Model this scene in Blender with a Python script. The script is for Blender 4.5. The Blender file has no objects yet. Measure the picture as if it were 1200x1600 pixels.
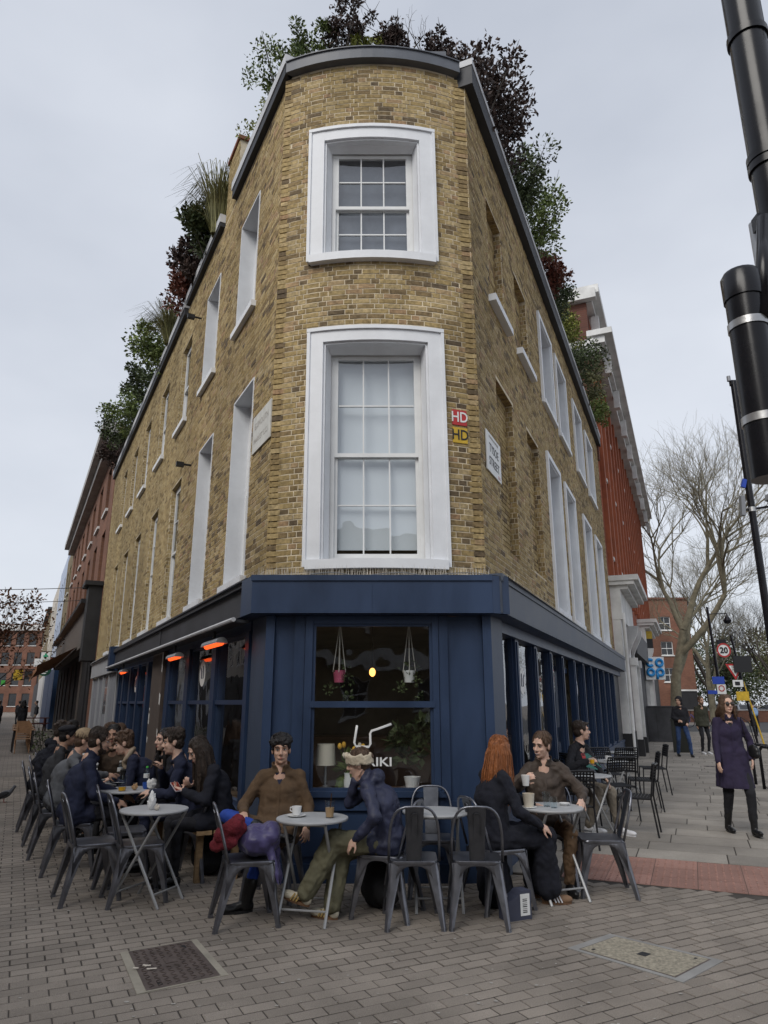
import bpy, bmesh, math, random
from mathutils import Vector, Matrix, Euler, noise as mnoise
from mathutils.bvhtree import BVHTree
R = math.radians
random.seed(7)
scene = bpy.context.scene
C = scene.collection

# ------------------------------------------------------------------ camera, sky, sun, exposure
cam_data = bpy.data.cameras.new('camera')
cam_data.sensor_fit = 'VERTICAL'
cam_data.sensor_height = 32.0
cam_data.lens = 32.0 * 1085.0 / 1600.0
cam_data.clip_start = 0.05
cam_data.clip_end = 2000
cam = bpy.data.objects.new('camera', cam_data)
C.objects.link(cam)
cam.location = (0, 0, 1.6)
cam.rotation_euler = (R(90 + 15.36), 0, 0)
scene.camera = cam

world = bpy.data.worlds.new('World')
scene.world = world
world.use_nodes = True
wn, wl = world.node_tree.nodes, world.node_tree.links
wn.clear()
w_out = wn.new('ShaderNodeOutputWorld')
w_bg = wn.new('ShaderNodeBackground')
w_sky = wn.new('ShaderNodeTexSky')
w_sky.sky_type = 'NISHITA'
w_sky.sun_disc = False
SUN_EL, SUN_AZ = 42.0, 212.0
w_sky.sun_elevation = R(SUN_EL)
w_sky.sun_rotation = R(SUN_AZ)
w_sky.air_density = 1.0
w_sky.dust_density = 2.0
w_bg.inputs['Strength'].default_value = 0.13
# an even stratus deck over the clear sky: soft grey-white cloud with faint structure
w_tc = wn.new('ShaderNodeTexCoord')
w_map = wn.new('ShaderNodeMapping'); w_map.inputs['Scale'].default_value = (0.9, 0.9, 1.8)
w_noi = wn.new('ShaderNodeTexNoise'); w_noi.inputs['Scale'].default_value = 1.7
w_noi.inputs['Detail'].default_value = 5; w_noi.inputs['Roughness'].default_value = 0.5
w_ramp = wn.new('ShaderNodeValToRGB')
w_ramp.color_ramp.elements[0].position = 0.30; w_ramp.color_ramp.elements[0].color = (2.75, 2.97, 3.42, 1)
w_ramp.color_ramp.elements[1].position = 0.72; w_ramp.color_ramp.elements[1].color = (3.95, 4.15, 4.55, 1)
w_sep = wn.new('ShaderNodeSeparateXYZ')
w_hr = wn.new('ShaderNodeValToRGB')
w_hr.color_ramp.elements[0].position = 0.0; w_hr.color_ramp.elements[0].color = (1.22, 1.20, 1.16, 1)
w_hr.color_ramp.elements[1].position = 0.65; w_hr.color_ramp.elements[1].color = (1, 1, 1, 1)
w_mul = wn.new('ShaderNodeMixRGB'); w_mul.blend_type = 'MULTIPLY'; w_mul.inputs[0].default_value = 1
w_mix = wn.new('ShaderNodeMixRGB'); w_mix.inputs[0].default_value = 0.92
wl.new(w_tc.outputs['Generated'], w_map.inputs['Vector'])
wl.new(w_map.outputs[0], w_noi.inputs['Vector'])
wl.new(w_noi.outputs['Fac'], w_ramp.inputs[0])
wl.new(w_tc.outputs['Generated'], w_sep.inputs[0])
wl.new(w_sep.outputs['Z'], w_hr.inputs[0])
wl.new(w_ramp.outputs[0], w_mul.inputs[1])
wl.new(w_hr.outputs[0], w_mul.inputs[2])
wl.new(w_sky.outputs[0], w_mix.inputs[1])
wl.new(w_mul.outputs[0], w_mix.inputs[2])
wl.new(w_mix.outputs[0], w_bg.inputs['Color'])
wl.new(w_bg.outputs[0], w_out.inputs['Surface'])

sun_data = bpy.data.lights.new('sun', 'SUN')
sun_data.energy = 1.5
sun_data.angle = R(35)
sun_data.color = (1.0, 0.96, 0.9)
sun = bpy.data.objects.new('sun', sun_data)
C.objects.link(sun)
_az = R(SUN_AZ)
_to_sun = Vector((math.sin(_az) * math.cos(R(SUN_EL)), math.cos(_az) * math.cos(R(SUN_EL)), math.sin(R(SUN_EL))))
sun.rotation_euler = _to_sun.to_track_quat('Z', 'Y').to_euler()
sun.location = (0, 0, 30)

vs = scene.view_settings
vs.view_transform = 'Standard'
vs.look = 'None'
vs.exposure = 0.52
vs.gamma = 1.0
vs.use_curve_mapping = False
scene.cycles.use_denoising = True
scene.cycles.max_bounces = 6
scene.cycles.diffuse_bounces = 3
scene.cycles.glossy_bounces = 3
scene.cycles.transparent_max_bounces = 10
scene.cycles.caustics_reflective = False
scene.cycles.caustics_refractive = False

# ------------------------------------------------------------------ materials
MATS = {}
def nd(nt, kind, **kw):
    n = nt.nodes.new(kind)
    for k, v in kw.items():
        setattr(n, k, v)
    return n

def pm(name, col, rough=0.6, metal=0.0, var=0.18, scale=6.0, bump=0.15, bscale=60.0, spec=0.4, col2=None,
       coord='Object', rnd=0.0, stretch=None, alpha=None, sheen=0.0, trans=0.0, bdist=0.01):
    """procedural surface: two-scale noise colour variation, optional per-piece variation, fine bump"""
    if name in MATS:
        return MATS[name]
    m = bpy.data.materials.new(name); m.use_nodes = True
    nt = m.node_tree; nt.nodes.clear(); L = nt.links
    out = nd(nt, 'ShaderNodeOutputMaterial'); b = nd(nt, 'ShaderNodeBsdfPrincipled')
    L.new(b.outputs[0], out.inputs[0])
    tc = nd(nt, 'ShaderNodeTexCoord'); src = tc.outputs['Object' if coord == 'World' else coord]
    if coord == 'World':
        src = nd(nt, 'ShaderNodeNewGeometry').outputs['Position']
    if stretch:
        mp = nd(nt, 'ShaderNodeMapping'); mp.inputs['Scale'].default_value = stretch
        L.new(src, mp.inputs[0]); src = mp.outputs[0]
    n1 = nd(nt, 'ShaderNodeTexNoise'); n1.inputs['Scale'].default_value = scale; n1.inputs['Detail'].default_value = 6
    n1.inputs['Roughness'].default_value = 0.6
    L.new(src, n1.inputs['Vector'])
    cr = nd(nt, 'ShaderNodeValToRGB')
    c1 = [max(0, c * (1 - var)) for c in col]
    c2 = list(col2) if col2 else [min(1, c * (1 + var)) for c in col]
    cr.color_ramp.elements[0].position = 0.3; cr.color_ramp.elements[0].color = (*c1, 1)
    cr.color_ramp.elements[1].position = 0.7; cr.color_ramp.elements[1].color = (*c2, 1)
    L.new(n1.outputs['Fac'], cr.inputs[0]); csrc = cr.outputs[0]
    if rnd:
        g = nd(nt, 'ShaderNodeNewGeometry'); oi = nd(nt, 'ShaderNodeObjectInfo')
        ad = nd(nt, 'ShaderNodeMath', operation='ADD'); fr = nd(nt, 'ShaderNodeMath', operation='FRACT')
        L.new(g.outputs['Random Per Island'], ad.inputs[0]); L.new(oi.outputs['Random'], ad.inputs[1])
        L.new(ad.outputs[0], fr.inputs[0])
        mr = nd(nt, 'ShaderNodeMapRange'); mr.inputs['To Min'].default_value = 1 - rnd; mr.inputs['To Max'].default_value = 1 + rnd
        L.new(fr.outputs[0], mr.inputs['Value'])
        mx = nd(nt, 'ShaderNodeMixRGB', blend_type='MULTIPLY'); mx.inputs[0].default_value = 1
        L.new(csrc, mx.inputs[1]); L.new(mr.outputs[0], mx.inputs[2]); csrc = mx.outputs[0]
    L.new(csrc, b.inputs['Base Color'])
    b.inputs['Roughness'].default_value = rough; b.inputs['Metallic'].default_value = metal
    b.inputs['Specular IOR Level'].default_value = spec
    if sheen:
        b.inputs['Sheen Weight'].default_value = sheen
    if trans:
        b.inputs['Transmission Weight'].default_value = trans
    rr = nd(nt, 'ShaderNodeMapRange'); rr.inputs['To Min'].default_value = max(0.02, rough - 0.12); rr.inputs['To Max'].default_value = min(1, rough + 0.12)
    L.new(n1.outputs['Fac'], rr.inputs['Value']); L.new(rr.outputs[0], b.inputs['Roughness'])
    if bump:
        n2 = nd(nt, 'ShaderNodeTexNoise'); n2.inputs['Scale'].default_value = bscale; n2.inputs['Detail'].default_value = 4
        L.new(src, n2.inputs['Vector'])
        bp = nd(nt, 'ShaderNodeBump'); bp.inputs['Strength'].default_value = bump; bp.inputs['Distance'].default_value = bdist
        L.new(n2.outputs['Fac'], bp.inputs['Height']); L.new(bp.outputs[0], b.inputs['Normal'])
    MATS[name] = m
    return m

def brickmat(name, stops, soot=0.35, scale=0.7, rough=0.85):
    """one colour per brick from a ramp, grain inside the brick, large weather stains over the wall"""
    m = bpy.data.materials.new(name); m.use_nodes = True
    nt = m.node_tree; nt.nodes.clear(); L = nt.links
    out = nd(nt, 'ShaderNodeOutputMaterial'); b = nd(nt, 'ShaderNodeBsdfPrincipled'); L.new(b.outputs[0], out.inputs[0])
    g = nd(nt, 'ShaderNodeNewGeometry'); oi = nd(nt, 'ShaderNodeObjectInfo')
    ad = nd(nt, 'ShaderNodeMath', operation='ADD'); fr = nd(nt, 'ShaderNodeMath', operation='FRACT')
    L.new(g.outputs['Random Per Island'], ad.inputs[0]); L.new(oi.outputs['Random'], ad.inputs[1]); L.new(ad.outputs[0], fr.inputs[0])
    cr = nd(nt, 'ShaderNodeValToRGB'); el = cr.color_ramp.elements
    while len(el) < len(stops):
        el.new(0.5)
    for e, (p, c) in zip(el, stops):
        e.position = p; e.color = (*c, 1)
    L.new(fr.outputs[0], cr.inputs[0])
    n1 = nd(nt, 'ShaderNodeTexNoise'); n1.inputs['Scale'].default_value = 26; n1.inputs['Detail'].default_value = 5
    L.new(g.outputs['Position'], n1.inputs['Vector'])
    m1 = nd(nt, 'ShaderNodeMapRange'); m1.inputs['From Min'].default_value = 0.3; m1.inputs['From Max'].default_value = 0.7
    m1.inputs['To Min'].default_value = 0.6; m1.inputs['To Max'].default_value = 1.22
    L.new(n1.outputs['Fac'], m1.inputs['Value'])
    mx = nd(nt, 'ShaderNodeMixRGB', blend_type='MULTIPLY'); mx.inputs[0].default_value = 1
    L.new(cr.outputs[0], mx.inputs[1]); L.new(m1.outputs[0], mx.inputs[2])
    n2 = nd(nt, 'ShaderNodeTexNoise'); n2.inputs['Scale'].default_value = scale; n2.inputs['Detail'].default_value = 7; n2.inputs['Roughness'].default_value = 0.65
    mp = nd(nt, 'ShaderNodeMapping'); mp.inputs['Scale'].default_value = (1, 1, 0.45)
    L.new(g.outputs['Position'], mp.inputs[0]); L.new(mp.outputs[0], n2.inputs['Vector'])
    m2 = nd(nt, 'ShaderNodeMapRange'); m2.inputs['From Min'].default_value = 0.35; m2.inputs['From Max'].default_value = 0.65
    m2.inputs['To Min'].default_value = 1 - soot; m2.inputs['To Max'].default_value = 1.12
    L.new(n2.outputs['Fac'], m2.inputs['Value'])
    mx2 = nd(nt, 'ShaderNodeMixRGB', blend_type='MULTIPLY'); mx2.inputs[0].default_value = 1
    L.new(mx.outputs[0], mx2.inputs[1]); L.new(m2.outputs[0], mx2.inputs[2])
    L.new(mx2.outputs[0], b.inputs['Base Color'])
    b.inputs['Roughness'].default_value = rough; b.inputs['Specular IOR Level'].default_value = 0.25
    bp = nd(nt, 'ShaderNodeBump'); bp.inputs['Strength'].default_value = 0.5; bp.inputs['Distance'].default_value = 0.006
    n3 = nd(nt, 'ShaderNodeTexNoise'); n3.inputs['Scale'].default_value = 70; n3.inputs['Detail'].default_value = 4
    L.new(g.outputs['Position'], n3.inputs['Vector'])
    L.new(n3.outputs['Fac'], bp.inputs['Height']); L.new(bp.outputs[0], b.inputs['Normal'])
    MATS[name] = m
    return m

def glassmat(name, ior=1.75, tint=(0.92, 0.95, 0.96), wav=0.02):
    m = bpy.data.materials.new(name); m.use_nodes = True
    nt = m.node_tree; nt.nodes.clear(); L = nt.links
    out = nd(nt, 'ShaderNodeOutputMaterial'); mix = nd(nt, 'ShaderNodeMixShader')
    tr = nd(nt, 'ShaderNodeBsdfTransparent'); tr.inputs[0].default_value = (*tint, 1)
    gl = nd(nt, 'ShaderNodeBsdfGlossy'); gl.inputs['Roughness'].default_value = 0.015; gl.inputs[0].default_value = (0.95, 0.97, 1, 1)
    lw = nd(nt, 'ShaderNodeLayerWeight'); pw = nd(nt, 'ShaderNodeMath', operation='POWER'); pw.inputs[1].default_value = 4.5
    fz = nd(nt, 'ShaderNodeMath', operation='MULTIPLY_ADD'); f0 = ((ior - 1) / (ior + 1)) ** 2 * 1.5; fz.inputs[1].default_value = 1 - f0; fz.inputs[2].default_value = f0
    L.new(lw.outputs['Facing'], pw.inputs[0]); L.new(pw.outputs[0], fz.inputs[0])
    n = nd(nt, 'ShaderNodeTexNoise'); n.inputs['Scale'].default_value = 1.6
    ge = nd(nt, 'ShaderNodeNewGeometry'); L.new(ge.outputs['Position'], n.inputs['Vector'])
    bp = nd(nt, 'ShaderNodeBump'); bp.inputs['Strength'].default_value = wav; bp.inputs['Distance'].default_value = 0.5
    L.new(n.outputs['Fac'], bp.inputs['Height']); L.new(bp.outputs[0], gl.inputs['Normal'])
    L.new(fz.outputs[0], mix.inputs[0]); L.new(tr.outputs[0], mix.inputs[1]); L.new(gl.outputs[0], mix.inputs[2])
    L.new(mix.outputs[0], out.inputs[0])
    MATS[name] = m
    return m

def emitmat(name, col, strength):
    m = bpy.data.materials.new(name); m.use_nodes = True
    nt = m.node_tree; nt.nodes.clear()
    out = nd(nt, 'ShaderNodeOutputMaterial'); e = nd(nt, 'ShaderNodeEmission')
    n = nd(nt, 'ShaderNodeTexNoise'); n.inputs['Scale'].default_value = 25
    cr = nd(nt, 'ShaderNodeValToRGB')
    cr.color_ramp.elements[0].color = (*[c * 0.7 for c in col], 1); cr.color_ramp.elements[1].color = (*col, 1)
    nt.links.new(n.outputs['Fac'], cr.inputs[0]); nt.links.new(cr.outputs[0], e.inputs[0])
    e.inputs[1].default_value = strength
    nt.links.new(e.outputs[0], out.inputs[0])
    MATS[name] = m
    return m

YELLOW = [(0.0, (0.13, 0.097, 0.062)), (0.10, (0.24, 0.172, 0.088)), (0.32, (0.35, 0.255, 0.115)), (0.62, (0.42, 0.315, 0.15)), (0.88, (0.47, 0.365, 0.20)), (1.0, (0.36, 0.23, 0.13))]
brickmat('yellow_brick', YELLOW, soot=0.3)
brickmat('yellow_brick_clean', [(0.0, (0.20, 0.145, 0.07)), (0.2, (0.35, 0.26, 0.125)), (0.55, (0.43, 0.325, 0.16)), (1.0, (0.49, 0.39, 0.21))], soot=0.28)
brickmat('red_brick', [(0.0, (0.10, 0.035, 0.022)), (0.3, (0.21, 0.058, 0.03)), (0.7, (0.28, 0.08, 0.038)), (1.0, (0.33, 0.11, 0.055))], soot=0.3)
brickmat('brown_brick', [(0.0, (0.07, 0.035, 0.026)), (0.4, (0.14, 0.062, 0.04)), (1.0, (0.22, 0.10, 0.065))], soot=0.3)
brickmat('olive_brick', [(0.0, (0.10, 0.078, 0.045)), (0.4, (0.18, 0.14, 0.075)), (1.0, (0.26, 0.20, 0.11))], soot=0.35)
pm('mortar', (0.60, 0.52, 0.385), 0.95, var=0.35, scale=3.0, bump=0.5, bscale=120, coord='World')
pm('mortar_red', (0.22, 0.12, 0.08), 0.95, var=0.3, scale=3.0, bump=0.4, bscale=120, coord='World')
pm('white_paint', (0.74, 0.76, 0.79), 0.55, var=0.07, scale=3.0, bump=0.12, bscale=90, coord='World')
pm('white_sash', (0.70, 0.71, 0.71), 0.4, var=0.06, scale=5.0, bump=0.05, coord='World')
pm('stone_white', (0.62, 0.62, 0.61), 0.75, var=0.2, scale=1.6, bump=0.25, bscale=40, coord='World')
pm('stone_grey', (0.34, 0.33, 0.32), 0.8, var=0.3, scale=1.4, bump=0.25, bscale=40, coord='World')
pm('navy_paint', (0.024, 0.044, 0.093), 0.42, var=0.25, scale=2.5, bump=0.1, bscale=30, coord='World', stretch=(1, 1, 0.35))
pm('fascia_dark', (0.045, 0.046, 0.052), 0.55, var=0.4, scale=2.0, bump=0.2, bscale=25, coord='World')
pm('slate_lead', (0.105, 0.115, 0.135), 0.5, var=0.2, scale=3.0, bump=0.15, bscale=14, coord='World')
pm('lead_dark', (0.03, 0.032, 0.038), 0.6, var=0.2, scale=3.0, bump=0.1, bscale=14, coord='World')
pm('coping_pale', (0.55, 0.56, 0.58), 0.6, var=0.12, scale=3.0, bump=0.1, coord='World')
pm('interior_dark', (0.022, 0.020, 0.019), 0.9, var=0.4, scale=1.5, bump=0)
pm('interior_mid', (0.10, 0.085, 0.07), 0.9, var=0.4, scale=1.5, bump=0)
pm('blind', (0.66, 0.69, 0.72), 0.8, var=0.03, scale=1.0, bump=0.05)
pm('curtain_dark', (0.10, 0.11, 0.13), 0.9, var=0.3, scale=4, bump=0.1)
glassmat('glass', 1.9)
glassmat('glass_shop', 1.62, (0.93, 0.95, 0.95))
pm('galv', (0.32, 0.33, 0.34), 0.4, 0.8, var=0.2, scale=20, bump=0.05)
pm('spike', (0.60, 0.56, 0.50), 0.5, 0.0, var=0.2, scale=20, bump=0)
M_ = MATS

# ------------------------------------------------------------------ mesh helpers
def ident(a, b, c):
    return (a, b, c)

class MB:
    def __init__(s, mp=None):
        s.v = []; s.f = []; s.mi = []; s.mp = mp or ident; s.cur = 0
    def add(s, vs_, fs_, raw=False):
        o = len(s.v)
        s.v += [tuple(p) for p in vs_] if raw else [tuple(s.mp(*p)) for p in vs_]
        s.f += [tuple(i + o for i in f) for f in fs_]; s.mi += [s.cur] * len(fs_)
        return s
    def box(s, a0, a1, b0, b1, c0, c1, n=1, open_back=False):
        """box in mapped coordinates; n pieces along the first axis so that it can follow a curve"""
        vs_ = []
        for i in range(n + 1):
            a = a0 + (a1 - a0) * i / n
            vs_ += [(a, b0, c0), (a, b1, c0), (a, b1, c1), (a, b0, c1)]
        fs_ = []
        for i in range(n):
            k = 4 * i
            for j in range(4):
                if open_back and j == 3:
                    continue
                fs_.append((k + j, k + (j + 1) % 4, k + 4 + (j + 1) % 4, k + 4 + j))
        fs_ += [(3, 2, 1, 0), tuple(4 * n + j for j in range(4))]
        return s.add(vs_, fs_)
    def obox(s, c, size, rot=None):
        hx, hy, hz = [q / 2 for q in size]
        Mx = rot or Matrix.Identity(3)
        vs_ = [Vector(c) + Mx @ Vector((sx * hx, sy * hy, sz * hz)) for sx in (-1, 1) for sy in (-1, 1) for sz in (-1, 1)]
        return s.add(vs_, [(0, 1, 3, 2), (4, 6, 7, 5), (0, 4, 5, 1), (2, 3, 7, 6), (0, 2, 6, 4), (1, 5, 7, 3)])
    def tube(s, pts, r, n=8, caps=True, flat=None):
        pts = [Vector(p) for p in pts]
        if not isinstance(r, (list, tuple)):
            r = [r] * len(pts)
        vs_ = []; up = None
        for i, p in enumerate(pts):
            t = (pts[min(i + 1, len(pts) - 1)] - pts[max(i - 1, 0)])
            t = t.normalized() if t.length > 1e-9 else Vector((0, 0, 1))
            if up is None:
                up = Vector((0, 0, 1)) if abs(t.z) < 0.9 else Vector((1, 0, 0))
            x = up - t * up.dot(t)
            if x.length < 1e-6:
                x = t.orthogonal()
            x.normalize(); y = t.cross(x); up = x
            for k in range(n):
                a = 2 * math.pi * k / n
                vs_.append(p + (x * math.cos(a) * (flat or 1.0) + y * math.sin(a)) * r[i])
        fs_ = []
        for i in range(len(pts) - 1):
            for k in range(n):
                k2 = (k + 1) % n
                fs_.append((i * n + k, i * n + k2, (i + 1) * n + k2, (i + 1) * n + k))
        if caps:
            fs_.append(tuple(range(n - 1, -1, -1))); fs_.append(tuple((len(pts) - 1) * n + k for k in range(n)))
        return s.add(vs_, fs_)
    def lathe(s, prof, n=16, c=(0, 0, 0), M=None):
        vs_ = []
        for (r, z) in prof:
            for k in range(n):
                a = 2 * math.pi * k / n
                p = Vector((r * math.cos(a), r * math.sin(a), z))
                vs_.append(Vector(c) + (M @ p if M else p))
        fs_ = []
        for i in range(len(prof) - 1):
            for k in range(n):
                k2 = (k + 1) % n
                fs_.append((i * n + k, i * n + k2, (i + 1) * n + k2, (i + 1) * n + k))
        fs_.append(tuple(range(n - 1, -1, -1))); fs_.append(tuple((len(prof) - 1) * n + k for k in range(n)))
        return s.add(vs_, fs_)
    def ell(s, c, rad, M=None, nu=14, nv=9):
        vs_ = []; c = Vector(c)
        def pt(th, ph):
            p = Vector((rad[0] * math.sin(ph) * math.cos(th), rad[1] * math.sin(ph) * math.sin(th), rad[2] * math.cos(ph)))
            return c + (M @ p if M else p)
        vs_.append(pt(0, 0))
        for j in range(1, nv):
            for i in range(nu):
                vs_.append(pt(2 * math.pi * i / nu, math.pi * j / nv))
        vs_.append(pt(0, math.pi))
        fs_ = []
        for i in range(nu):
            i2 = (i + 1) % nu
            fs_.append((0, 1 + i, 1 + i2))
            for j in range(nv - 2):
                a = 1 + j * nu
                fs_.append((a + i, a + nu + i, a + nu + i2, a + i2))
            a = 1 + (nv - 2) * nu
            fs_.append((a + i, a + nu, a + i2))
        if s.mp is ident:
            pass
        return s.add(vs_, fs_)
    def cap(s, a, b, ra, rb, n=10):
        """closed tapered capsule"""
        a = Vector(a); b = Vector(b); d = b - a
        L = d.length
        if L < 1e-6:
            return s.ell(a, (ra,) * 3, None, n, 6)
        q = d.to_track_quat('Z', 'Y').to_matrix()
        prof = []
        for k in range(0, 4):
            t = -math.pi / 2 + k * math.pi / 8 + 0.18
            prof.append((max(0.0005, ra * math.cos(t)), ra * math.sin(t)))
        prof.append((ra, 0)); prof.append((rb, L))
        for k in range(1, 5):
            t = k * math.pi / 8 - (0.18 if k == 4 else 0)
            prof.append((max(0.0005, rb * math.cos(t)), L + rb * math.sin(t)))
        return s.lathe(prof, n, a, q)
    def prism(s, poly, b0, b1, axis='b'):
        """extrude polygon given in (a, c) between b0 and b1"""
        n = len(poly)
        vs_ = [(a, b0, c) for a, c in poly] + [(a, b1, c) for a, c in poly]
        fs_ = [tuple(range(n)), tuple(range(2 * n - 1, n - 1, -1))]
        fs_ += [(i, n + i, n + (i + 1) % n, (i + 1) % n) for i in range(n)]
        return s.add(vs_, fs_)
    def mesh(s, name, mats, smooth=False, fix=True):
        me = bpy.data.meshes.new(name)
        me.from_pydata(s.v, [], s.f)
        for m in (mats if isinstance(mats, (list, tuple)) else [mats]):
            me.materials.append(MATS[m] if isinstance(m, str) else m)
        if any(s.mi):
            me.polygons.foreach_set('material_index', s.mi)
        if fix:
            bm = bmesh.new(); bm.from_mesh(me)
            bmesh.ops.recalc_face_normals(bm, faces=bm.faces)
            bm.to_mesh(me); bm.free()
        if smooth:
            me.polygons.foreach_set('use_smooth', [True] * len(me.polygons))
            if smooth is not True:
                try:
                    me.set_sharp_from_angle(angle=R(smooth))
                except Exception:
                    pass
        return me
    def build(s, name, mats, parent=None, smooth=False, loc=None, fix=True):
        return obj(name, s.mesh(name, mats, smooth, fix), parent, loc)

WORLD_ROOTS = {}
def obj(name, me, parent=None, loc=None, rot=None):
    o = bpy.data.objects.new(name, me)
    C.objects.link(o)
    if parent is not None:
        o.parent = parent
        if loc is None and parent.name in WORLD_ROOTS:      # mesh is written in world coordinates
            o.location = -WORLD_ROOTS[parent.name]
    if loc is not None:
        o.location = loc
    if rot is not None:
        o.rotation_euler = rot
    return o

def tag(o, label=None, cat=None, group=None, kind=None):
    if label: o['label'] = label
    if cat: o['category'] = cat
    if group: o['group'] = group
    if kind: o['kind'] = kind
    return o

def thing(name, label, cat, loc=(0, 0, 0), rz=0.0, group=None, world=False):
    o = bpy.data.objects.new(name, None)
    C.objects.link(o)
    o.location = loc; o.rotation_euler = (0, 0, rz); o.empty_display_size = 0.1
    if world:
        WORLD_ROOTS[o.name] = Vector(loc)
    return tag(o, label, cat, group)

def dup(root, loc=None, rz=None, label=None, group=None, parent=None):
    r = root.copy(); C.objects.link(r)
    if loc is not None: r.location = loc
    if rz is not None: r.rotation_euler = (0, 0, rz)
    if label: r['label'] = label
    if group: r['group'] = group
    for ch in KIDS.get(root.name, []) or root.children:
        c = ch.copy(); C.objects.link(c); c.parent = r
        for g in ch.children:
            d = g.copy(); C.objects.link(d); d.parent = c
    return r
KIDS = {}

TMP = bpy.data.scenes.new('workbench')      # scratch scene for evaluating modifiers and lettering
def text_mesh(txt, size, ext=0.003, align='CENTER', bold=0.0):
    cu = bpy.data.curves.new('lettering', 'FONT')
    cu.body = txt; cu.size = size; cu.extrude = ext; cu.align_x = align; cu.align_y = 'CENTER'; cu.offset = bold
    cu.resolution_u = 3
    o = bpy.data.objects.new('lettering_tmp', cu); TMP.collection.objects.link(o)
    TMP.view_layers[0].update(); dg = TMP.view_layers[0].depsgraph
    me = bpy.data.meshes.new_from_object(o.evaluated_get(dg))
    bpy.data.objects.remove(o); bpy.data.curves.remove(cu)
    return me

def lettering(txt, size, mat, parent, origin, xdir, updir, ext=0.003, bold=0.0, name='lettering', xscale=1.0):
    """flat letters with x along xdir and up along updir, standing out towards xdir x updir"""
    me = text_mesh(txt, size, ext, bold=bold)
    me.materials.clear(); me.materials.append(MATS[mat] if isinstance(mat, str) else mat)
    X = Vector(xdir).normalized(); U = Vector(updir).normalized(); N = X.cross(U)
    Mx = Matrix((X * xscale, U, N)).transposed().to_4x4()
    Mx.translation = Vector(origin)
    me.transform(Mx)
    return obj(name, me, parent)
# ------------------------------------------------------------------ the corner building
DL = Vector((-0.45505, 0.89046)); NL = Vector((-0.89046, -0.45505)); PL = Vector((-1.25, 7.40))
DR = Vector((0.39239, 0.91980)); NR = Vector((0.91980, -0.39239)); PR = Vector((1.07, 7.40))
def FL(s, o, z):
    p = PL + DL * s + NL * o
    return (p.x, p.y, z)
def FRt(s, o, z):
    p = PR + DR * s + NR * o
    return (p.x, p.y, z)
def FF(s, o, z):                       # flat front of the shop: s = X, o towards the street
    return (s, 7.08 - o, z)
# curved bay: an arc bulging to the street
BAX, BBX, BY0, SAG = -1.17, 0.99, 7.38, 0.21
_hc = (BBX - BAX) / 2; BR = (_hc * _hc + SAG * SAG) / (2 * SAG); BCX = (BAX + BBX) / 2; BCY = BY0 - SAG + BR
BHALF = math.asin(_hc / BR)
BLEN = 2 * BHALF * BR
def FB(s, o, z):                       # s along the arc from the left edge
    a = -BHALF + s / BR
    lean = -0.035 * max(0.0, (z - 2.9)) / 6.7 * 1.6     # the old bay leans a little
    return (BCX + (BR + o) * math.sin(a) + lean, BCY - (BR + o) * math.cos(a), z)
def bay_s(x):
    return (math.asin((x - BCX) / BR) + BHALF) * BR

Z0, ZT = 2.86, 9.62
bld = thing('corner_building', 'yellow stock brick corner house with curved end and navy cafe front', 'building', (0, 9, 0), world=True)

def rects_minus(s0, s1, z0, z1, ops):
    """cells of the wall left over after the openings are cut out"""
    S = sorted({s0, s1, *[o[0] for o in ops], *[o[1] for o in ops]}); Zs = sorted({z0, z1, *[o[2] for o in ops], *[o[3] for o in ops]})
    for i in range(len(S) - 1):
        for j in range(len(Zs) - 1):
            cs, cz = (S[i] + S[i + 1]) / 2, (Zs[j] + Zs[j + 1]) / 2
            if cs < s0 or cs > s1 or cz < z0 or cz > z1:
                continue
            if any(o[0] < cs < o[1] and o[2] < cz < o[3] for o in ops):
                continue
            yield S[i], S[i + 1], Zs[j], Zs[j + 1]

def brick_list(s0, s1, z0, z1, ops, course=0.066, bl=0.195, bh=0.092, jt=0.0115, rng=random):
    out = []
    nrow = int((z1 - z0) / course)
    for r in range(nrow):
        za = z0 + r * course + jt * 0.5; zb = za + course - jt
        x = s0 - (0.0 if r % 2 == 0 else (bl + jt) * 0.75) - rng.random() * 0.02
        k = r % 2
        segs = [(s0, s1)]
        for o in ops:
            if o[2] < zb and o[3] > za:
                ns = []
                for a, b in segs:
                    if o[0] > a: ns.append((a, min(b, o[0])))
                    if o[1] < b: ns.append((max(a, o[1]), b))
                segs = [q for q in ns if q[1] - q[0] > 0.03]
        while x < s1:
            L = bl if k % 2 == 0 else bh
            if rng.random() < 0.12: L = bl
            a, b = x, x + L
            for sa, sb in segs:
                aa, bb = max(a, sa), min(b, sb)
                if bb - aa > 0.03:
                    out.append((aa, bb, za, zb))
            x += L + jt; k += 1
    return out

def add_bricks(mb, bl, o=0.0, rng=random, dep=0.02):
    mp = mb.mp
    for a, b, c, d in bl:
        j = o + rng.uniform(-0.0005, 0.004)
        e = [rng.uniform(-0.0022, 0.0022) for _ in range(6)]
        vs_ = [mp(a + e[0], j, c + e[1]), mp(b + e[2], j, c + e[3]), mp(b + e[0], j, d + e[4]), mp(a + e[3], j, d + e[5]),
               mp(a, o - dep, c), mp(b, o - dep, c), mp(b, o - dep, d), mp(a, o - dep, d)]
        n = len(mb.v); mb.v += vs_
        mb.f += [(n, n + 1, n + 2, n + 3), (n, n + 4, n + 5, n + 1), (n + 1, n + 5, n + 6, n + 2), (n + 2, n + 6, n + 7, n + 3), (n + 3, n + 7, n + 4, n)]
        mb.mi += [0] * 5

def backing(mb, s0, s1, z0, z1, ops, o=-0.0020, th=0.22, n=1):
    for a, b, c, d in rects_minus(s0, s1, z0, z1, ops):
        mb.box(a, b, o - th, o, c, d, n=max(1, int(n * (b - a) / (s1 - s0) + 0.99)))

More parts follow.
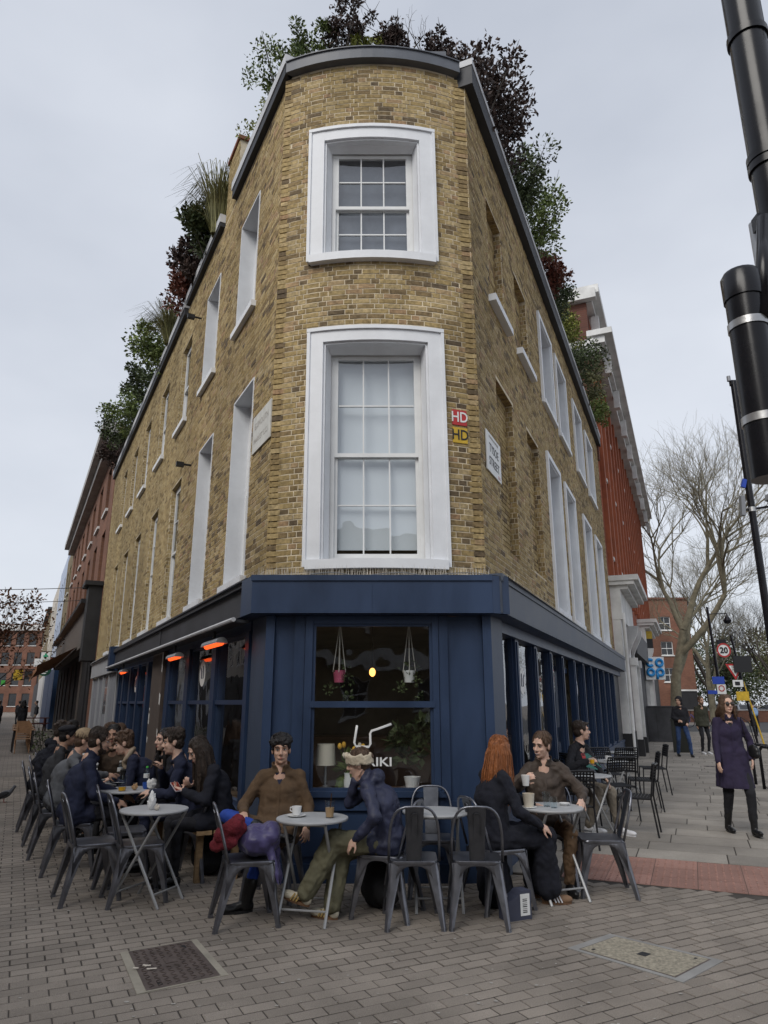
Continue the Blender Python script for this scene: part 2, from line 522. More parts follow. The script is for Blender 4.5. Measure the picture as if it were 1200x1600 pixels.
# openings
WF = (bay_s(-0.665), bay_s(0.515), 3.04, 5.60)      # first floor, front
WS = (bay_s(-0.69), bay_s(0.475), 6.75, 8.42)       # second floor, front
L1 = [(c - 0.48, c + 0.48, 3.05, 5.68) for c in (1.42, 3.60, 6.05, 8.50, 10.95, 13.20, 15.45)]
L2 = [(c - 0.47, c + 0.47, 6.88, 8.72) for c in (1.62, 3.85, 6.10, 8.50, 10.95, 13.20, 15.45)]
R1 = [(a, b, 3.12, 5.82) for a, b in ((4.66, 5.86), (6.60, 7.80), (9.30, 10.60), (11.60, 12.95))]
R2 = [(a, b, 6.92, 8.62) for a, b in ((4.66, 5.86), (6.45, 7.65), (8.90, 10.20), (11.10, 12.45))]
RB = [(1.0, 1.98, 3.45, 5.72), (2.92, 3.88, 3.48, 5.72), (0.9, 1.75, 6.83, 8.45), (2.58, 3.5, 6.88, 8.3)]  # bricked-up recesses
rb = random.Random(3)

m = MB(FB); backing(m, 0, BLEN, Z0, ZT, [WF, WS], n=14)
wall_front = m.build('curved_wall', 'mortar', bld)
m = MB(FL); backing(m, 0.0, 18.9, Z0, ZT, L1 + L2)
wall_left = m.build('street_wall', 'mortar', bld)
m = MB(FRt); backing(m, 0.0, 14.55, Z0, ZT, R1 + R2 + RB)
for q in RB:
    m.box(q[0] - 0.05, q[1] + 0.05, -0.26, -0.118, q[2] - 0.05, q[3] + 0.05)
wall_right = m.build('street_wall', 'mortar', bld)
# corner strips between the bay and the two streets
m = MB()
for A, B in (((BAX, BY0), PL), ((BBX, BY0), PR)):
    A = Vector(A); B = Vector(B); d = (B - A).normalized(); nn = Vector((d.y, -d.x))
    if nn.y > 0: nn = -nn
    ds = (d.x, d.y)
    for r in range(int((ZT - Z0) / 0.066)):
        z = Z0 + r * 0.066
        w0 = 0.0 if r % 2 else 0.012
        j = rb.uniform(-0.004, 0.004) + 0.004
        lean = -0.035 * (z - 2.9) / 6.7 * 1.6
        q = [A - d * 0.03 + nn * j, B + d * 0.03 + nn * j, B + d * 0.03 - nn * 0.09, A - d * 0.03 - nn * 0.09]
        q = [Vector((v.x + lean * (1 if i in (0, 3) else 0.5), v.y)) for i, v in enumerate(q)]
        vs_ = [(v.x, v.y, z + 0.006) for v in q] + [(v.x, v.y, z + 0.0605) for v in q]
        m.add(vs_, [(0, 1, 5, 4), (1, 2, 6, 5), (2, 3, 7, 6), (3, 0, 4, 7), (4, 5, 6, 7), (3, 2, 1, 0)])
tag(m.build('corner_bricks', 'yellow_brick', bld), kind='stuff')

# bricks of the bay: the 300 lowest and nearest singly, the rest joined
bb = brick_list(0.0, BLEN, Z0, ZT, [(WF[0] - 0.02, WF[1] + 0.02, WF[2], WF[3]), (WS[0] - 0.02, WS[1] + 0.02, WS[2], WS[3])], rng=rb)
bb.sort(key=lambda q: q[2])
single = [q for q in bb if abs((q[1] - q[0]) - 0.195) < 0.001 or abs((q[1] - q[0]) - 0.092) < 0.001][:300]
ss = set(single)
rest = [q for q in bb if q not in ss]
def unit_brick(L):
    mb = MB(); h = 0.0272
    for (a, c, jx) in ((0, 0, 0),):
        vs_ = [(-L / 2, 0.02, -h), (L / 2, 0.02, -h), (L / 2, 0.02, h), (-L / 2, 0.02, h),
               (-L / 2, 0.002, -h), (L / 2, 0.0025, -h), (L / 2, 0.002, h), (-L / 2, 0.0025, h),
               (-L / 2 + 0.004, -0.001, -h + 0.004), (L / 2 - 0.004, 0, -h + 0.003), (L / 2 - 0.003, -0.001, h - 0.004), (-L / 2 + 0.004, 0, h - 0.003)]
        fs_ = [(8, 9, 10, 11)]
        for k in range(4):
            k2 = (k + 1) % 4
            fs_ += [(k, k2, 4 + k2, 4 + k), (4 + k, 4 + k2, 8 + k2, 8 + k)]
        mb.add(vs_, fs_)
    return mb.mesh('brick', 'yellow_brick', fix=False)
me_st, me_hd = unit_brick(0.195), unit_brick(0.092)
for a, b, c, d in single:
    s = (a + b) / 2; p = FB(s, rb.uniform(0.0, 0.003), (c + d) / 2)
    o = obj('brick', me_st if b - a > 0.15 else me_hd, wall_front, loc=p)
    o.rotation_euler = (rb.uniform(-0.006, 0.006), rb.uniform(-0.006, 0.006), -BHALF + s / BR + rb.uniform(-0.008, 0.008))
m = MB(FB); add_bricks(m, rest, 0.0, rb)
tag(m.build('brickwork', 'yellow_brick', wall_front, fix=False), kind='stuff')
# street walls
m = MB(FL)
bl = brick_list(0.02, 18.85, Z0, ZT, L1 + L2, rng=rb)
add_bricks(m, [q for q in bl if q[0] < 5.2], 0.0, rb)
tag(m.build('brickwork', 'yellow_brick', wall_left, fix=False), kind='stuff')
m = MB(FL); add_bricks(m, [q for q in bl if q[0] >= 5.2], 0.0, rb)
tag(m.build('brickwork', 'yellow_brick_clean', wall_left, fix=False), kind='stuff')
m = MB(FRt)
add_bricks(m, brick_list(0.02, 14.5, Z0, ZT, R1 + R2 + RB, rng=rb), 0.0, rb)
for q in RB:
    add_bricks(m, brick_list(q[0], q[1], q[2], q[3], [], rng=rb), -0.11, rb)
tag(m.build('brickwork', 'yellow_brick', wall_right, fix=False), kind='stuff')
# brick reveals of the plain openings (jambs seen in depth)
def reveal(mp, q, dep, nm, par, mat='yellow_brick'):
    mb = MB(mp)
    nrow = int((q[3] - q[2]) / 0.075)
    for r in range(nrow):
        za = q[2] + r * 0.075 + 0.005; zb = za + 0.064
        for (x0, x1) in ((q[0] - 0.03, q[0] + 0.004), (q[1] - 0.004, q[1] + 0.03)):
            cut = dep * (0.45 if r % 2 else 0.7)
            mb.box(x0, x1, -dep, -cut - 0.008, za, zb)
            mb.box(x0, x1, -cut, -0.012, za, zb)
    w = q[1] - q[0]; k = int(w / 0.075)
    for i in range(k):
        x0 = q[0] + i * w / k + 0.004
        mb.box(x0, x0 + w / k - 0.008, -dep, -0.006, q[3] - 0.004, q[3] + 0.05)
    return tag(mb.build(nm, mat, par), kind='stuff')
for q in RB:
    reveal(FRt, q, 0.11, 'recess_reveal', wall_right)

def sash_window(mp, q, parent, dep=0.14, lining=None, cols=3, rows=2, sill='white_paint', surround=0.0, nseg=1, blind='blind', blind_drop=1.0, flatp=None, sill_out=0.07, sill_h=0.075, sbow=0.0):
    """window > frame, sashes, bars, panes, blind, sill.  q = (s0, s1, z0, z1)"""
    s0, s1, z0, z1 = q
    mp2 = flatp or mp
    mb = MB(mp)
    if lining:                                    # painted reveal
        mb.box(s0 - 0.004, s0 + 0.018, -dep - 0.02, 0.012, z0, z1, 1)
        mb.box(s1 - 0.018, s1 + 0.004, -dep - 0.02, 0.012, z0, z1, 1)
        mb.box(s0 + 0.018, s1 - 0.018, -dep - 0.02, 0.012, z1 - 0.02, z1 + 0.004, nseg)
    if surround:                                  # moulded stucco frame standing proud of the bricks
        w = surround; o1 = 0.045
        mb.box(s0 - w, s0 - 0.0045, -0.004, o1, z0 - 0.06, z1 + w * 0.95, 3 if nseg > 1 else 1)
        mb.box(s1 + 0.0045, s1 + w, -0.004, o1, z0 - 0.06, z1 + w * 0.95, 3 if nseg > 1 else 1)
        mb.box(s0 - 0.0045, s1 + 0.0045, -0.004, o1 - 0.001, z1 + 0.0045, z1 + w * 0.95 - 0.001, nseg)
        if w > 0.15:                              # outer bead
            mb.box(s0 - w - 0.002, s0 - w + 0.035, o1, o1 + 0.018, z0 - 0.06, z1 + w * 0.95 - 0.04, 1)
            mb.box(s1 + w - 0.035, s1 + w + 0.002, o1, o1 + 0.018, z0 - 0.06, z1 + w * 0.95 - 0.04, 1)
            mb.box(s0 - w - 0.002, s1 + w + 0.002, o1, o1 + 0.022, z1 + w * 0.95 - 0.04, z1 + w * 0.95 + 0.004, nseg)
    f0 = -dep - 0.05; f1 = -dep
    fw = 0.06
    mbf = mb if mp2 is mp else None
    win = mb.build('window', 'white_paint', parent)
    fb = MB(mp2)
    a0, a1, c0, c1 = s0 + 0.015, s1 - 0.015, z0 + 0.01, z1 - 0.01
    if flatp:
        a0, a1 = flatp.s0, flatp.s1
    fb.box(a0, a0 + fw, f0, f1, c0, c1); fb.box(a1 - fw, a1, f0, f1, c0, c1)
    fb.box(a0 + fw, a1 - fw, f0, f1, c1 - fw, c1); fb.box(a0 + fw, a1 - fw, f0, f1, c0, c0 + 0.075)
    fb.build('window_frame', 'white_sash', win, loc=(0, 0, 0))
    zm = (c0 + c1) / 2 - 0.02
    for (za, zb, oo) in ((zm - 0.02, c1 - fw, 0.012), (c0 + 0.075, zm + 0.02, -0.028)):
        sb = MB(mp2); ia, ib = a0 + fw, a1 - fw; t = 0.035
        ofr0, ofr1 = f1 - 0.045 + oo, f1 - 0.01 + oo
        sb.box(ia, ia + t, ofr0, ofr1, za, zb); sb.box(ib - t, ib, ofr0, ofr1, za, zb)
        sb.box(ia + t, ib - t, ofr0, ofr1, zb - 0.045, zb); sb.box(ia + t, ib - t, ofr0, ofr1, za, za + 0.045)
        bw = 0.016
        for k in range(1, cols):
            x = ia + t + (ib - ia - 2 * t) * k / cols
            sb.box(x - bw / 2, x + bw / 2, ofr0 + 0.004, ofr1 - 0.002, za + 0.045, zb - 0.045)
        for k in range(1, rows):
            z = za + 0.045 + (zb - za - 0.09) * k / rows
            for kk in range(cols):
                xa = ia + t + (ib - ia - 2 * t) * kk / cols + bw / 2; xb = ia + t + (ib - ia - 2 * t) * (kk + 1) / cols - bw / 2
                sb.box(xa, xb, ofr0 + 0.005, ofr1 - 0.003, z - bw / 2, z + bw / 2)
        sb.build('sash', 'white_sash', win, loc=(0, 0, 0))
        og = (ofr0 + ofr1) / 2
        for kk in range(cols):
            for r in range(rows):
                xa = ia + t + (ib - ia - 2 * t) * kk / cols; xb = ia + t + (ib - ia - 2 * t) * (kk + 1) / cols
                wa = za + 0.045 + (zb - za - 0.09) * r / rows; wb = za + 0.045 + (zb - za - 0.09) * (r + 1) / rows
                tl = random.uniform(-0.0012, 0.0012); tv = random.uniform(-0.0012, 0.0012)
                pb = MB(mp2); pb.add([(xa, og + tl, wa), (xb, og - tl, wa + 0), (xb, og - tl + tv, wb), (xa, og + tl + tv, wb)], [(0, 1, 2, 3)])
                pb.build('pane', 'glass', win, loc=(0, 0, 0), fix=False)
    if blind:
        bb_ = MB(mp2); zb_ = c1 - (c1 - c0) * blind_drop
        bb_.box(a0 + 0.02, a1 - 0.02, f0 - 0.08, f0 - 0.07, zb_, c1)
        bb_.build('blind', blind, win, loc=(0, 0, 0))
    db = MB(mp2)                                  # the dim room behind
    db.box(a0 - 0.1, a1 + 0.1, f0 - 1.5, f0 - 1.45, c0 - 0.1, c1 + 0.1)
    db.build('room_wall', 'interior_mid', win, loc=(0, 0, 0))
    if sill:
        sl = MB(mp)
        sl.box(s0 - (surround * 0.8 if surround else 0.07), s1 + (surround * 0.8 if surround else 0.07), -dep, sill_out, z0 - sill_h, z0 + 0.012, nseg)
        sl.build('window_sill', sill, win, loc=(0, 0, 0))
    return win

# front windows: moulded surround follows the curve, sashes are flat behind it
def flat_front(x0, x1, y):
    def f(s, o, z):
        lean = -0.035 * max(0.0, (z - 2.9)) / 6.7 * 1.6
        return (s + lean, y - o, z)
    f.s0, f.s1 = x0, x1
    return f
sash_window(FB, WF, bld, dep=0.13, lining=True, surround=0.19, nseg=8, flatp=flat_front(-0.61, 0.462, 7.28), blind_drop=0.93, sill_out=0.085, sill_h=0.09)
sash_window(FB, WS, bld, dep=0.13, lining=True, surround=0.20, nseg=8, flatp=flat_front(-0.625, 0.415, 7.24), blind='curtain_dark', blind_drop=1.0, sill_out=0.085, sill_h=0.09)
# deep painted head and jamb boards from the flat sashes out to the curved face
m = MB()
for q, x0, x1, ly in ((WF, -0.61, 0.462, 7.39), (WS, -0.625, 0.415, 7.35)):
    n = 8
    z1 = q[3]
    lean = -0.035 * max(0.0, (z1 - 2.9)) / 6.7 * 1.6
    lo = [(x0 + (x1 - x0) * i / n + lean, ly, z1 - 0.06) for i in range(n + 1)]
    hi = [FB(q[0] + (q[1] - q[0]) * i / n, -0.01, z1 - 0.001) for i in range(n + 1)]
    m.add(lo + hi, [(i, i + 1, n + 2 + i, n + 1 + i) for i in range(n)])
    for xs, ss_ in ((x0 + 0.012, q[0] + 0.02), (x1 - 0.012, q[1] - 0.02)):
        def ln(z): return -0.035 * max(0.0, (z - 2.9)) / 6.7 * 1.6
        a = FB(ss_, -0.012, q[2]); b = FB(ss_, -0.012, q[3])
        m.add([(xs + ln(q[2]), ly, q[2]), a, b, (xs + ln(q[3]), ly, q[3])], [(0, 1, 2, 3)])
    a = [FB(q[0] + (q[1] - q[0]) * i / n, 0.0, q[2] + 0.008) for i in range(n + 1)]
    b = [(x0 + (x1 - x0) * i / n + ln(q[2]), ly, q[2] + 0.03) for i in range(n + 1)]
    m.add(a + b, [(i, i + 1, n + 2 + i, n + 1 + i) for i in range(n)])
m.build('window_lining', 'white_paint', bld)

for i, q in enumerate(L1):
    if i >= 2: reveal(FL, q, 0.10, 'window_reveal', wall_left, 'yellow_brick_clean')
    sash_window(FL, q, bld, dep=0.22 if i < 2 else 0.085, lining=i < 2, cols=2, rows=2, blind='blind' if i % 3 == 0 else 'curtain_dark', blind_drop=0.7)
for i, q in enumerate(L2):
    if i >= 2: reveal(FL, q, 0.10, 'window_reveal', wall_left, 'yellow_brick_clean')
    sash_window(FL, q, bld, dep=0.22 if i < 2 else 0.085, lining=i < 2, cols=2, rows=1, blind='curtain_dark', blind_drop=0.6)
for i, q in enumerate(R1):
    sash_window(FRt, q, bld, dep=0.30, lining=True, cols=2, rows=2, surround=0.10, blind='blind', blind_drop=0.6)
for i, q in enumerate(R2):
    sash_window(FRt, q, bld, dep=0.30, lining=True, cols=2, rows=1, surround=0.10, blind='curtain_dark', blind_drop=0.6)
for q in RB[2:]:
    m = MB(FRt); m.box(q[0] - 0.08, q[1] + 0.1, -0.10, 0.10, q[2] - 0.08, q[2] + 0.02)
    m.build('stone_sill', 'white_paint', bld)

# copings
m = MB(FB); m.box(-0.03, BLEN + 0.03, -0.30, 0.10, ZT, ZT + 0.16, 16)
m.box(-0.03, BLEN + 0.03, -0.25, 0.12, ZT + 0.16, ZT + 0.175, 16)
m.build('lead_coping', 'slate_lead', bld)
m = MB(FL)
m.box(-0.06, 2.62, -0.30, 0.10, ZT + 0.16, ZT + 0.32); m.box(3.35, 6.2, -0.30, 0.10, ZT + 0.08, ZT + 0.24)
m.box(6.3, 18.95, -0.30, 0.10, ZT + 0.02, ZT + 0.18)
m.build('coping', 'coping_pale', bld)
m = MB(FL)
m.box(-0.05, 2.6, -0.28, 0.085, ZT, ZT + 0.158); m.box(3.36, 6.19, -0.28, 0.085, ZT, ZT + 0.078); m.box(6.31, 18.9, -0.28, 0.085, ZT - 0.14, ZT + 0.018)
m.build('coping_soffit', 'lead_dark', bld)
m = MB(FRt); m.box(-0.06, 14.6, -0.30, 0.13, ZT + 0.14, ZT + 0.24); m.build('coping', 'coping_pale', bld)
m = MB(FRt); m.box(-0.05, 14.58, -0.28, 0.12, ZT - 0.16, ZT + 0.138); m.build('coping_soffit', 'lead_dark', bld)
# raised party-wall pier above the left parapet
m = MB(FL); m.box(2.66, 3.33, -2.6, -0.010, ZT - 0.3, 10.9); m.build('party_wall', 'mortar', bld)
m = MB(FL); add_bricks(m, brick_list(2.66, 3.33, ZT, 10.9, [], rng=rb), 0.0, rb)
tag(m.build('brickwork', 'yellow_brick_clean', bld), kind='stuff')
m = MB(FL); m.box(2.62, 3.37, -2.6, 0.03, 10.9, 10.97); m.build('clay_coping', pm('terracotta', (0.20, 0.075, 0.045), 0.8, var=0.3), bld)
# roof slab closes the house; lead planters stand on it behind the coping
m = MB()
pts = [FL(0.05, -0.3, 0), FL(18.8, -0.3, 0), FRt(14.4, -0.3, 0), FRt(0.05, -0.3, 0)]
m.add([(p[0], p[1], 9.30) for p in pts] + [(p[0], p[1], 9.36) for p in pts], [(3, 2, 1, 0), (4, 5, 6, 7), (0, 1, 5, 4), (1, 2, 6, 5), (2, 3, 7, 6), (3, 0, 4, 7)])
m.build('roof_slab', 'lead_dark', bld)
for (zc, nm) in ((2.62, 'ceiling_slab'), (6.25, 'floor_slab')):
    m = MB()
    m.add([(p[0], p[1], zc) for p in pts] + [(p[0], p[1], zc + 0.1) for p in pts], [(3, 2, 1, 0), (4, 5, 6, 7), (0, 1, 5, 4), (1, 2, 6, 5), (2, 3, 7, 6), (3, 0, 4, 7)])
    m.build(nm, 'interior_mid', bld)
m = MB(); m.box(-0.98, 0.83, 7.34, 7.64, 9.56, 10.02); m.build('roof_planter', 'slate_lead', bld)
m = MB()
for k in range(6):
    x = -0.85 + k * 0.33
    m.box(x, x + 0.025, 7.9, 7.925, 9.4, 10.55)
for z in (10.1, 10.32, 10.52):
    m.tube([(-1.0, 7.91, z), (0.9, 7.91, z)], 0.016, 6)
m.build('roof_railing', 'galv', bld)
# end walls so the house is a solid
m = MB()
a, b = FL(18.88, -0.02, 0), FRt(14.5, -0.02, 0)
m.add([(a[0], a[1], 0), (b[0], b[1], 0), (b[0], b[1], 9.6), (a[0], a[1], 9.6)], [(0, 1, 2, 3)])
m.build('back_wall', 'mortar', bld)

# ------------------------------------------------------------------ ground floor: navy timber cafe front
ZF0, ZF1 = 2.46, 2.84
cor = dict(L0=(-1.185, 7.08), L1=(-1.40, 7.47), R0=(1.075, 7.08), R1=(1.25, 7.43))
# fascia boards
m = MB(FF); m.box(-1.325, 1.085, 0.10, 0.16, ZF0, ZF1 - 0.001)
m.box(-1.335, 1.09, 0.10, 0.175, ZF1 - 0.055, ZF1 + 0.002); m.box(-0.12, -0.116, 0.16, 0.163, ZF0 + 0.01, ZF1 - 0.06)
m.build('fascia_board', 'navy_paint', bld)
m = MB()                                           # short canted piece at the right, returns at the left
def slab(m, A, B, z0, z1, th):
    A = Vector(A); B = Vector(B); d = (B - A).normalized(); nn = Vector((-d.y, d.x)) * th
    q = [A, B, B + nn, A + nn]
    m.add([(v.x, v.y, z0) for v in q] + [(v.x, v.y, z1) for v in q], [(3, 2, 1, 0), (4, 5, 6, 7), (0, 1, 5, 4), (1, 2, 6, 5), (2, 3, 7, 6), (3, 0, 4, 7)])
slab(m, (1.087, 6.925), (1.27, 7.02), ZF0, ZF1 - 0.003, 0.05)
m.build('fascia_board', 'navy_paint', bld); m = MB()
slab(m, (-1.50, 7.27), (-1.327, 6.93), ZF0, ZF1 - 0.003, 0.05)
m.build('fascia_board', 'navy_paint', bld)
m = MB(FRt); m.box(-0.36, 14.4, 0.22, 0.28, ZF0 + 0.01, ZF1 - 0.002); m.box(-0.36, 14.4, 0.10, 0.295, ZF1 - 0.05, ZF1 + 0.03)
m.build('fascia_board', pm('navy_grey', (0.046, 0.060, 0.088), 0.5, var=0.25, scale=2, coord='World'), bld)
m = MB(FL); m.box(0.02, 11.7, 0.14, 0.19, ZF0 + 0.04, ZF1 - 0.045)
m.box(0.0, 11.75, 0.05, 0.24, ZF1 - 0.045, ZF1 + 0.04)
m.box(5.2, 5.32, 0.19, 0.205, ZF0 + 0.04, ZF1 - 0.05)
m.build('fascia_board', 'fascia_dark', bld)
m = MB(FL); m.box(11.6, 11.95, 0.1, 0.32, ZF0 - 0.1, ZF1 + 0.12); m.build('fascia_bracket', 'navy_paint', bld)
# soffit under the fascias
m = MB()
top = [(-1.32, 6.95), (1.08, 6.95), (1.26, 7.04)] + [FRt(14.3, 0.25, 0)[:2], FRt(14.3, -0.25, 0)[:2], FRt(0.1, -0.3, 0)[:2], FL(0.1, -0.3, 0)[:2], FL(11.7, -0.25, 0)[:2], FL(11.7, 0.17, 0)[:2], (-1.47, 7.28)]
m.add([(p[0], p[1], ZF0 - 0.006) for p in top], [tuple(range(len(top)))])
m.build('soffit', 'navy_paint', bld)
m = MB()
top2 = [(-1.325, 6.93), (1.08, 6.93), (1.27, 7.03)] + [FRt(14.3, 0.27, 0)[:2], FRt(14.3, -0.2, 0)[:2], FRt(0.05, -0.2, 0)[:2], FL(0.05, -0.2, 0)[:2], FL(18.5, -0.2, 0)[:2], FL(18.5, 0.2, 0)[:2], (-1.49, 7.27)]
m.add([(p[0], p[1], ZF1 + 0.004) for p in top2], [tuple(range(len(top2)))])
m.build('lead_flashing', 'slate_lead', bld)

# bird spikes along the ledge
m = MB(); rs = random.Random(5)
def spike(x, y, dx, dy):
    z = ZF1 + 0.006
    h = rs.uniform(0.09, 0.13)
    tx, ty = x + dx * rs.uniform(-0.03, 0.06) + rs.uniform(-0.02, 0.02), y + dy * rs.uniform(-0.03, 0.06)
    r = 0.0028
    m.add([(x - r, y, z), (x + r, y - r, z), (x + r, y + r, z), (tx, ty, z + h)], [(0, 1, 3), (1, 2, 3), (2, 0, 3)])
for k in range(230):
    spike(-1.28 + 2.36 * k / 230, 6.99 + 0.05 * (k % 3), 0, -1)
for k in range(260):
    p = FRt(0.1 + k * 0.026, 0.16 + 0.04 * (k % 3), 0); spike(p[0], p[1], NR.x, NR.y)
for k in range(60):
    p = FL(-0.1 + k * 0.022, 0.10 + 0.04 * (k % 3), 0); spike(p[0], p[1], NL.x, NL.y)
tag(m.build('bird_spikes', 'spike', bld, fix=False), kind='stuff')
m = MB()
m.tube([(-0.75 + 0.1 * i, 6.97 + 0.02 * math.sin(i * 1.7), ZF1 + 0.02 + 0.018 * math.sin(i * 0.9)) for i in range(19)], 0.005, 5)
m.build('loose_cable', 'galv', bld)

# front: stall riser, pilasters, panels
m = MB(FF)
m.box(-1.185, 1.075, -0.06, 0.0, 0.0, 0.62)                      # riser boarding
m.box(-1.19, 1.08, -0.02, 0.035, 0.0, 0.16)                      # plinth
m.box(-0.80, 0.56, 0.0, 0.014, 0.22, 0.58)                       # raised panel
m.box(-1.187, -1.10, 0.0, 0.03, 0.16, ZF0 - 0.01); m.box(0.99, 1.077, 0.0, 0.03, 0.16, ZF0 - 0.01)
m.box(-1.10, -0.90, -0.05, -0.022, 0.62, ZF0 - 0.01); m.box(0.64, 0.99, -0.05, -0.022, 0.62, ZF0 - 0.01)
m.box(-0.90, -0.795, -0.05, 0.006, 0.62, ZF0 - 0.01); m.box(-0.79, -0.715, -0.05, 0.02, 0.62, ZF0 - 0.01)
m.box(0.485, 0.545, -0.05, 0.02, 0.62, ZF0 - 0.01); m.box(0.55, 0.64, -0.05, 0.006, 0.62, ZF0 - 0.01)
m.box(-0.715, 0.485, -0.05, 0.012, 2.37, ZF0 - 0.01)             # head
m.box(-1.10, -0.90, -0.022, 0.0, 0.62, 0.70); m.box(0.64, 0.99, -0.022, 0.0, 0.62, 0.70)
m.build('shopfront', 'navy_paint', bld)
pm('navy_pale', (0.050, 0.068, 0.105), 0.5, var=0.2, scale=2.2, coord='World', stretch=(1, 1, 0.3))  # paler, greyer navy used on the two angled corner pilasters
m = MB(); slab(m, cor['L1'], (-1.188, 7.085), 0, ZF0 - 0.008, 0.10); m.build('corner_pilaster', 'navy_pale', bld)
m = MB(); slab(m, (1.078, 7.085), cor['R1'], 0, ZF0 - 0.008, 0.10); m.build('corner_pilaster', 'navy_pale', bld)
m = MB(FF); m.box(-0.83, 0.60, -0.12, 0.07, 0.74, 0.79); m.box(-0.79, 0.56, -0.06, 0.03, 0.62, 0.74)
m.build('window_sill', 'navy_paint', bld)
sw = MB(FF)
sw.box(-0.715, -0.685, -0.055, -0.005, 0.79, 2.37); sw.box(0.455, 0.485, -0.055, -0.005, 0.79, 2.37)
sw.box(-0.685, 0.455, -0.055, -0.005, 2.345, 2.37); sw.box(-0.685, 0.455, -0.055, -0.005, 0.79, 0.815)
sw.box(-0.73, 0.50, -0.055, 0.028, 1.555, 1.615)
shop_win = sw.build('shop_window', 'navy_paint', bld)
for za, zb, o in ((0.815, 1.555, -0.035), (1.615, 2.345, -0.03)):
    g = MB(FF); g.add([(-0.685, o, za), (0.455, o, za), (0.455, o, zb), (-0.685, o, zb)], [(0, 1, 2, 3)])
    g.build('pane', 'glass_shop', shop_win, loc=(0, 0, 0))
pm('decal_white', (0.78, 0.78, 0.76), 0.6, var=0.02, bump=0)
g = MB()                                                        # coffee pot outline on the glass
def wpx(x, y):                     # place on the pane from its own outline drawing
    return (-0.256 + (x - 710) / 3 * 0.00624, 7.104, 1.412 - (y - 110) / 3 * 0.00624)
path = [(706, 122), (700, 160), (694, 200), (702, 217), (762, 219), (770, 205), (768, 160), (775, 147), (800, 140), (868, 116)]
g.tube([wpx(*q) for q in path], 0.0115, 8)
lg = g.build('logo_outline', 'decal_white', shop_win, loc=(0, 0, 0), smooth=True)
for v in lg.data.vertices:
    v.co.y = 7.1125 + (v.co.y - 7.104) * 0.08
lt = lettering('BRIKI', 0.115, 'decal_white', shop_win, (-0.085, 7.1145, 1.045), (1, 0, 0), (0, 0, 1), ext=0.0006, bold=0.002, xscale=1.25); lt.location = (0, 0, 0)

# left street side
def bar(mp, s0, s1, o0, o1, z0, z1, name, mat, par):
    return MB(mp).box(s0, s1, o0, o1, z0, z1).build(name, mat, par)
m = MB(FL)
m.box(0.2, 11.2, -0.02, 0.09, 0.0, 0.50); m.box(0.2, 11.2, -0.02, 0.14, 0.50, 0.56); m.box(0.2, 11.2, -0.02, 0.10, 2.34, ZF0 - 0.01)
for a, b in ((0.19, 0.32), (1.60, 1.80), (3.15, 3.38), (4.62, 4.9), (5.98, 6.20), (6.75, 6.95), (7.95, 8.1), (9.05, 9.25), (10.2, 10.4), (11.0, 11.2)):
    m.box(a, b, -0.02, 0.12, 0.56, 2.34)
m.build('shopfront', 'navy_paint', bld)
for a, b in ((0.32, 1.60), (1.80, 3.15), (3.38, 4.62), (6.95, 7.95), (8.1, 9.05), (9.25, 10.2), (10.4, 11.0)):
    w = MB(FL)
    w.box(a, b, 0.02, 0.10, 1.58, 1.63); w.box(a, a + 0.04, 0.02, 0.08, 0.56, 2.34); w.box(b - 0.04, b, 0.02, 0.08, 0.56, 2.34)
    w.box(a + 0.04, b - 0.04, 0.02, 0.08, 2.30, 2.34); w.box(a + 0.04, b - 0.04, 0.02, 0.08, 0.56, 0.61)
    wo = w.build('shop_window', 'navy_paint', bld)
    for za, zb in ((0.61, 1.58), (1.63, 2.30)):
        g = MB(FL); g.add([(a + 0.04, 0.045, za), (b - 0.04, 0.045, za), (b - 0.04, 0.045, zb), (a + 0.04, 0.045, zb)], [(0, 1, 2, 3)])
        g.build('pane', 'glass_shop', wo, loc=(0, 0, 0))
    if a in (1.80, 8.1):
        g = MB(FL)
        cx, cz = (a + b) / 2 + 0.1, 1.98
        n = 20
        g.add([(cx, 0.0475, cz)] + [(cx + 0.17 * math.cos(k * 2 * math.pi / n), 0.0475, cz + 0.17 * math.sin(k * 2 * math.pi / n)) for k in range(n)], [(0, 1 + k, 1 + (k + 1) % n) for k in range(n)])
        g.build('round_sticker', 'decal_white', wo, loc=(0, 0, 0))
        g = MB(FL); g.tube([(cx - 0.05, 0.049, cz + 0.1), (cx - 0.07, 0.049, cz - 0.06), (cx + 0.03, 0.049, cz - 0.06), (cx + 0.03, 0.049, cz + 0.03), (cx + 0.1, 0.049, cz + 0.08)], 0.008, 4)
        g.build('sticker_outline', 'navy_paint', wo, loc=(0, 0, 0))
# cafe door on the left street
d_ = MB(FL); d_.box(6.2, 6.75, -0.1, -0.05, 0.05, 2.05); d_.box(6.2, 6.75, -0.1, -0.04, 2.05, 2.12)
dd = d_.build('door', 'navy_paint', bld)
MB(FL).box(6.28, 6.31, -0.05, -0.01, 0.95, 1.15).build('handle', 'galv', dd, loc=(0, 0, 0))
# brown weathered pier with torn posters
m = MB(FL); m.box(4.92, 5.96, -0.02, 0.17, 0.0, ZF0 - 0.012)
pier = m.build('brown_pier', pm('brown_paint', (0.085, 0.066, 0.056), 0.7, var=0.25, scale=5, coord='World'), bld)
rr_ = random.Random(12)
for k in range(9):
    z = rr_.uniform(0.7, 2.3); s = rr_.choice((4.96, 5.86)); w = rr_.uniform(0.03, 0.08); h = rr_.uniform(0.06, 0.22)
    g = MB(FL); g.add([(s, 0.1715, z), (s + w, 0.172, z + 0.02), (s + w * 0.6, 0.178, z + h), (s - w * 0.3, 0.172, z + h * 0.8)], [(0, 1, 2, 3)])
    g.build('torn_paper', 'decal_white', pier, loc=(0, 0, 0))
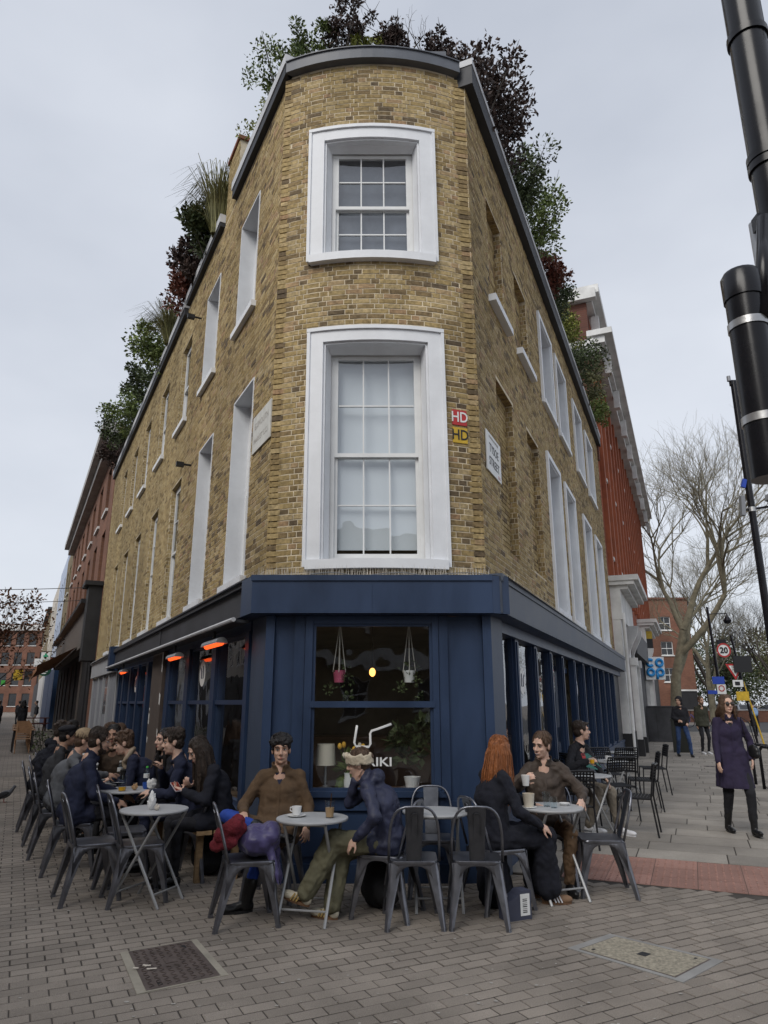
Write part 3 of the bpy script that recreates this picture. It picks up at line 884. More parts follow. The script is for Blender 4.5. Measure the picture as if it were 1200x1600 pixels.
# awning cassette with pale front bar along the left fascia
m = MB(FL); m.box(-0.05, 11.6, 0.2, 0.36, 2.40, 2.43); 
m.build('awning_cover', 'lead_dark', bld)
m = MB(FL); m.tube([(-0.08, 0.37, 2.425), (11.62, 0.37, 2.425)], 0.024, 8); m.build('awning_bar', 'coping_pale', bld)
# infra-red heaters hanging under the awning
pm('heater_shell', (0.30, 0.31, 0.32), 0.45, 0.5, var=0.1)
emitmat('heater_glow', (1.0, 0.10, 0.02), 1.5)
pm('black_plastic', (0.012, 0.012, 0.013), 0.5, var=0.2)
def heater(s, o, z, L, lab):
    p = FL(s, o, 0)
    t = thing('patio_heater', lab, 'heater', (p[0], p[1], z), world=True, group='heaters under the awning')
    h = MB(FL)
    n = 10
    for k in range(n):                     # half-round reflector shell
        a0 = math.pi * (0.0 + k / n); a1 = math.pi * (0.0 + (k + 1) / n)
        q = [(s, o + 0.065 * math.cos(a), z + 0.065 * math.sin(a)) for a in (a0, a1)]
        q2 = [(s + L, c[1], c[2]) for c in q]
        h.add([q[0], q[1], q2[1], q2[0]], [(0, 1, 2, 3)])
    for x in (s, s + L):
        h.add([(x, o, z)] + [(x, o + 0.065 * math.cos(math.pi * k / n), z + 0.065 * math.sin(math.pi * k / n)) for k in range(n + 1)], [(0, k + 1, k + 2) for k in range(n)])
    h.build('shell', 'heater_shell', t)
    for k in range(2):
        g = MB(FL); g.tube([(s + 0.03 + k * L / 2, o, z + 0.005), (s + L / 2 * (k + 1) - 0.03, o, z + 0.005)], 0.034, 8); g.build('element', 'heater_glow', t)
    g = MB(FL); g.tube([(s + L / 2, o, z + 0.08), (s + L / 2, o, 2.41)], 0.018, 6); g.build('bracket', 'black_plastic', t)
    g = MB(FL); g.lathe([(0.005, 0), (0.09, 0.0), (0.09, 0.06), (0.005, 0.06)], 12, (0, 0, 0)) if False else None
heater(0.62, 0.30, 2.24, 0.75, 'twin-element glowing heater over the seated woman with long dark hair')
heater(2.95, 0.30, 2.22, 0.7, 'glowing heater with dark end box beside the brown pier')
heater(8.6, 0.30, 2.22, 0.6, 'small glowing heater beside the pale grey shopfront')

# right street side
m = MB(FRt)
m.box(0.0, 14.4, -0.02, 0.08, 0.0, 0.55); m.box(0.0, 14.4, -0.02, 0.10, 0.55, 0.60); m.box(0.0, 14.4, -0.02, 0.12, 2.33, ZF0 - 0.01)
posts = [0.12, 1.02, 2.16, 3.30, 4.35, 5.62, 6.77, 7.92, 9.07, 10.22, 11.37, 12.6]
for k, a in enumerate(posts):
    m.box(a + 0.03, a + 0.20, -0.02, 0.075, 0.60, 2.33); m.box(a + 0.08, a + 0.15, 0.075, 0.09, 0.65, 2.30)
m.build('shopfront', 'navy_paint', bld)
for k in range(len(posts) - 1):
    a, b = posts[k] + 0.20, posts[k + 1] + 0.03
    if k == 4:
        dd = MB(FRt).box(a, b, -0.14, -0.09, 0.03, 2.10).box(a, b, -0.14, -0.05, 2.10, 2.18).build('door', 'navy_paint', bld)
        MB(FRt).box(a + 0.1, a + 0.18, -0.09, -0.06, 1.0, 1.22).build('letter_plate', 'galv', dd, loc=(0, 0, 0))
        g = MB(FRt); g.add([(a, -0.06, 2.18), (b, -0.06, 2.18), (b, -0.06, 2.33), (a, -0.06, 2.33)], [(0, 1, 2, 3)]); g.build('pane', 'glass_shop', dd, loc=(0, 0, 0))
        continue
    w = MB(FRt); w.box(a, a + 0.03, -0.01, 0.04, 0.6, 2.33); w.box(b - 0.03, b, -0.01, 0.04, 0.6, 2.33); w.box(a + 0.03, b - 0.03, -0.01, 0.04, 0.6, 0.64)
    wo = w.build('shop_window', 'navy_paint', bld)
    g = MB(FRt); g.add([(a + 0.03, 0.01, 0.64), (b - 0.03, 0.01, 0.64), (b - 0.03, 0.01, 2.33), (a + 0.03, 0.01, 2.33)], [(0, 1, 2, 3)]); g.build('pane', 'glass_shop', wo, loc=(0, 0, 0))
    if k in (1, 5):
        n = 20; cx, cz = a + 0.42, 1.86
        g = MB(FRt); g.add([(cx, 0.0125, cz)] + [(cx + 0.16 * math.cos(q * 2 * math.pi / n), 0.0125, cz + 0.16 * math.sin(q * 2 * math.pi / n)) for q in range(n)], [(0, 1 + q, 1 + (q + 1) % n) for q in range(n)])
        g.build('round_sticker', 'decal_white', wo, loc=(0, 0, 0))
        g = MB(FRt); g.tube([(cx - 0.06, 0.014, cz + 0.09), (cx - 0.07, 0.014, cz - 0.06), (cx + 0.03, 0.014, cz - 0.06), (cx + 0.03, 0.014, cz + 0.03), (cx + 0.1, 0.014, cz + 0.08)], 0.008, 4)
        g.build('sticker_outline', 'navy_paint', wo, loc=(0, 0, 0))
m = MB(FRt); m.box(12.9, 14.4, -0.02, 0.05, 0.0, ZF0 - 0.02); dk = m.build('black_door', 'black_plastic', bld)
# grey boarded shopfront further down the left street
pm('grey_paint', (0.22, 0.23, 0.255), 0.55, var=0.12, scale=2, coord='World', stretch=(1, 1, 0.3))
pm('grey_trim', (0.36, 0.37, 0.385), 0.55, var=0.1, scale=2, coord='World')
m = MB(FL); m.box(11.95, 18.7, 0.0, 0.12, 2.38, ZF1 + 0.02); m.box(11.95, 18.7, 0.05, 0.16, ZF1 - 0.03, ZF1 + 0.05); m.build('grey_fascia', 'grey_trim', bld)
gs = MB(FL).box(12.0, 18.6, -0.06, -0.02, 0.0, 2.38).build('grey_shopfront', 'grey_paint', bld)
for k in range(11):
    s = 12.05 + k * 0.62
    MB(FL).box(s, s + 0.57, -0.02, 0.015, 0.25, 2.36).build('board', 'grey_paint', gs, loc=(0, 0, 0))
for s in (12.0, 13.8, 15.2, 16.6, 18.4):
    MB(FL).box(s, s + 0.12, 0.016, 0.06, 0.0, 2.375).build('post', 'grey_trim', gs, loc=(0, 0, 0))
g = MB(FL); g.add([(13.95, 0.03, 1.3), (15.15, 0.03, 1.3), (15.15, 0.03, 2.3), (13.95, 0.03, 2.3)], [(0, 1, 2, 3)]); g.build('pane', 'glass_shop', gs, loc=(0, 0, 0))

# cafe interior: floor, back walls, counter
m = MB()
inner = [FL(0.3, -3.6, 0)[:2]]
a, b, c_, e_ = FL(0.25, -0.05, 0), FL(11, -0.05, 0), FRt(12, -0.05, 0), FRt(0.25, -0.05, 0)
fl_pts = [(-1.15, 7.16), (1.05, 7.16), e_[:2], c_[:2], b[:2], a[:2]]
m.add([(p[0], p[1], 0.05) for p in fl_pts], [tuple(range(6))])
m.build('cafe_floor', pm('floor_wood', (0.09, 0.055, 0.035), 0.5, var=0.3, scale=3), bld)
m = MB(); m.box(-3.6, 3.2, 13.5, 13.6, 0, 2.6); m.build('cafe_wall', 'interior_mid', bld)
m = MB(); m.box(-1.6, 1.9, 10.6, 11.3, 0.05, 1.08); m.box(-1.65, 1.95, 10.55, 11.35, 1.08, 1.12)
m.build('cafe_counter', pm('counter_wood', (0.12, 0.07, 0.04), 0.5, var=0.3, scale=3), bld)

# ------------------------------------------------------------------ signs on the walls
pm('sign_white', (0.72, 0.73, 0.72), 0.4, var=0.06, scale=6, bump=0.03)
pm('sign_faded', (0.60, 0.60, 0.57), 0.7, var=0.14, scale=9, bump=0.1)
pm('sign_black', (0.015, 0.015, 0.017), 0.5, var=0.1, bump=0)
pm('sign_red', (0.42, 0.03, 0.03), 0.45, var=0.15, scale=12, bump=0.02)
pm('sign_yellow', (0.55, 0.36, 0.03), 0.5, var=0.2, scale=12, bump=0.02)
pm('letter_faint', (0.45, 0.43, 0.40), 0.8, var=0.2, scale=12, bump=0)
p = FRt(0.36, 0.015, 4.2)
t = thing('street_name_sign', 'white street name plate with black capitals on the right-hand brick wall', 'sign', p, world=True)
MB(FRt).box(0.30, 0.98, 0.008, 0.022, 4.235, 4.735).build('plate', 'sign_white', t)
for txt, z, sz, xs, mt in (('TYSOE', 4.545, 0.155, 1.0, 'sign_black'), ('STREET', 4.375, 0.155, 1.0, 'sign_black'), ('BOROUGH OF FINSBURY', 4.685, 0.042, 1.0, 'letter_faint')):
    lettering(txt, sz, mt, t, FRt(0.64, 0.0235, z), (DR.x, DR.y, 0), (0, 0, 1), ext=0.0008, bold=0.001, xscale=xs * 0.95)
lettering('E.C.1', 0.05, 'sign_red', t, FRt(0.87, 0.0235, 4.275), (DR.x, DR.y, 0), (0, 0, 1), ext=0.0008)
p = FL(0.5, 0.015, 4.6)
t = thing('street_name_sign', 'pale weathered street name plate with nearly vanished lettering on left brick wall', 'sign', p, world=True)
MB(FL).box(0.10, 0.82, 0.008, 0.022, 4.56, 5.04).build('plate', 'sign_faded', t)
for txt, z in (('EXMOUTH', 4.89), ('MARKET E.C.1', 4.70)):
    lettering(txt, 0.115 if 'EX' in txt else 0.095, 'letter_faint', t, FL(0.46, 0.0235, z), (-DL.x, -DL.y, 0), (0, 0, 1), ext=0.0008)
for nm, lab, z0, mc, lc in (('hydrant_sign', 'small red plate with white HD letters beside the tall front window', 4.63, 'sign_red', 'sign_white'), ('hydrant_sign', 'small yellow plate with black HD letters beside the tall front window', 4.415, 'sign_yellow', 'sign_black')):
    s0 = bay_s(0.868)
    p = FB(s0, 0.02, z0)
    t = thing(nm, lab, 'sign', p, world=True)
    MB(FB).box(s0 - 0.09, s0 + 0.09, 0.006, 0.016, z0, z0 + 0.185).build('plate', mc, t)
    a = -BHALF + s0 / BR
    lettering('HD', 0.175, lc, t, FB(s0, 0.0175, z0 + 0.092), (math.cos(a), math.sin(a), 0), (0, 0, 1), ext=0.0008, bold=0.002, xscale=0.82)
# lamps / cameras on the left wall, burglar alarm on the right
for s, z in ((4.85, 8.62), (4.75, 5.65)):
    m = MB(FL); m.tube([(s, 0.0, z), (s, 0.12, z), (s, 0.16, z - 0.02)], 0.02, 6); m.box(s - 0.04, s + 0.04, 0.13, 0.26, z - 0.05, z + 0.03)
    tag(m.build('wall_camera', 'black_plastic'), 'small black camera fixed on the left brick wall, %s floor level' % ('second' if z > 7 else 'first'), 'camera')
# ------------------------------------------------------------------ ground, paving, road
def paving_far(name):
    m = bpy.data.materials.new(name); m.use_nodes = True
    nt = m.node_tree; nt.nodes.clear(); L = nt.links
    out = nd(nt, 'ShaderNodeOutputMaterial'); b = nd(nt, 'ShaderNodeBsdfPrincipled'); L.new(b.outputs[0], out.inputs[0])
    g = nd(nt, 'ShaderNodeNewGeometry')
    mp = nd(nt, 'ShaderNodeMapping'); mp.inputs['Rotation'].default_value = (0, 0, R(-27.07))
    L.new(g.outputs['Position'], mp.inputs[0])
    br = nd(nt, 'ShaderNodeTexBrick'); br.inputs['Scale'].default_value = 1.0
    br.inputs['Brick Width'].default_value = 0.205; br.inputs['Row Height'].default_value = 0.105; br.inputs['Mortar Size'].default_value = 0.005
    br.inputs['Color1'].default_value = (0.20, 0.172, 0.148, 1); br.inputs['Color2'].default_value = (0.24, 0.21, 0.18, 1); br.inputs['Mortar'].default_value = (0.06, 0.054, 0.048, 1)
    L.new(mp.outputs[0], br.inputs['Vector'])
    n = nd(nt, 'ShaderNodeTexNoise'); n.inputs['Scale'].default_value = 0.8; n.inputs['Detail'].default_value = 7
    L.new(g.outputs['Position'], n.inputs['Vector'])
    mr = nd(nt, 'ShaderNodeMapRange'); mr.inputs['From Min'].default_value = 0.3; mr.inputs['From Max'].default_value = 0.7; mr.inputs['To Min'].default_value = 0.75; mr.inputs['To Max'].default_value = 1.2
    L.new(n.outputs['Fac'], mr.inputs['Value'])
    mx = nd(nt, 'ShaderNodeMixRGB', blend_type='MULTIPLY'); mx.inputs[0].default_value = 1
    L.new(br.outputs['Color'], mx.inputs[1]); L.new(mr.outputs[0], mx.inputs[2]); L.new(mx.outputs[0], b.inputs['Base Color'])
    b.inputs['Roughness'].default_value = 0.9
    MATS[name] = m
    return m
def stonemat(name, col, rnd, wear=0.3, speck=0.25, rough=0.85):
    """paving stone: per-piece tone, aggregate specks and broad wear"""
    m = pm(name, col, rough, var=0.22, scale=1.3, bump=0.35, bscale=160, coord='World', rnd=rnd, spec=0.3)
    nt = m.node_tree; L = nt.links
    b = [n for n in nt.nodes if n.type == 'BSDF_PRINCIPLED'][0]
    src = b.inputs['Base Color'].links[0].from_socket
    g = nd(nt, 'ShaderNodeNewGeometry'); v = nd(nt, 'ShaderNodeTexNoise'); v.inputs['Scale'].default_value = 190; v.inputs['Detail'].default_value = 2
    L.new(g.outputs['Position'], v.inputs['Vector'])
    mr = nd(nt, 'ShaderNodeMapRange'); mr.inputs['From Min'].default_value = 0.3; mr.inputs['From Max'].default_value = 0.7
    mr.inputs['To Min'].default_value = 1 - speck; mr.inputs['To Max'].default_value = 1 + speck
    L.new(v.outputs['Fac'], mr.inputs['Value'])
    mx = nd(nt, 'ShaderNodeMixRGB', blend_type='MULTIPLY'); mx.inputs[0].default_value = 1
    L.new(src, mx.inputs[1]); L.new(mr.outputs[0], mx.inputs[2]); L.new(mx.outputs[0], b.inputs['Base Color'])
    return m
paving_far('paving_far')
stonemat('paver_stone', (0.235, 0.205, 0.175), 0.13)
stonemat('flagstone', (0.26, 0.238, 0.21), 0.16)
stonemat('tactile_red', (0.29, 0.165, 0.135), 0.18)
pm('joint_sand', (0.055, 0.047, 0.04), 0.95, var=0.4, scale=6, bump=0.4, bscale=150, coord='World')
pm('asphalt', (0.062, 0.062, 0.064), 0.9, var=0.25, scale=2, bump=0.5, bscale=130, coord='World')
pm('kerb_stone', (0.26, 0.255, 0.245), 0.8, var=0.2, scale=3, bump=0.3, bscale=80, coord='World')
pm('gum', (0.36, 0.34, 0.31), 0.8, var=0.2, scale=30, bump=0)
pm('concrete', (0.30, 0.275, 0.225), 0.9, var=0.22, scale=5, bump=0.4, bscale=120, coord='World')
pm('exposed_aggregate', (0.30, 0.27, 0.21), 0.9, var=0.45, scale=45, bump=0.6, bscale=160, coord='World')
pm('cast_iron', (0.125, 0.10, 0.09), 0.6, 0.35, var=0.3, scale=8, bump=0.25, bscale=70, coord='World')

g = MB(); g.add([(-260, -60, -0.016), (260, -60, -0.016), (260, 420, -0.016), (-260, 420, -0.016)], [(0, 1, 2, 3)])
ground = tag(g.build('ground', 'paving_far'), kind='structure')

U = Vector((0.89046, 0.45505)); V = Vector((-0.45505, 0.89046))      # rows of the market paving run across the street
def Rs(x, y):                                   # coordinates along / out from the right-hand street
    q = Vector((x, y)) - PR
    return q.dot(DR), q.dot(NR)
def right_zone(x, y, pad=0.0):
    s, o = Rs(x, y)
    return (s > 0.16 - pad and o > -0.2)
HOLES = [((-1.352, 5.015), 0.60, 0.82, 0), ((1.70, 5.17), 1, 1, 1)]
def quad_in(px, py, quad, grow=0.0):
    c = Vector((sum(q[0] for q in quad) / 4, sum(q[1] for q in quad) / 4))
    sgn = 0
    for i in range(4):
        a = Vector(quad[i]); b = Vector(quad[(i + 1) % 4])
        e = b - a; n = Vector((e.y, -e.x)).normalized()
        if n.dot(c - a) > 0: n = -n
        if n.dot(Vector((px, py)) - a) > grow:
            return False
    return True
CL = [(-1.75, 5.21), (-1.31, 5.48), (-0.945, 4.82), (-1.405, 4.53)]
CR = [(1.24, 5.30), (1.62, 5.60), (2.18, 5.06), (1.77, 4.70)]

def paver_mesh(L, W, name, mat, h=0.05, ch=0.004):
    mb = MB()
    a, b = L / 2, W / 2
    lo = [(-a, -b, -h), (a, -b, -h), (a, b, -h), (-a, b, -h)]
    mi_ = [(-a, -b, -ch), (a, -b, -ch), (a, b, -ch), (-a, b, -ch)]
    hi = [(-a + ch, -b + ch, 0), (a - ch, -b + ch, 0), (a - ch, b - ch, 0), (-a + ch, b - ch, 0)]
    fs = [(8, 9, 10, 11)]
    for k in range(4):
        k2 = (k + 1) % 4
        fs += [(k, k2, 4 + k2, 4 + k), (4 + k, 4 + k2, 8 + k2, 8 + k)]
    mb.add(lo + mi_ + hi, fs)
    return mb.mesh(name, mat, fix=False)

pavement = MB()
pavement.add([(-9.6, 3.0, -0.0036), (4.3, 3.0, -0.0036), (4.3, 8.5, -0.0036), (1.2, 7.3, -0.0036), (-1.2, 7.3, -0.0036), (-5.85, 16.45, -0.0036), (-9.6, 16.45, -0.0036)], [(0, 1, 2, 3, 4, 5, 6)])
market_paving = tag(pavement.build('paving', 'joint_sand'), kind='structure')
rp = random.Random(21)
cells = []
PLn, PWn = 0.203, 0.105
for r in range(-40, 190):
    off = (r % 2) * PLn / 2
    for c in range(-75, 60):
        p = U * (c * PLn + off) + V * (r * PWn) + Vector((0, 4.6))
        x, y = p
        if y < 3.2 or y > 16.5 or x < -9.5 or x > 4.2:
            continue
        if x > 0.58 * y + 0.5:
            continue
        if right_zone(x, y, 0.09):
            continue
        # under the building
        if y > 7.15 and (p - PL).dot(NL) < 0.0 and (p - PR).dot(NR) < 0.0:
            continue
        if quad_in(x, y, CL, -0.10) or quad_in(x, y, CR, -0.10):
            continue
        cells.append((x, y))
cells.sort(key=lambda q: q[1] * q[1] + 0.3 * q[0] * q[0] if q[1] > 4.0 else 1e6 + q[1])
me_p = paver_mesh(PLn - 0.006, PWn - 0.011, 'paver', 'paver_stone')
ROWA = math.atan2(U.y, U.x)
for x, y in cells[:300]:
    o = obj('paver', me_p, market_paving, loc=(x, y, rp.uniform(-0.001, 0.0015)))
    o.rotation_euler = (rp.uniform(-0.009, 0.009), rp.uniform(-0.009, 0.009), ROWA + rp.uniform(-0.012, 0.012))
m = MB()
for x, y in cells[300:]:
    a = ROWA + rp.uniform(-0.012, 0.012); ca, sa = math.cos(a), math.sin(a)
    hx, hy, ch = PLn / 2 - 0.003, PWn / 2 - 0.0055, 0.003
    z = rp.uniform(-0.001, 0.0015); tx, ty = rp.uniform(-0.008, 0.008), rp.uniform(-0.008, 0.008)
    n = len(m.v)
    for (qx, qy, zz) in ((hx, hy, -0.013), (hx - ch, hy - ch, 0.0)):
        for sx, sy in ((-1, -1), (1, -1), (1, 1), (-1, 1)):
            lx, ly = sx * qx, sy * qy
            m.v.append((x + lx * ca - ly * sa, y + lx * sa + ly * ca, z + zz + lx * tx + ly * ty))
    m.f += [(n + 4, n + 5, n + 6, n + 7)] + [(n + k, n + (k + 1) % 4, n + 4 + (k + 1) % 4, n + 4 + k) for k in range(4)]
    m.mi += [0] * 5
tag(m.build('paver_field', 'paver_stone', market_paving, fix=False), kind='stuff')
# trodden chewing gum and litter specks
m = MB()
for k in range(330):
    y = 4.0 + 9 * rp.random() ** 1.6; x = rp.uniform(-0.56, 0.56) * y
    s_, o_ = Rs(x, y)
    if y > 7.1 and (Vector((x, y)) - PL).dot(NL) < 0.1 and (Vector((x, y)) - PR).dot(NR) < 0.1:
        continue
    r = rp.uniform(0.005, 0.016); n = 7; a0 = rp.random() * 6; e = rp.uniform(0.55, 1)
    zz = 0.0042 if not right_zone(x, y, 0) else 0.0075
    m.add([(x + r * rp.uniform(0.7, 1.1) * math.cos(a0 + 2 * math.pi * i / n), y + e * r * rp.uniform(0.7, 1.1) * math.sin(a0 + 2 * math.pi * i / n), zz) for i in range(n)], [tuple(range(n))])
tag(m.build('gum_spots', 'gum', fix=False), 'pale trodden chewing gum spots dotted over the paving', 'gum', kind='stuff')

# cast-iron access cover with chevron tread in a concrete surround
def lerp2(quad, u, v, z):
    a, b, c, d = [Vector(q) for q in quad]
    p = (a * (1 - u) + b * u) * (1 - v) + (d * (1 - u) + c * u) * v
    return (p.x, p.y, z)
t = thing('access_cover', 'rusty cast-iron access cover with raised chevron tread in concrete frame', 'cover', (-1.35, 5.0, 0), world=True)
def qmap(quad):
    return lambda u, v, z: lerp2(quad, u, v, z)
q = MB(qmap(CL)); q.box(0, 1, 0, 1, -0.03, 0.005); q.build('concrete_surround', 'concrete', t)
q = MB(qmap(CL)); q.box(0.10, 0.915, 0.02, 0.98, -0.02, 0.0062); q.build('frame', 'cast_iron', t)
q = MB(qmap(CL)); q.box(0.115, 0.90, 0.035, 0.965, -0.02, 0.007); ir = q.build('iron_plate', 'cast_iron', t)
q = MB(qmap(CL))
for i in range(8):
    for j in range(9):
        u = 0.145 + i * 0.094; v = 0.06 + j * 0.1
        if 3 <= i <= 4 and 3 <= j <= 4: continue
        for sgn in (0, 1):
            u0, u1 = (u, u + 0.05)
            v0, v1 = (v, v + 0.04) if sgn == 0 else (v + 0.047, v + 0.087)
            ua, ub = (u0, u1) if sgn == 0 else (u1, u0)
            w = 0.012
            q.add([(ua, v0, 0.0072), (ua, v0 + w, 0.0072), (ub, v1 + w * 0, 0.0072), (ub, v1 - w, 0.0072), (ua, v0, 0.0125), (ua, v0 + w, 0.0125), (ub, v1, 0.0125), (ub, v1 - w, 0.0125)],
                  [(4, 5, 6, 7), (0, 1, 5, 4), (1, 2, 6, 5), (2, 3, 7, 6), (3, 0, 4, 7)])
tag(q.build('tread_chevrons', 'cast_iron', ir, loc=(0, 0, 0)), kind='stuff')
q = MB(qmap(CL)); q.box(0.44, 0.58, 0.38, 0.5, 0.0072, 0.0115); q.build('maker_plate', 'cast_iron', ir, loc=(0, 0, 0))
for (u, v) in ((0.74, 0.12), (0.24, 0.85)):
    q = MB(qmap(CL)); q.box(u, u + 0.05, v, v + 0.08, 0.0072, 0.009); q.build('lifting_slot', 'sign_black', ir, loc=(0, 0, 0))
pm('paper_scrap', (0.55, 0.50, 0.43), 0.9, var=0.1, bump=0)
for k in range(4):
    x, y = (-1.52 + rp.uniform(-0.06, 0.09), 4.92 + rp.uniform(-0.05, 0.05))
    q = MB(); q.obox((x, y, 0.0165), (rp.uniform(0.03, 0.07), 0.012, 0.003), Euler((0.1, 0.05, rp.uniform(-0.6, 0.4))).to_matrix())
    tag(q.build('paper_scrap', 'paper_scrap'), 'torn pale paper scrap lying on the iron access cover', 'litter', 'paper scraps on the iron cover')
t = thing('access_cover', 'buff concrete-filled access cover with small dark lifting slot', 'cover', (1.7, 5.17, 0), world=True)
q = MB(qmap(CR)); q.box(0, 1, 0, 1, -0.03, 0.005); q.build('concrete_surround', 'kerb_stone', t)
q = MB(qmap(CR)); q.box(0.07, 0.93, 0.08, 0.92, -0.02, 0.006); q.build('frame', 'cast_iron', t)
q = MB(qmap(CR)); q.box(0.085, 0.915, 0.092, 0.908, -0.02, 0.0075); pl_ = q.build('infill', 'exposed_aggregate', t)
for (u, v, a, b) in ((0.44, 0.46, 0.14, 0.08), (0.16, 0.16, 0.05, 0.02), (0.8, 0.82, 0.05, 0.02)):
    q = MB(qmap(CR)); q.box(u, u + a, v, v + b, 0.0078, 0.0095); q.build('lifting_slot', 'sign_black', pl_, loc=(0, 0, 0))

# right-hand pavement: red tactile strip, then flagstones, kerb and road
m = MB(FRt); m.box(0.14, 38.0, -0.05, 6.3, -0.10, -0.0021)
right_pav = tag(m.build('pavement', 'joint_sand'), kind='structure')
me_t = MB()
hb = 0.1985
me_t.add([(-hb, -hb, -0.05), (hb, -hb, -0.05), (hb, hb, -0.05), (-hb, hb, -0.05), (-hb, -hb, 0), (hb, -hb, 0), (hb, hb, 0), (-hb, hb, 0)], [(4, 5, 6, 7)] + [(k, (k + 1) % 4, 4 + (k + 1) % 4, 4 + k) for k in range(4)])
for i in range(6):
    for j in range(6):
        me_t.lathe([(0.0125, 0.0), (0.0095, 0.0048)], 6, (-0.167 + 0.0668 * i, -0.167 + 0.0668 * j, 0.0))
me_t = me_t.mesh('tactile_slab', 'tactile_red', fix=False)
aR = math.atan2(DR.y, DR.x)
for r in range(3):
    for c in range(12):
        s, o_ = 0.36 + r * 0.402, 0.80 + c * 0.402
        p = FRt(s, o_, rp.uniform(0.0, 0.002))
        ob = obj('tactile_slab', me_t, right_pav, loc=p); ob.rotation_euler = (rp.uniform(-0.004, 0.004), rp.uniform(-0.004, 0.004), aR)
def slab_at(mb, s0, s1, o0, o1, z=0.0):
    tx, ty = rp.uniform(-0.001, 0.001), rp.uniform(-0.001, 0.001); g_ = 0.004; ch = 0.003
    n = len(mb.v); cs, co = (s0 + s1) / 2, (o0 + o1) / 2
    for gg, zz in ((g_, -0.014), (g_ + ch, 0.0)):
        for (s, o_) in ((s0 + gg + 0.005, o0 + gg), (s1 - gg - 0.005, o0 + gg), (s1 - gg - 0.005, o1 - gg), (s0 + gg + 0.005, o1 - gg)):
            mb.v.append(FRt(s, o_, z + zz + (s - cs) * tx + (o_ - co) * ty))
    mb.f += [(n + 4, n + 5, n + 6, n + 7)] + [(n + k, n + (k + 1) % 4, n + 4 + (k + 1) % 4, n + 4 + k) for k in range(4)]; mb.mi += [0] * 5
far = MB(); s = 0.16; nfl = 0
row = 0
while s < 37.8:
    d = rp.choice((0.42, 0.5, 0.56)) if s > 1.36 else 1.2
    o_ = 0.0 - rp.random() * 0.4
    lim = 6.1 if s > 1.36 else 0.6
    while o_ < lim:
        L = rp.uniform(0.55, 0.95)
        a, b = max(0.02, o_), min(lim, o_ + L)
        if s < 1.3: b = min(b, 0.595)
        if b - a > 0.12:
            if s < 14 and nfl < 300:
                q = MB(); slab_at(q, s, min(s + d, 37.8), a, b, rp.uniform(0.0, 0.003)); q.build('flagstone', 'flagstone', right_pav, fix=False, loc=(0, 0, 0)); nfl += 1
            else:
                slab_at(far, s, min(s + d, 37.8), a, b, rp.uniform(0.0, 0.003))
        o_ += L
    s += d if s > 1.36 else 1.21
tag(far.build('flagstone_field', 'flagstone', right_pav, fix=False), kind='stuff')
m = MB(FRt); m.box(0.14, 38.1, 6.1, 6.3, -0.11, 0.006); tag(m.build('kerb', 'kerb_stone'), kind='structure')
m = MB(FRt); m.box(37.85, 38.1, -0.05, 6.09, -0.11, 0.006); tag(m.build('kerb', 'kerb_stone'), kind='structure')
m = MB(FRt); m.add([(0.0, 6.31, -0.012), (38.11, 6.31, -0.012), (38.11, -4.0, -0.012), (52, -4.0, -0.012), (52, 6.0, -0.012), (200, 6.0, -0.012), (200, 15.5, -0.012), (0, 15.5, -0.012)], [(0, 1, 2, 3, 4, 5, 6, 7)])
tag(m.build('road', 'asphalt'), kind='structure')
pm('road_yellow', (0.50, 0.36, 0.06), 0.8, var=0.2, scale=10, bump=0.1)
m = MB(FRt); m.add([(52, 6.25, -0.007), (120, 6.25, -0.007), (120, 6.36, -0.007), (52, 6.36, -0.007)], [(0, 1, 2, 3)]); tag(m.build('yellow_line', 'road_yellow'), kind='structure')
# drain gratings let into the flagstones
for s, o_, w, d, lab in ((13.6, 2.05, 0.9, 0.32, 'long dark drain grating set in the flagstones near the man in jeans'),):
    p = FRt(s, o_, 0); t = thing('drain_grating', lab, 'drain', p, world=True)
    MB(FRt).box(s, s + d, o_, o_ + w, -0.01, 0.0045).build('frame', 'cast_iron', t)
    for k in range(7):
        MB(FRt).box(s + 0.05, s + d - 0.05, o_ + 0.06 + k * 0.115, o_ + 0.12 + k * 0.115, 0.0047, 0.0085).build('bar', 'sign_black', t)
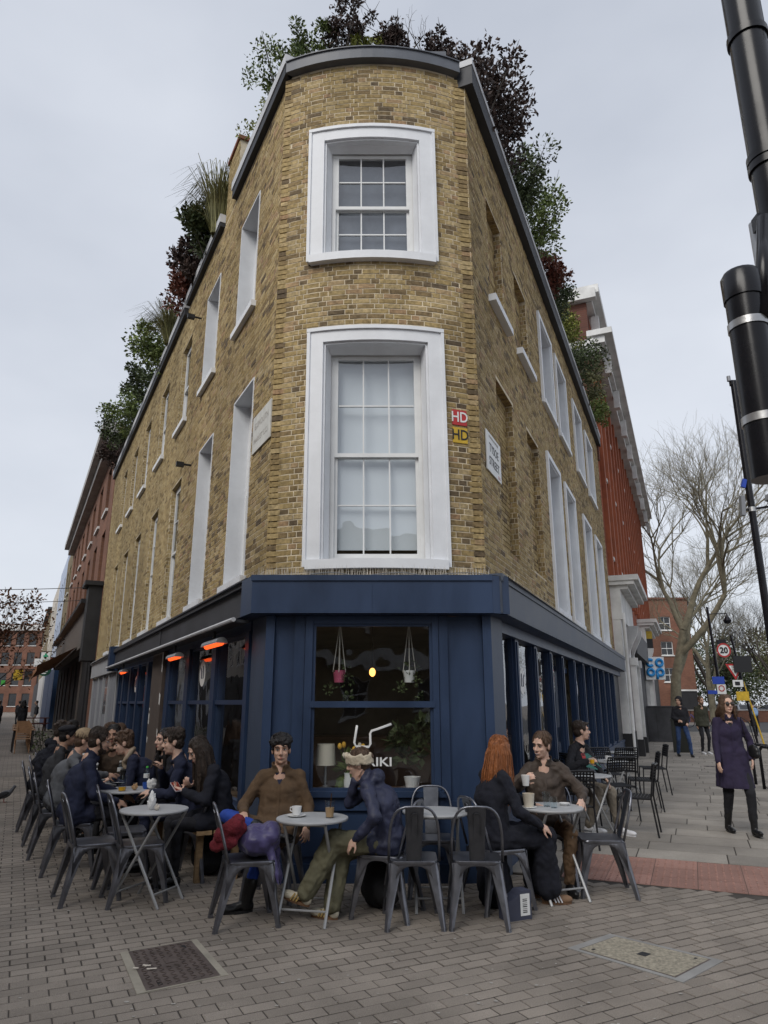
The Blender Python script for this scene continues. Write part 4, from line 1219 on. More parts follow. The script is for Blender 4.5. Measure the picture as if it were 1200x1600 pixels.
# ------------------------------------------------------------------ neighbouring buildings
def bricktex(name, c1, c2, mo, angle):
    m = bpy.data.materials.new(name); m.use_nodes = True
    nt = m.node_tree; nt.nodes.clear(); L = nt.links
    out = nd(nt, 'ShaderNodeOutputMaterial'); b = nd(nt, 'ShaderNodeBsdfPrincipled'); L.new(b.outputs[0], out.inputs[0])
    g = nd(nt, 'ShaderNodeNewGeometry'); mp = nd(nt, 'ShaderNodeMapping'); mp.inputs['Rotation'].default_value = (0, 0, -angle)
    se = nd(nt, 'ShaderNodeSeparateXYZ'); co = nd(nt, 'ShaderNodeCombineXYZ'); ad = nd(nt, 'ShaderNodeMath', operation='ADD')
    L.new(g.outputs['Position'], mp.inputs[0]); L.new(mp.outputs[0], se.inputs[0]); L.new(se.outputs['X'], ad.inputs[0]); L.new(se.outputs['Y'], ad.inputs[1])
    L.new(ad.outputs[0], co.inputs['X']); L.new(se.outputs['Z'], co.inputs['Y'])
    br = nd(nt, 'ShaderNodeTexBrick'); br.inputs['Scale'].default_value = 1; br.inputs['Brick Width'].default_value = 0.225; br.inputs['Row Height'].default_value = 0.075; br.inputs['Mortar Size'].default_value = 0.007
    br.inputs['Color1'].default_value = (*c1, 1); br.inputs['Color2'].default_value = (*c2, 1); br.inputs['Mortar'].default_value = (*mo, 1)
    L.new(co.outputs[0], br.inputs['Vector'])
    n = nd(nt, 'ShaderNodeTexNoise'); n.inputs['Scale'].default_value = 0.5; n.inputs['Detail'].default_value = 7; L.new(g.outputs['Position'], n.inputs['Vector'])
    mr = nd(nt, 'ShaderNodeMapRange'); mr.inputs['From Min'].default_value = 0.3; mr.inputs['From Max'].default_value = 0.7; mr.inputs['To Min'].default_value = 0.7; mr.inputs['To Max'].default_value = 1.2
    L.new(n.outputs['Fac'], mr.inputs['Value'])
    mx = nd(nt, 'ShaderNodeMixRGB', blend_type='MULTIPLY'); mx.inputs[0].default_value = 1
    L.new(br.outputs['Color'], mx.inputs[1]); L.new(mr.outputs[0], mx.inputs[2]); L.new(mx.outputs[0], b.inputs['Base Color'])
    b.inputs['Roughness'].default_value = 0.9
    bp = nd(nt, 'ShaderNodeBump'); bp.inputs['Strength'].default_value = 0.4; bp.inputs['Distance'].default_value = 0.01; bp.invert = True
    L.new(br.outputs['Fac'], bp.inputs['Height']); L.new(bp.outputs[0], b.inputs['Normal'])
    MATS[name] = m; return name
aL_, aR_ = math.atan2(DL.y, DL.x), math.atan2(DR.y, DR.x)
bricktex('brick_red_left', (0.20, 0.085, 0.045), (0.155, 0.062, 0.036), (0.17, 0.11, 0.08), aL_); bricktex('brick_olive_left', (0.22, 0.165, 0.085), (0.15, 0.115, 0.06), (0.2, 0.17, 0.12), aL_)
bricktex('brick_red_right', (0.33, 0.082, 0.030), (0.25, 0.058, 0.024), (0.17, 0.075, 0.045), aR_); bricktex('brick_flats', (0.20, 0.085, 0.052), (0.15, 0.062, 0.04), (0.15, 0.1, 0.075), 0.0); bricktex('brick_dark', (0.15, 0.055, 0.038), (0.11, 0.042, 0.03), (0.12, 0.08, 0.06), 0.3)
pm('render_blue', (0.42, 0.48, 0.60), 0.8, var=0.08, scale=1, coord='World'); pm('render_cream', (0.52, 0.48, 0.42), 0.8, var=0.1, scale=1, coord='World'); pm('render_white', (0.62, 0.62, 0.62), 0.8, var=0.1, scale=1, coord='World')
pm('shop_dark', (0.02, 0.02, 0.022), 0.6, var=0.3, scale=2, coord='World'); pm('shop_brown', (0.115, 0.10, 0.09), 0.7, var=0.15, scale=2, coord='World'); pm('awning_orange', (0.36, 0.17, 0.08), 0.8, var=0.15, scale=5); pm('shop_blue', (0.018, 0.045, 0.11), 0.5, var=0.2, coord='World'); pm('terracotta_rib', (0.29, 0.085, 0.04), 0.8, var=0.2, scale=3, coord='World')
pm('slate_roof', (0.07, 0.075, 0.085), 0.7, var=0.3, scale=4, coord='World'); pm('win_dark', (0.02, 0.022, 0.026), 0.15, var=0.4, scale=2, bump=0, spec=0.6); pm('orange_wood', (0.30, 0.17, 0.09), 0.7, var=0.3)

def far_window(par, mp, s0, s1, z0, z1, frame='white_sash', dep=0.16, arch=0, sill='stone_white', pane='win_dark', mid=True):
    """set into a recess: frame (part) with pane, sill and bars beneath it"""
    f = MB(mp); w = 0.06
    def hz(s):
        u = (s - s0) / (s1 - s0) * 2 - 1
        return z1 + (arch * (1 - u * u) if arch else 0)
    f.box(s0, s0 + w, -dep, -dep + 0.05, z0, hz(s0 + w)); f.box(s1 - w, s1, -dep, -dep + 0.05, z0, hz(s1 - w)); f.box(s0 + w, s1 - w, -dep, -dep + 0.05, z0, z0 + w)
    f.box(s0 + w, s1 - w, -dep, -dep + 0.05, z1 - w + arch * 0.4, z1 + arch * 0.5)
    if mid: f.box(s0 + w, s1 - w, -dep, -dep + 0.045, (z0 + z1) / 2 - 0.03, (z0 + z1) / 2 + 0.03); f.box((s0 + s1) / 2 - 0.015, (s0 + s1) / 2 + 0.015, -dep, -dep + 0.04, z0 + w, z1 - w)
    o = f.build('window', frame, par)
    p = MB(mp); N = 8 if arch else 1
    top = [(s0 + (s1 - s0) * i / N, -dep - 0.01, hz(s0 + (s1 - s0) * i / N)) for i in range(N + 1)]
    p.add([(s0, -dep - 0.01, z0), (s1, -dep - 0.01, z0)] + top[::-1], [tuple(range(N + 3))]); p.build('pane', pane, o, loc=(0, 0, 0))
    if sill: MB(mp).box(s0 - 0.08, s1 + 0.08, -dep, 0.09, z0 - 0.1, z0 + 0.01).build('sill', sill, o, loc=(0, 0, 0))
    return o

def terrace(label, mp, s0, s1, H, mat, wins, depth=7.0, name='terraced_house', z0=0.0, base=None, wkw=None):
    p = mp((s0 + s1) / 2, 0, 0)
    t = thing(name, label, 'building', (p[0], p[1], 0), world=True)
    ops = [(a, b, c, d + (wkw or {}).get('arch', 0)) for a, b, c, d in wins]
    w = MB(mp)
    for a, b, c, d in rects_minus(s0, s1, z0, H, ops): w.box(a, b, -0.3, 0, c, d)
    w.box(s0, s1, -depth, -0.305, z0, H - 0.002)
    w.build('wall', mat, t)
    for a, b, c, d in wins: far_window(t, mp, a, b, c, d, **(wkw or {}))
    return t

# ---- left: red brick with arched windows and brown shop fascia
wl_ = [(20.6 + 3.2 * k, 22.0 + 3.2 * k, z, z + h) for k in range(7) for z, h in ((5.9, 1.75), (8.8, 1.5))]
t = terrace('red brick market house with rows of arched windows and brown shop fascia', FL, 19.1, 43.0, 11.7, 'brick_red_left', wl_, wkw=dict(arch=0.35, frame='shop_dark', mid=True))
MB(FL).box(19.1, 43.0, 0.0, 0.35, 11.1, 11.45).box(19.1, 43.0, 0.0, 0.6, 11.45, 11.8).build('cornice', 'stone_grey', t)
MB(FL).box(20.4, 42.8, 0.0, 0.35, 3.6, 5.1).build('shop_fascia', 'shop_brown', t); MB(FL).box(20.2, 43.0, 0.0, 0.6, 5.1, 5.25).build('fascia_cornice', 'shop_dark', t)
for k in range(8): MB(FL).box(21.0 + k * 2.9, 21.4 + k * 2.9, 0.0, 0.1, 0.0, 3.3).build('pilaster', 'shop_brown' if k % 2 else 'shop_dark', t)
MB(FL).box(20.2, 43, 0.001, 0.05, 0.0, 3.6).build('shopfront', 'shop_dark', t)
m = MB(FL); m.add([(23.5, 0.36, 3.75), (42.5, 0.36, 3.75), (42.5, 1.7, 3.0), (23.5, 1.7, 3.0), (42.5, 1.7, 2.8), (23.5, 1.7, 2.8)], [(0, 1, 2, 3), (3, 2, 4, 5)]); m.build('awning', 'awning_orange', t)
m = MB(FL); m.box(19.15, 20.2, 0.0, 0.45, 3.0, 5.6); m.box(19.05, 20.3, 0.0, 0.6, 5.6, 5.75); m.build('corbel_pier', 'shop_dark', t)
t = terrace('olive stock brick house next to the red arched one', FL, 43.05, 50.0, 11.9, 'brick_olive_left', [(44.2 + 3 * k, 45.6 + 3 * k, z, z + 1.9) for k in range(2) for z in (5.6, 8.8)], wkw=dict(frame='shop_dark'))
MB(FL).box(43.2, 49.8, 0.0, 0.3, 0, 3.8).build('shopfront', 'shop_blue', t)
t = terrace('pale blue rendered house in the market row', FL, 50.05, 61.0, 12.6, 'render_blue', [(51.5 + 3.2 * k, 52.9 + 3.2 * k, z, z + 2.0) for k in range(3) for z in (5.6, 9.0)])
MB(FL).box(50.2, 60.8, 0.0, 0.3, 0, 3.9).build('shopfront', 'shop_blue', t)
t = terrace('cream rendered house beyond the pale blue one', FL, 61.05, 76.0, 12.2, 'render_cream', [(62.5 + 3.4 * k, 64.0 + 3.4 * k, z, z + 2.0) for k in range(4) for z in (5.4, 8.8)])
MB(FL).box(61.2, 75.8, 0.0, 0.4, 0, 3.9).build('shopfront', 'render_white', t)
t = terrace('dark brick house with slate roof beyond the cream one', FL, 76.05, 98.0, 11.4, 'brick_olive_left', [(77.5 + 3.6 * k, 79.0 + 3.6 * k, z, z + 2.0) for k in range(6) for z in (5.2, 8.4)])
MB(FL).box(76.2, 97.8, 0.0, 0.4, 0, 3.7).build('shopfront', 'shop_dark', t)
m = MB(FL); m.prism([(76.1, 11.4), (97.9, 11.4), (97.9, 11.6), (76.1, 11.6)], -6, 0.4); m.build('roof_edge', 'slate_roof', t)
def XY(x, o, z): return (x, 128.0 - o, z)
t = terrace('large orange-red brick block closing the end of the market street', XY, -84.0, -56.0, 15.5, 'brick_flats', [(-83 + 2.3 * k, -81.6 + 2.3 * k, z, z + 2.2) for k in range(12) for z in (1.0, 4.6, 8.2, 11.6)], depth=12, name='brick_block', wkw=dict(frame='shop_brown', mid=False))
MB(XY).box(-84.3, -55.7, 0.0, 0.4, 14.3, 15.3).build('cornice', 'stone_white', t)
t['label'] = 'large orange-red brick block closing the end of the market street'
# ---- right: tall red brick block with white cornices
FR2 = FRt
t = terrace('tall red brick block with white cornices and ribbed terracotta pilasters', FRt, 14.62, 40.0, 14.6, 'brick_red_right', [(16.3 + 3.1 * k, 17.5 + 3.1 * k, z, z + 1.7) for k in range(7) for z in (6.2, 8.9, 11.2)], depth=7, name='brick_block', wkw=dict(dep=0.05))
for k in range(16): MB(FRt).box(15.0 + 1.55 * k, 15.32 + 1.55 * k, 0.0, 0.14, 5.4, 13.0).build('terracotta_rib', 'terracotta_rib', t)
MB(FRt).box(14.4, 40.2, 0.0, 0.55, 13.0, 13.25).box(14.5, 40.1, 0.0, 0.4, 12.75, 12.99).box(14.3, 40.3, 0.0, 0.8, 13.25, 13.45).build('cornice', 'stone_white', t)
for k in range(9): MB(FRt).box(15.3 + 3.1 * k, 15.6 + 3.1 * k, 0.41, 0.62, 12.3, 12.98).box(15.3 + 3.1 * k, 15.6 + 3.1 * k, 0.1, 0.35, 13.5, 14.5).build('bracket', 'stone_white', t)
MB(FRt).box(14.5, 40.1, -6.0, 0.25, 14.6, 14.85).box(14.35, 40.2, -6.2, 0.5, 14.85, 15.15).build('upper_cornice', 'stone_white', t)
m = MB(FRt); m.box(14.45, 14.618, -7.0, 0.06, 9.0, 14.6); m.build('end_wall', 'brick_dark', t)
MB(FRt).box(14.32, 14.45, -7.0, 0.2, 12.55, 13.15).build('end_band', 'stone_white', t); MB(FRt).box(14.2, 14.45, -7.2, 0.4, 14.602, 14.95).build('end_cornice', 'stone_white', t)
# stuccoed shop storey
g_ = thing('stucco_shopfront', 'white stucco shop storey with columns and scrolled bracket on the right-hand street', 'shopfront', FRt(18, 0.2, 0), world=True)
for a, b in ((14.65, 19.4), (27.0, 33.0)):
    MB(FRt).box(a, b, 0.002, 0.30, 4.0, 4.9).box(a - 0.1, b + 0.1, 0.0, 0.72, 5.02, 5.14).box(a, b, 0.0, 0.52, 4.9, 5.02).box(a - 0.14, b + 0.14, 0.0, 0.85, 5.14, 5.3).build('cornice', 'stone_white', g_)
for a, b in ((14.66, 15.1), (16.15, 16.5), (17.2, 17.7), (19.0, 19.4), (27.0, 27.6), (30.0, 30.5), (32.6, 33.0)):
    MB(FRt).box(a, b, 0.002, 0.24, 0.75, 4.0).build('pier', 'stone_white', g_); MB(FRt).box(a - 0.03, b + 0.03, 0.002, 0.28, 0.0, 0.75).build('plinth', 'shop_dark', g_)
for s in (16.9, 18.7, 27.3):
    MB(FRt).box(s - 0.11, s + 0.11, 0.25, 0.42, 0.5, 2.75).box(s - 0.15, s + 0.15, 0.25, 0.48, 2.75, 2.99).build('column', 'stone_white', g_); MB(FRt).box(s - 0.14, s + 0.14, 0.25, 0.46, 0.0, 0.49).build('column_base', 'shop_dark', g_)
    m = MB(FRt); prof = []
    for i in range(13):
        u = i / 12; prof.append((0.25 + 0.34 * (0.5 - 0.5 * math.cos(math.pi * u)), 3.0 + 1.0 * u))
    pts = [(0.25, 3.0)] + prof[1:] + [(0.22, 4.0), (0.22, 3.0)]
    n = len(pts)
    m.add([(s - 0.11, o, z) for o, z in pts] + [(s + 0.11, o, z) for o, z in pts], [tuple(range(n)), tuple(range(2 * n - 1, n - 1, -1))] + [(i, (i + 1) % n, n + (i + 1) % n, n + i) for i in range(n)]); m.build('scroll_bracket', 'stone_white', g_)
MB(FRt).box(15.1, 16.15, 0.002, 0.06, 0.0, 3.4).build('arched_door', 'shop_dark', g_); MB(FRt).box(17.7, 27.0, 0.002, 0.12, 0.0, 3.3).build('shopfront', 'shop_dark', g_); MB(FRt).box(19.4, 27.0, 0.1, 0.35, 3.3, 4.2).build('fascia', 'fascia_dark', g_); MB(FRt).box(33, 39.8, 0.002, 0.2, 0.0, 4.0).build('shopfront', 'shop_dark', g_)
m = MB(FRt); m.tube([(14.75, 0.33, 4.2), (14.75, 0.30, 0.1)], 0.05, 8); m.build('downpipe', 'stone_white', g_)
# projecting shop signs on the right
pm('coop_blue', (0.02, 0.26, 0.62), 0.4, var=0.05, bump=0)
t = thing('shop_sign', 'projecting white sign with round blue letters CO OP', 'sign', (12.2, 32, 2.6), world=True)
MB().box(11.76, 12.64, 32.02, 32.10, 2.60, 3.60).build('panel', 'sign_white', t)
for (dx, dz, ch) in ((-0.21, 0.21, 'c'), (0.21, 0.21, 'o'), (-0.21, -0.21, 'o'), (0.21, -0.21, 'p')):
    m = MB(); cx, cz = 12.2 + dx, 3.13 + dz; n = 24
    a0, a1 = (0.7, 5.6) if ch == 'c' else (0.0, 6.2832)
    m.tube([(cx + 0.14 * math.cos(a0 + (a1 - a0) * i / n), 31.98, cz + 0.14 * math.sin(a0 + (a1 - a0) * i / n)) for i in range(n + 1)], 0.062, 8)
    if ch == 'p': m.tube([(cx - 0.14, 31.98, cz), (cx - 0.14, 31.98, cz - 0.30)], 0.06, 8)
    m.build('letter_' + ch, 'coop_blue', t, smooth=True)
t = thing('shop_sign', 'small yellow and black projecting sign above the blue round letters', 'sign', (12.3, 33, 4.1), world=True)
MB().box(11.95, 12.6, 33.0, 33.15, 4.5, 4.85).build('yellow_panel', 'sign_yellow', t); MB().box(12.1, 12.6, 33.0, 33.15, 4.05, 4.495).build('black_panel', 'sign_black', t)
# ---- brown brick flats behind the plane tree
def FX(x, o, z): return (x, 71.0 - o, z)
fw = [(27.9, 29.1, z, z + 1.35) for z in (3.6, 6.2, 8.7)] + [(25.9, 26.6, z, z + 1.35) for z in (1.2, 3.6, 6.2, 8.7)]
t = terrace('brown brick block of flats with white casement windows behind the plane tree', FX, 24.5, 31.0, 11.8, 'brick_flats', fw, depth=9, name='block_of_flats')
MB(FX).box(24.4, 31.1, -9, 0.15, 11.8, 12.0).build('parapet', 'brick_dark', t); MB(FX).box(28.6, 30.6, 0.0, 0.9, 0.0, 2.7).build('entrance', 'shop_dark', t); MB(FX).box(28.5, 30.7, 0.0, 1.0, 2.7, 2.85).build('canopy', 'stone_white', t)
t = thing('garden_wall', 'low brown brick garden wall in front of the flats', 'wall', (26, 62, 0), world=True)
MB().box(20, 33.5, 62, 62.25, 0, 0.95).build('wall', 'brick_flats', t); MB().box(19.95, 33.55, 61.95, 62.3, 0.95, 1.03).build('coping', 'stone_grey', t)
# ---- across the streets, seen only in the window glass
def FO(s, o, z):
    p = PL + DL * s + NL * (10.5 - o); return (p.x, p.y, z)
t = terrace('cream rendered terrace with red shop awning across the market street', FO, -12, 80, 11.0, 'render_cream', [(-10 + 3.6 * k, -8.6 + 3.6 * k, z, z + 1.8) for k in range(25) for z in (3.9, 6.9)], depth=5)
for k in range(9): MB(FO).box(-11.8 + 10 * k, -2.2 + 10 * k, 0.0, 0.15, 0.0, 3.2).build('shopfront', ('shop_dark', 'render_white', 'shop_brown', 'sign_red', 'shop_dark')[k % 5], t)
m = MB(FO); m.add([(-6, 0.2, 2.9), (4, 0.2, 2.9), (4, 1.5, 2.3), (-6, 1.5, 2.3)], [(0, 1, 2, 3)]); m.build('awning', 'sign_red', t)
def FQ(x, o, z): return (x, -14.0 + o, z)
t = terrace('dark brick house with white string course across the junction', FQ, -9, 11, 8.6, 'brick_olive_left', [(-8 + 3.1 * k, -6.7 + 3.1 * k, z, z + 1.7) for k in range(6) for z in (1.0, 4.6)], depth=5)
MB(FQ).box(-9, 11, 0.0, 0.12, 3.1, 3.5).build('string_course', 'stone_white', t)

# ------------------------------------------------------------------ trees and roof planting
pm('bark_plane', (0.20, 0.18, 0.125), 0.9, var=0.4, scale=3, bump=0.4, bscale=20, coord='World'); pm('bark_dark', (0.055, 0.047, 0.04), 0.9, var=0.3, scale=3, bump=0.3, coord='World')
def leafmat(name, c1, c2):
    m = pm(name, c1, 0.55, var=0.35, scale=3, bump=0, col2=c2, rnd=0.35, spec=0.3); return name
leafmat('leaf_green', (0.093, 0.145, 0.037), (0.17, 0.212, 0.06)); leafmat('leaf_dark', (0.048, 0.071, 0.031), (0.085, 0.111, 0.043)); leafmat('leaf_purple', (0.055, 0.040, 0.036), (0.085, 0.055, 0.046)); leafmat('leaf_red', (0.221, 0.06, 0.041), (0.145, 0.068, 0.043)); leafmat('leaf_lime', (0.204, 0.238, 0.051), (0.306, 0.323, 0.085)); leafmat('leaf_grass', (0.17, 0.178, 0.068), (0.255, 0.238, 0.102)); leafmat('leaf_brown', (0.11, 0.05, 0.025), (0.14, 0.07, 0.035)); leafmat('leaf_ivy', (0.076, 0.093, 0.037), (0.145, 0.136, 0.06))

def leaf_cloud(mb, rng, pts, size, n):
    """n small bent leaves scattered about the given clump centres"""
    for _ in range(n):
        c, r = rng.choice(pts)
        u = Vector((rng.gauss(0, 1), rng.gauss(0, 1), rng.gauss(0, 1))).normalized() * r * rng.random() ** 0.45
        p = Vector(c) + u; s = size * rng.uniform(0.6, 1.3)
        d = (u.normalized() * 0.7 + Vector((rng.uniform(-1, 1), rng.uniform(-1, 1), rng.uniform(-0.6, 0.9)))).normalized()
        w = d.orthogonal().normalized(); w = Matrix.Rotation(rng.uniform(0, 6.3), 3, d) @ w; nn = d.cross(w)
        k = len(mb.v)
        mb.v += [tuple(p), tuple(p + d * s * 0.5 + w * s * 0.27 + nn * s * 0.06), tuple(p + d * s), tuple(p + d * s * 0.5 - w * s * 0.27 + nn * s * 0.06)]
        mb.f += [(k, k + 1, k + 2, k + 3)]; mb.mi += [0]
def shrub(label, c, rad, mat, n=1100, size=0.075, seed=1, spiky=False, stems=7, name='shrub', group='planting along the roof edge', base=None):
    rng = random.Random(seed); bz = base if base is not None else c[2] - rad[2]
    t = thing(name, label, 'plant', (c[0], c[1], bz), world=True, group=group)
    if spiky:
        m = MB()
        for _ in range(n):
            a = rng.uniform(0, 6.28); l = rad[2] * rng.uniform(0.8, 1.7); o = rng.uniform(0.3, 1.0) * rad[0]
            p0 = Vector((c[0] + rng.uniform(-0.1, 0.1), c[1] + rng.uniform(-0.1, 0.1), bz)); dx = Vector((math.cos(a), math.sin(a), 0))
            q = [p0, p0 + dx * o * 0.5 + Vector((0, 0, l * 0.55)), p0 + dx * o * 1.1 + Vector((0, 0, l * 0.8)), p0 + dx * o * 1.75 + Vector((0, 0, l * 0.55))]
            w = Vector((-dx.y, dx.x, 0)); k = len(m.v)
            for i, pt in enumerate(q): ww_ = 0.013 * (1 - i / 3.4); m.v += [tuple(pt - w * ww_), tuple(pt + w * ww_)]
            m.f += [(k + 2 * i, k + 2 * i + 1, k + 2 * i + 3, k + 2 * i + 2) for i in range(3)]; m.mi += [0] * 3
        tag(m.build('blades', mat, t, fix=False), kind='stuff'); return t
    pts = []
    for _ in range(26):
        u = Vector((rng.gauss(0, 1), rng.gauss(0, 1), rng.gauss(0, 1))).normalized() * rng.uniform(0.3, 0.95)
        pts.append((Vector((c[0] + u.x * rad[0], c[1] + u.y * rad[1], c[2] + u.z * rad[2])), min(rad) * rng.uniform(0.22, 0.5)))
    m = MB(); leaf_cloud(m, rng, pts, size, n); tag(m.build('foliage', mat, t, fix=False), kind='stuff')
    m = MB()
    for p, r in pts[:stems]:
        b = Vector((c[0] + rng.uniform(-0.15, 0.15) * rad[0], c[1] + rng.uniform(-0.15, 0.15) * rad[1], bz)); m.tube([b, b.lerp(p, 0.5) + Vector((rng.uniform(-0.05, 0.05), 0, 0.05)), p, p + (p - b) * 0.3], [0.012, 0.009, 0.006, 0.002], 5)
    tag(m.build('stems', 'bark_dark', t, fix=False), kind='stuff'); return t

def tree(label, base, h, seed, bark='bark_plane', spread=0.5, depth=6, r0=0.3, leaves=None, nl=0, lsize=0.14, name='bare_tree', first=0.28, tilt=(0, 0), fork=3):
    rng = random.Random(seed); t = thing(name, label, 'tree', base, world=True)
    tr = MB(); br = MB(); tips = []
    def go(p, d, L, r, k):
        n = 4 if k < 3 else 3; pts = [p]; q = p.copy(); dd = d.copy()
        for i in range(n):
            dd = (dd + Vector((rng.uniform(-1, 1), rng.uniform(-1, 1), rng.uniform(-0.4, 0.7))) * 0.16).normalized(); q = q + dd * L / n; pts.append(q.copy())
        rr = [r * (1 - 0.42 * i / n) for i in range(n + 1)]
        (tr if k == 0 else br).tube(pts, rr, 8 if k < 2 else (5 if k < 4 else 3), caps=False)
        if k >= depth:
            tips.append(q); return
        nb = fork if k else 4
        for i in range(nb + (1 if k > 1 and rng.random() < 0.4 else 0)):
            a = rng.uniform(0, 6.28); sp = spread * rng.uniform(0.6, 1.35)
            o = dd.orthogonal().normalized(); o = Matrix.Rotation(a, 3, dd) @ o
            nd2 = (dd * math.cos(sp) + o * math.sin(sp) + Vector((0, 0, 0.10))).normalized()
            at = pts[-1] if i < 2 else pts[rng.randint(max(1, n - 2), n)]
            go(at, nd2, L * rng.uniform(0.62, 0.84), r * 0.56 * rng.uniform(0.8, 1.1), k + 1)
    go(Vector(base), Vector((tilt[0], tilt[1], 1)).normalized(), h * first, r0, 0)
    tr.build('trunk', bark, t, smooth=True, fix=False); tag(br.build('crown', bark, t, smooth=True, fix=False), kind='stuff')
    if leaves:
        m = MB(); leaf_cloud(m, rng, [(q, 0.35) for q in tips], lsize, nl); tag(m.build('leaves', leaves, t, fix=False), kind='stuff')
    return t
tree('tall bare plane tree with pale mottled limbs beside the red brick block', (18.3, 45, 0), 31, 8, depth=7, spread=0.54, r0=0.40, first=0.2, tilt=(0.12, 0))
tree('second bare plane tree leaning over the street beyond the flats', (25.5, 56, 0), 21, 11, depth=7, spread=0.52, r0=0.3, first=0.2, tilt=(0.05, 0))
tree('bare park tree behind the speed limit sign', (35.5, 78, 0), 19, 17, bark='bark_dark', depth=7, spread=0.5, r0=0.35, first=0.22)
tree('bare park tree at the road end', (46.0, 84, 0), 18, 23, bark='bark_dark', depth=7, spread=0.5, r0=0.35, first=0.22)
tree('street tree with a few brown autumn leaves on the market', (-20.4, 37, 0), 8.6, 31, bark='bark_dark', depth=6, spread=0.5, r0=0.11, first=0.26, leaves='leaf_brown', nl=2600, lsize=0.2)
for i, (x, y, r, h, mt) in enumerate(((34, 88, 5, 6, 'leaf_ivy'), (42, 92, 6, 7, 'leaf_dark'), (51, 96, 7, 7, 'leaf_ivy'), (38, 100, 6, 8, 'leaf_dark'), (60, 104, 8, 8, 'leaf_ivy'), (30, 96, 5, 5, 'leaf_dark'))):
    shrub('%s evergreen park tree, %s' % (('ivy-covered', 'dark')[mt == 'leaf_dark'], ('behind the garden wall', 'beside the parked silver car', 'over the road end', 'rising behind the dark one', 'farthest along the park edge', 'hard by the flats')[i]), (x, y, h * 0.8), (r, r, h * 0.85), mt, n=9000, size=0.34, seed=40 + i, name='park_tree', group='evergreens along the park', base=0)
# roof planting: left street
pl = [(3.75, 10.55, 0.45, 0.8, 'leaf_grass', True, 'arching bamboo-like grass beside the raised brick pier'), (4.4, 10.15, 0.5, 0.45, 'leaf_dark', False, 'glossy green shrub below the bamboo-like grass'), (5.5, 10.1, 0.4, 0.4, 'leaf_purple', False, 'thin dark twiggy shrub on left parapet'), (6.5, 10.2, 0.6, 0.5, 'leaf_red', False, 'rusty red shrub on left parapet'), (8.2, 10.2, 0.5, 0.6, 'leaf_grass', True, 'drooping grass tuft beyond the rusty red shrub'), (9.6, 10.2, 0.7, 0.55, 'leaf_green', False, 'bright green shrub beyond the drooping grass'), (11.8, 10.15, 0.7, 0.45, 'leaf_dark', False, 'dark green low shrub on left parapet'), (14.0, 10.25, 0.9, 0.6, 'leaf_green', False, 'rounded green shrub farther along left parapet'), (16.0, 10.2, 0.8, 0.5, 'leaf_dark', False, 'dense dark shrub near the end of left parapet'), (18.0, 10.05, 0.8, 0.45, 'leaf_purple', False, 'purple-leaved shrub hanging over the end of left parapet')]
for i, (s, z, r, rz_, mt, sp, lab) in enumerate(pl):
    p = FL(s, 0.05, z + 0.12); shrub(lab, p, (r * 1.15, r, rz_ * 1.25), mt, n=420 if sp else 3200, size=0.10, seed=60 + i, spiky=sp, base=9.7)
pl = [(0.9, 10.35, 0.6, 0.75, 'leaf_purple', 'dark purple shrub at the corner of right parapet'), (2.0, 10.5, 0.75, 0.9, 'leaf_purple', 'tall dark purple shrub on right parapet'), (3.3, 10.5, 0.7, 0.8, 'leaf_dark', 'dark green leafy shrub on right parapet'), (4.6, 10.6, 0.75, 0.85, 'leaf_green', 'glossy green shrub bulging over right parapet'), (5.9, 10.2, 0.5, 0.6, 'leaf_red', 'red-tipped shrub on right parapet'), (6.9, 10.2, 0.6, 0.6, 'leaf_dark', 'dark shrub below the red-tipped one'), (8.3, 10.2, 0.6, 0.6, 'leaf_lime', 'yellow-green shrub on right parapet'), (10.0, 10.3, 0.8, 0.75, 'leaf_dark', 'large dark green shrub against the red brick block'), (11.8, 10.25, 0.8, 0.7, 'leaf_ivy', 'mixed red and green shrub against the red brick block'), (13.4, 10.1, 0.7, 0.6, 'leaf_green', 'olive green shrub at the end of right parapet')]
for i, (s, z, r, rz_, mt, lab) in enumerate(pl):
    p = FRt(s, 0.0, z + 0.15); shrub(lab, p, (r * 0.95, r * 0.85, rz_), mt, n=3000, size=0.08, seed=80 + i, base=9.7)
pl = [(-1.45, 8.3, 10.6, 0.55, 0.75, 'leaf_green', 'tall green shrub at the left end of the curved roof'), (-1.75, 9.0, 10.3, 0.45, 0.6, 'leaf_lime', 'yellow-green shrub spilling over the left coping'), (-1.02, 7.8, 10.35, 0.42, 0.5, 'leaf_green', 'bushy green shrub in the roof planter'), (-0.55, 7.75, 10.65, 0.40, 0.6, 'leaf_purple', 'twiggy dark shrub in the roof planter'), (-0.22, 7.75, 10.25, 0.26, 0.35, 'leaf_lime', 'small round-leaved shrub in the roof planter'), (0.10, 7.75, 10.32, 0.26, 0.42, 'leaf_purple', 'small dark bronze shrub in the roof planter'), (0.85, 7.85, 10.25, 0.42, 0.42, 'leaf_purple', 'wide dark purple shrub at the right end of the roof planter')]
for i, (x, y, z, r, rz_, mt, lab) in enumerate(pl):
    shrub(lab, (x, y - 0.12, z + 0.1), (r * 1.1, r * 0.75, rz_), mt, n=1900, size=0.055, seed=100 + i, base=9.95, stems=12)
tree('small leafless tree in the roof planter', (0.42, 7.75, 9.95), 1.5, 3, bark='bark_dark', depth=4, spread=0.5, r0=0.03, first=0.34, fork=2, name='potted_tree')

